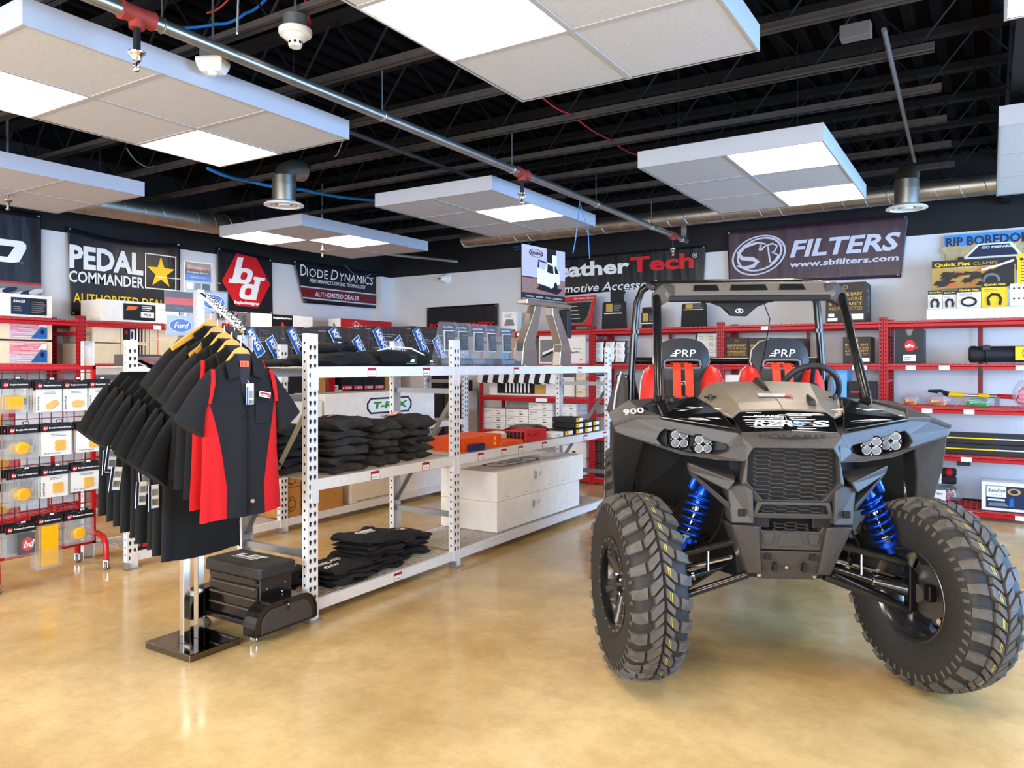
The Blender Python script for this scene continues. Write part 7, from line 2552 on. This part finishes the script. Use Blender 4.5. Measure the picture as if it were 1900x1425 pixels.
# ------------------------------------------------------------------ banners on the walls
M_vinyl_k = mat('banner_black', (27, 25, 29), .34, noise=(6, .15), bump=(5, .9), stretch=(1.6, 1.6, .35))
M_vinyl_p = mat('banner_aubergine', (66, 44, 54), .36, noise=(6, .12), bump=(6, 1.0), stretch=(1.6, 1.6, .3))
M_grom = mat('grommet', (180, 176, 170), .3, metal=.9)
SIL = mat('silver_ink', (206, 202, 214), .45)
MAROON = mat('maroon_ink', (110, 24, 36), .4)
SKY = mat('sky_ink', (58, 140, 205), .5)
SAND = mat('sand_ink', (190, 166, 120), .6, noise=(14, .2))
BI = INKS[:10] + [SIL, MAROON, SKY, SAND]
iS, iM, iSk, iSa = 10, 11, 12, 13


class Banner:
    def __init__(self, label, wall, corners, m, wave=(.006, 9.0, .3), sag=0.0, nx=60, nz=14):
        """corners: photo points TL, TR, BR, BL on the wall plane"""
        self.wall = wall
        P = [(on_x(u, v, -7.69) if wall == 'x' else on_y(u, v, 8.655)) if not isinstance(u, tuple) else u for u, v in corners]
        L = [((p[1] if wall == 'x' else p[0]), p[2]) for p in P]
        self.a0 = min(L[0][0], L[3][0])
        self.z0 = min(L[2][1], L[3][1])
        self.L = [(a - self.a0, z - self.z0) for a, z in L]
        o = (-7.69, self.a0, self.z0) if wall == 'x' else (self.a0, 8.655, self.z0)
        self.t = thing('banner', label, 'banner', o, 0, 'vinyl banners on the walls')
        ph = random.uniform(0, 6)
        A, k, e = wave
        self.disp = lambda x, y: .012 + .25 * A * (math.sin(k * x + ph + 1.5 * y) + .6 * math.sin(2.3 * k * x + 2 * ph) + .3 * math.sin(5.1 * k * x + 9 * y))
        r = (0, 1, 0) if wall == 'x' else (1, 0, 0)
        self.f = Face((0, 0, 0), r, (0, 0, 1), None, eps=.012 + .25 * A * 1.9 + .0015)
        tl, tr, br, bl = self.L
        g = Face((0, 0, 0), r, (0, 0, 1), self.disp, eps=0.0)
        V = []
        for j in range(nz + 1):
            q = j / nz
            for i in range(nx + 1):
                s = i / nx
                top = (tl[0] + (tr[0] - tl[0]) * s, tl[1] + (tr[1] - tl[1]) * s - sag * 4 * s * (1 - s))
                bot = (bl[0] + (br[0] - bl[0]) * s, bl[1] + (br[1] - bl[1]) * s)
                V.append(g.P(bot[0] + (top[0] - bot[0]) * q, bot[1] + (top[1] - bot[1]) * q))
        n = nx + 1
        b = MB().add(V, [(j * n + i, j * n + i + 1, (j + 1) * n + i + 1, (j + 1) * n + i) for j in range(nz) for i in range(nx)])
        o_ = b.build('banner_sheet', m, self.t, smooth=60)
        s_ = o_.modifiers.new('solid', 'SOLIDIFY')
        s_.thickness = .002
        s_.offset = -1
        gm = None
        for (x, y) in (tl, tr, br, bl):
            gx = x + (.025 if x < (tl[0] + tr[0]) / 2 else -.025)
            gy = y + (.025 if y < (tl[1] + bl[1]) / 2 else -.025)
            p = g.P(gx, gy)
            ax = (1, 0, 0) if wall == 'x' else (0, -1, 0)
            MB().lathe([(.005, .001), (.011, .003), (.012, .001)], p, ax, 12, cap=False).build('grommet', M_grom, self.t)

    def pt(self, u, v):
        p = on_x(u, v, -7.69) if self.wall == 'x' else on_y(u, v, 8.655)
        return ((p[1] if self.wall == 'x' else p[0]) - self.a0, p[2] - self.z0)

    def text(self, s, u0, vt, vb, u1, m, bold=0.0, shear=0.0):
        """text whose left edge spans rows vt..vb at column u0, ending at column u1"""
        x0, y0 = self.pt(u0, vb)
        h = self.pt(u0, vt)[1] - y0
        x1 = self.pt(u1, vb)[0]
        w_ = x1 - x0
        self.f.text(s, x0, y0, w_ - abs(shear) * h, h, m, bold, shear)
        return self

    def done(self):
        self.f.build('banner_print', BI, self.t)


b = Banner('black banner with a slanted white outline logo and a red line, at the view edge', 'x', ((-80, 372), (75, 398), (75, 543), (-80, 545)), M_vinyl_k)
f = b.f
q = lambda u, v: b.pt(u, v)
x0, y0 = q(47, 449)
x1, yb_ = q(32, 489)
f.poly([(x0 - .9, y0), (x0 - .03, y0), (x0, y0 - .03), (x0, y0 - .07), (x1 + .01, yb_ + .015), (x1 - .05, yb_), (x0 - .9, yb_)], iW)
f.poly([(x0 - .9, y0 - .06), (x0 - .10, y0 - .06), (x1 - .09, yb_ + .05), (x0 - .9, yb_ + .05)], iK)
f.ring(q(35, 488)[0] + .02, q(35, 488)[1], .014, .014, .25, iG)
f.text('R', q(35, 488)[0] + .014, q(35, 488)[1] - .006, .012, .012, iG)
W = b.L[1][0]
zr = q(70, 528)[1]
f.rect(0, zr - .008, W, zr + .008, iR)
f.rect(0, 0.0, W, zr - .01, iG)
for i in range(9):
    f.disc(W * (.05 + .11 * i), .03 + .02 * (i % 3), .07, .025, iV if i % 2 else iS, 12, .3)
b.done()

b = Banner('black banner with white block letters and a yellow star in a square', 'x', ((123, 420), (333, 451), (333, 590), (130, 585)), M_vinyl_k, (.01, 6, .3), sag=.055)
b.text('PEDAL', 127, 453, 497, 264, iW, .04)
b.text('COMMANDER', 126, 501, 523, 265, iW, .02)
b.text('AUTHORIZED DEALER', 134, 543, 561, 322, iY, .015)
f = b.f
x0, yt = b.pt(267, 469)
x1 = b.pt(325, 478)[0]
yb_ = b.pt(267, 535)[1]
for r_ in ((x0, yb_, x1, yb_ + .012), (x0, yt - .012, x1, yt), (x0, yb_, x0 + .012, yt), (x1 - .012, yb_, x1, yt)):
    f.rect(*r_, iW)
cx, cy = (x0 + x1) / 2, (yb_ + yt) / 2 - .008
R_ = (x1 - x0) * .47
pts = []
for i in range(10):
    a = PI / 2 + PI / 5 * i
    rr = R_ if i % 2 == 0 else R_ * .40
    pts.append((cx + rr * math.cos(a), cy + rr * 1.02 * math.sin(a)))
for i in range(0, 10, 2):
    f.poly([(cx, cy), pts[i - 1], pts[i], pts[i + 1]], iY)
    f.k -= 1
f.k += 1
b.done()

b = Banner('black banner with a red hexagon bearing two white slanted letters', 'x', ((402, 458), (503, 480), (505, 584), (404, 590)), M_vinyl_k, (.008, 7, .3))
f = b.f
Hx = [b.pt(u, v) for u, v in ((410, 521), (437, 470), (474, 479), (500, 528), (477, 571), (436, 567))]
f.poly(Hx[::-1], iR)
cx = sum(p[0] for p in Hx) / 6
# the two letters, drawn from bars and bowls
def slant(x, y, cx, cy, k=.28):
    return (cx + x + k * y, cy + y)
s_ = (Hx[3][0] - Hx[0][0])
cy = sum(p[1] for p in Hx) / 6
P = lambda x, y: slant(x * s_, y * s_, cx, cy)


def bowl(x, y):
    q1, q2 = [], []
    for i in range(25):
        a = 2 * PI * i / 24
        e = (abs(math.cos(a)) ** 3 + abs(math.sin(a)) ** 3) ** (-1 / 3)
        q1.append(P(x + .17 * e * math.cos(a), y + .135 * e * math.sin(a)))
        q2.append(P(x + .065 * e * math.cos(a), y + .065 * e * math.sin(a)))
    for i in range(24):
        f.poly([q1[i], q1[i + 1], q2[i + 1], q2[i]], iW)
        f.k -= 1
    f.k += 1


f.poly([P(-.30, -.02), P(-.18, -.02), P(-.18, .40), P(-.30, .40)], iW)
bowl(-.085, .09)
f.poly([P(-.36, -.05), P(-.18, -.05), P(-.18, .02), P(-.36, .02)], iW)
bowl(.075, -.17)
f.poly([P(.155, -.305), P(.275, -.305), P(.275, .10), P(.155, .10)], iW)
f.poly([P(.12, .04), P(.36, .04), P(.36, .10), P(.12, .10)], iW)
b.text('bajadesigns', 432, 557, 565, 480, iW, .05, .25)
b.text('SCIENTISTS OF LIGHTING', 424, 577, 585, 498, iS, .02)
b.done()

b = Banner('black dealer banner with serif-like white name and a maroon band', 'x', ((543, 482), (698, 506), (703, 573), (563, 562)), M_vinyl_k, (.006, 6, .3))
f = b.f
b.text('D', 556, 490, 511, 567, iW)
b.text('IODE', 568, 497, 513, 607, iW)
b.text('D', 612, 500, 519, 627, iW, 0, .2)
b.text('YNAMICS', 627, 506, 521, 691, iW, 0, .1)
b.text('PERFORMANCE LIGHTING TECHNOLOGY', 573, 517, 524, 677, iW, .01, .15)
za, zb_ = b.pt(570, 534)[1], b.pt(570, 552)[1]
W = b.L[1][0]
xl = lambda z: .02 + .16 * (1 - z / b.L[1][1])
f.poly([(xl(zb_), zb_), (W - .02, zb_), (W - .02, za), (xl(za), za)], iM)
f.poly([(xl(za), za), (W - .02, za), (W - .02, za + .018), (xl(za), za + .018)], iS)
f.poly([(xl(zb_), zb_ - .018), (W - .02, zb_ - .018), (W - .02, zb_), (xl(zb_), zb_)], iS)
b.text('AUTHORIZED DEALER', 583, 541, 550, 665, iW, .015)
b.done()

b = Banner('small black banner with red bottom lettering in the room corner', 'y', ((793, 571), (925, 563), (925, 622), (793, 628)), M_vinyl_k, (.004, 5, .3))
b.text('ROUGH COUNTRY', 798, 601, 610, 918, iR, .04, .2)
b.text('SUSPENSION', 808, 613, 618, 880, iR, .02, .2)
b.done()

b = Banner('pleated black banner with large white and red lettering behind the brochure board', 'y', ((970, 486), (1310, 455), (1306, 524), (975, 556)), M_vinyl_k, (.010, 14, .3), nx=120)
b.text('Weather', 982, 494, 520, 1169, iW, .035)
b.text('Tech', 1170, 478, 506, 1289, iR, .035)
b.f.ring(*b.pt(1290, 474), .028, .028, .16, iW)
b.f.text('R', b.pt(1290, 474)[0] - .01, b.pt(1290, 474)[1] - .012, .022, .024, iW, .02)
b.text('Automotive Accessories', 1000, 532, 547, 1244, iW, .01, .25)
b.done()

b = Banner('dark plum banner with a silver oval script emblem and silver lettering', 'y', ((1350, 430), (1686, 399), (1672, 515), (1353, 528)), M_vinyl_p, (.007, 8, .3), nx=90)
f = b.f
cx, cy = b.pt(1408, 474)
f.ring(cx, cy, .30, .215, .07, iS, .25, 40)
f.ring(cx + .01, cy + .01, .255, .18, .10, iS, .3, 40)
S = [(.10, .13), (.02, .15), (-.10, .12), (-.16, .05), (-.13, -.01), (-.02, -.03), (.02, -.06), (-.02, -.11), (-.11, -.12), (-.18, -.09)]
f.stroke([(cx + x * 1.15 - .035, cy + y - .01) for x, y in S], [.015, .025, .04, .045, .045, .05, .05, .045, .03, .012], iS)
Bp = [(.09, .10), (.10, .0), (.11, -.08), (.12, -.10), (.15, -.07), (.18, -.01), (.14, .02), (.11, .01), (.15, .04), (.17, .10), (.13, .13), (.07, .11), (.02, .06)]
f.stroke([(cx + x * 1.25 - .01, cy + y * .95 - .005) for x, y in Bp], .018, iS)
f.text('&', cx + .0, cy + .05, .055, .065, iS, .01)
b.text('FILTERS', 1466, 447, 479, 1674, iS, .03, .28)
b.text('www.sbfilters.com', 1465, 486, 497, 1669, iS, .03, .15)
b.done()

b = Banner('sandy picture banner of a dark windscreen under big blue letters', 'y', ((1752, 438), (1915, 427), (1915, 500), (1754, 508)), SAND, (.003, 4, .3))
f = b.f
W, H = b.L[1][0], b.L[0][1]
f.rect(0, H * .62, W, H, iSk)
for i in range(12):
    f.disc(W * (.04 + .085 * i), H * (.62 + .05 * math.sin(i * 2.1)), W * .07, H * .12, iSa, 14)
f.text('RIP BOREDOM', .015, H * .70, W * .97, H * .24, iV, .03)
x0, y0 = b.pt(1795, 478)
x1, y1 = b.pt(1890, 468)
yt = b.pt(1812, 456)[1]
f.poly([(x0 - .03, y0 - .05), (x1 + .03, y0 - .05), (x1 + .03, y0), (x1 - .06, yt + .015), (x0 + .09, yt + .015), (x0 - .03, y0)], iW)
f.poly([(x0, y0), (x1, y0), (x1 - .075, yt), (x0 + .10, yt)], iV)
f.text('GO PREPARED', x0 + .12, yt - .035, (x1 - x0) * .66, .022, iW, .03)
f.disc(x0 - .055, y0 - .01, .03, .02, iK)
f.poly([(.02, .02), (.13, .02), (.13, .13), (.02, .13)], iY)
f.poly([(x0 - .03, 0), (x1 + .03, 0), (x1 + .03, y0 - .05), (x0 - .03, y0 - .05)], iG)
b.done()

# dome camera
p = on_y(829, 517, 8.67)
t = thing('dome_camera', 'small white dome camera high in the room corner', 'camera', (p[0], 8.678, p[2]))
MB().lathe([(.075, 0), (.075, .02), (.06, .035), (.045, .05)], axis=(0, -1, 0), n=26).build('camera_base', M_plastic, t, smooth=40)
MB().lathe([(.0, .055), (.02, .052), (.042, .03), (.05, .0), (.045, -.02)], (-.03, -.05, 0), Vector((-.35, -1, -.05)), 22).build('camera_ball', M_plastic, t, smooth=50)
for dx in (-.052, -.022):
    MB().lathe([(.0, .062), (.009, .06), (.010, .05)], (dx, -.052, 0), Vector((-.35, -1, -.05)), 12).build('camera_lens', BLACK, t)
MB().tube([(.03, -.03, -.03), (.055, -.04, -.02), (.06, -.03, .03)], .008, 6).build('camera_bracket', M_plastic, t)
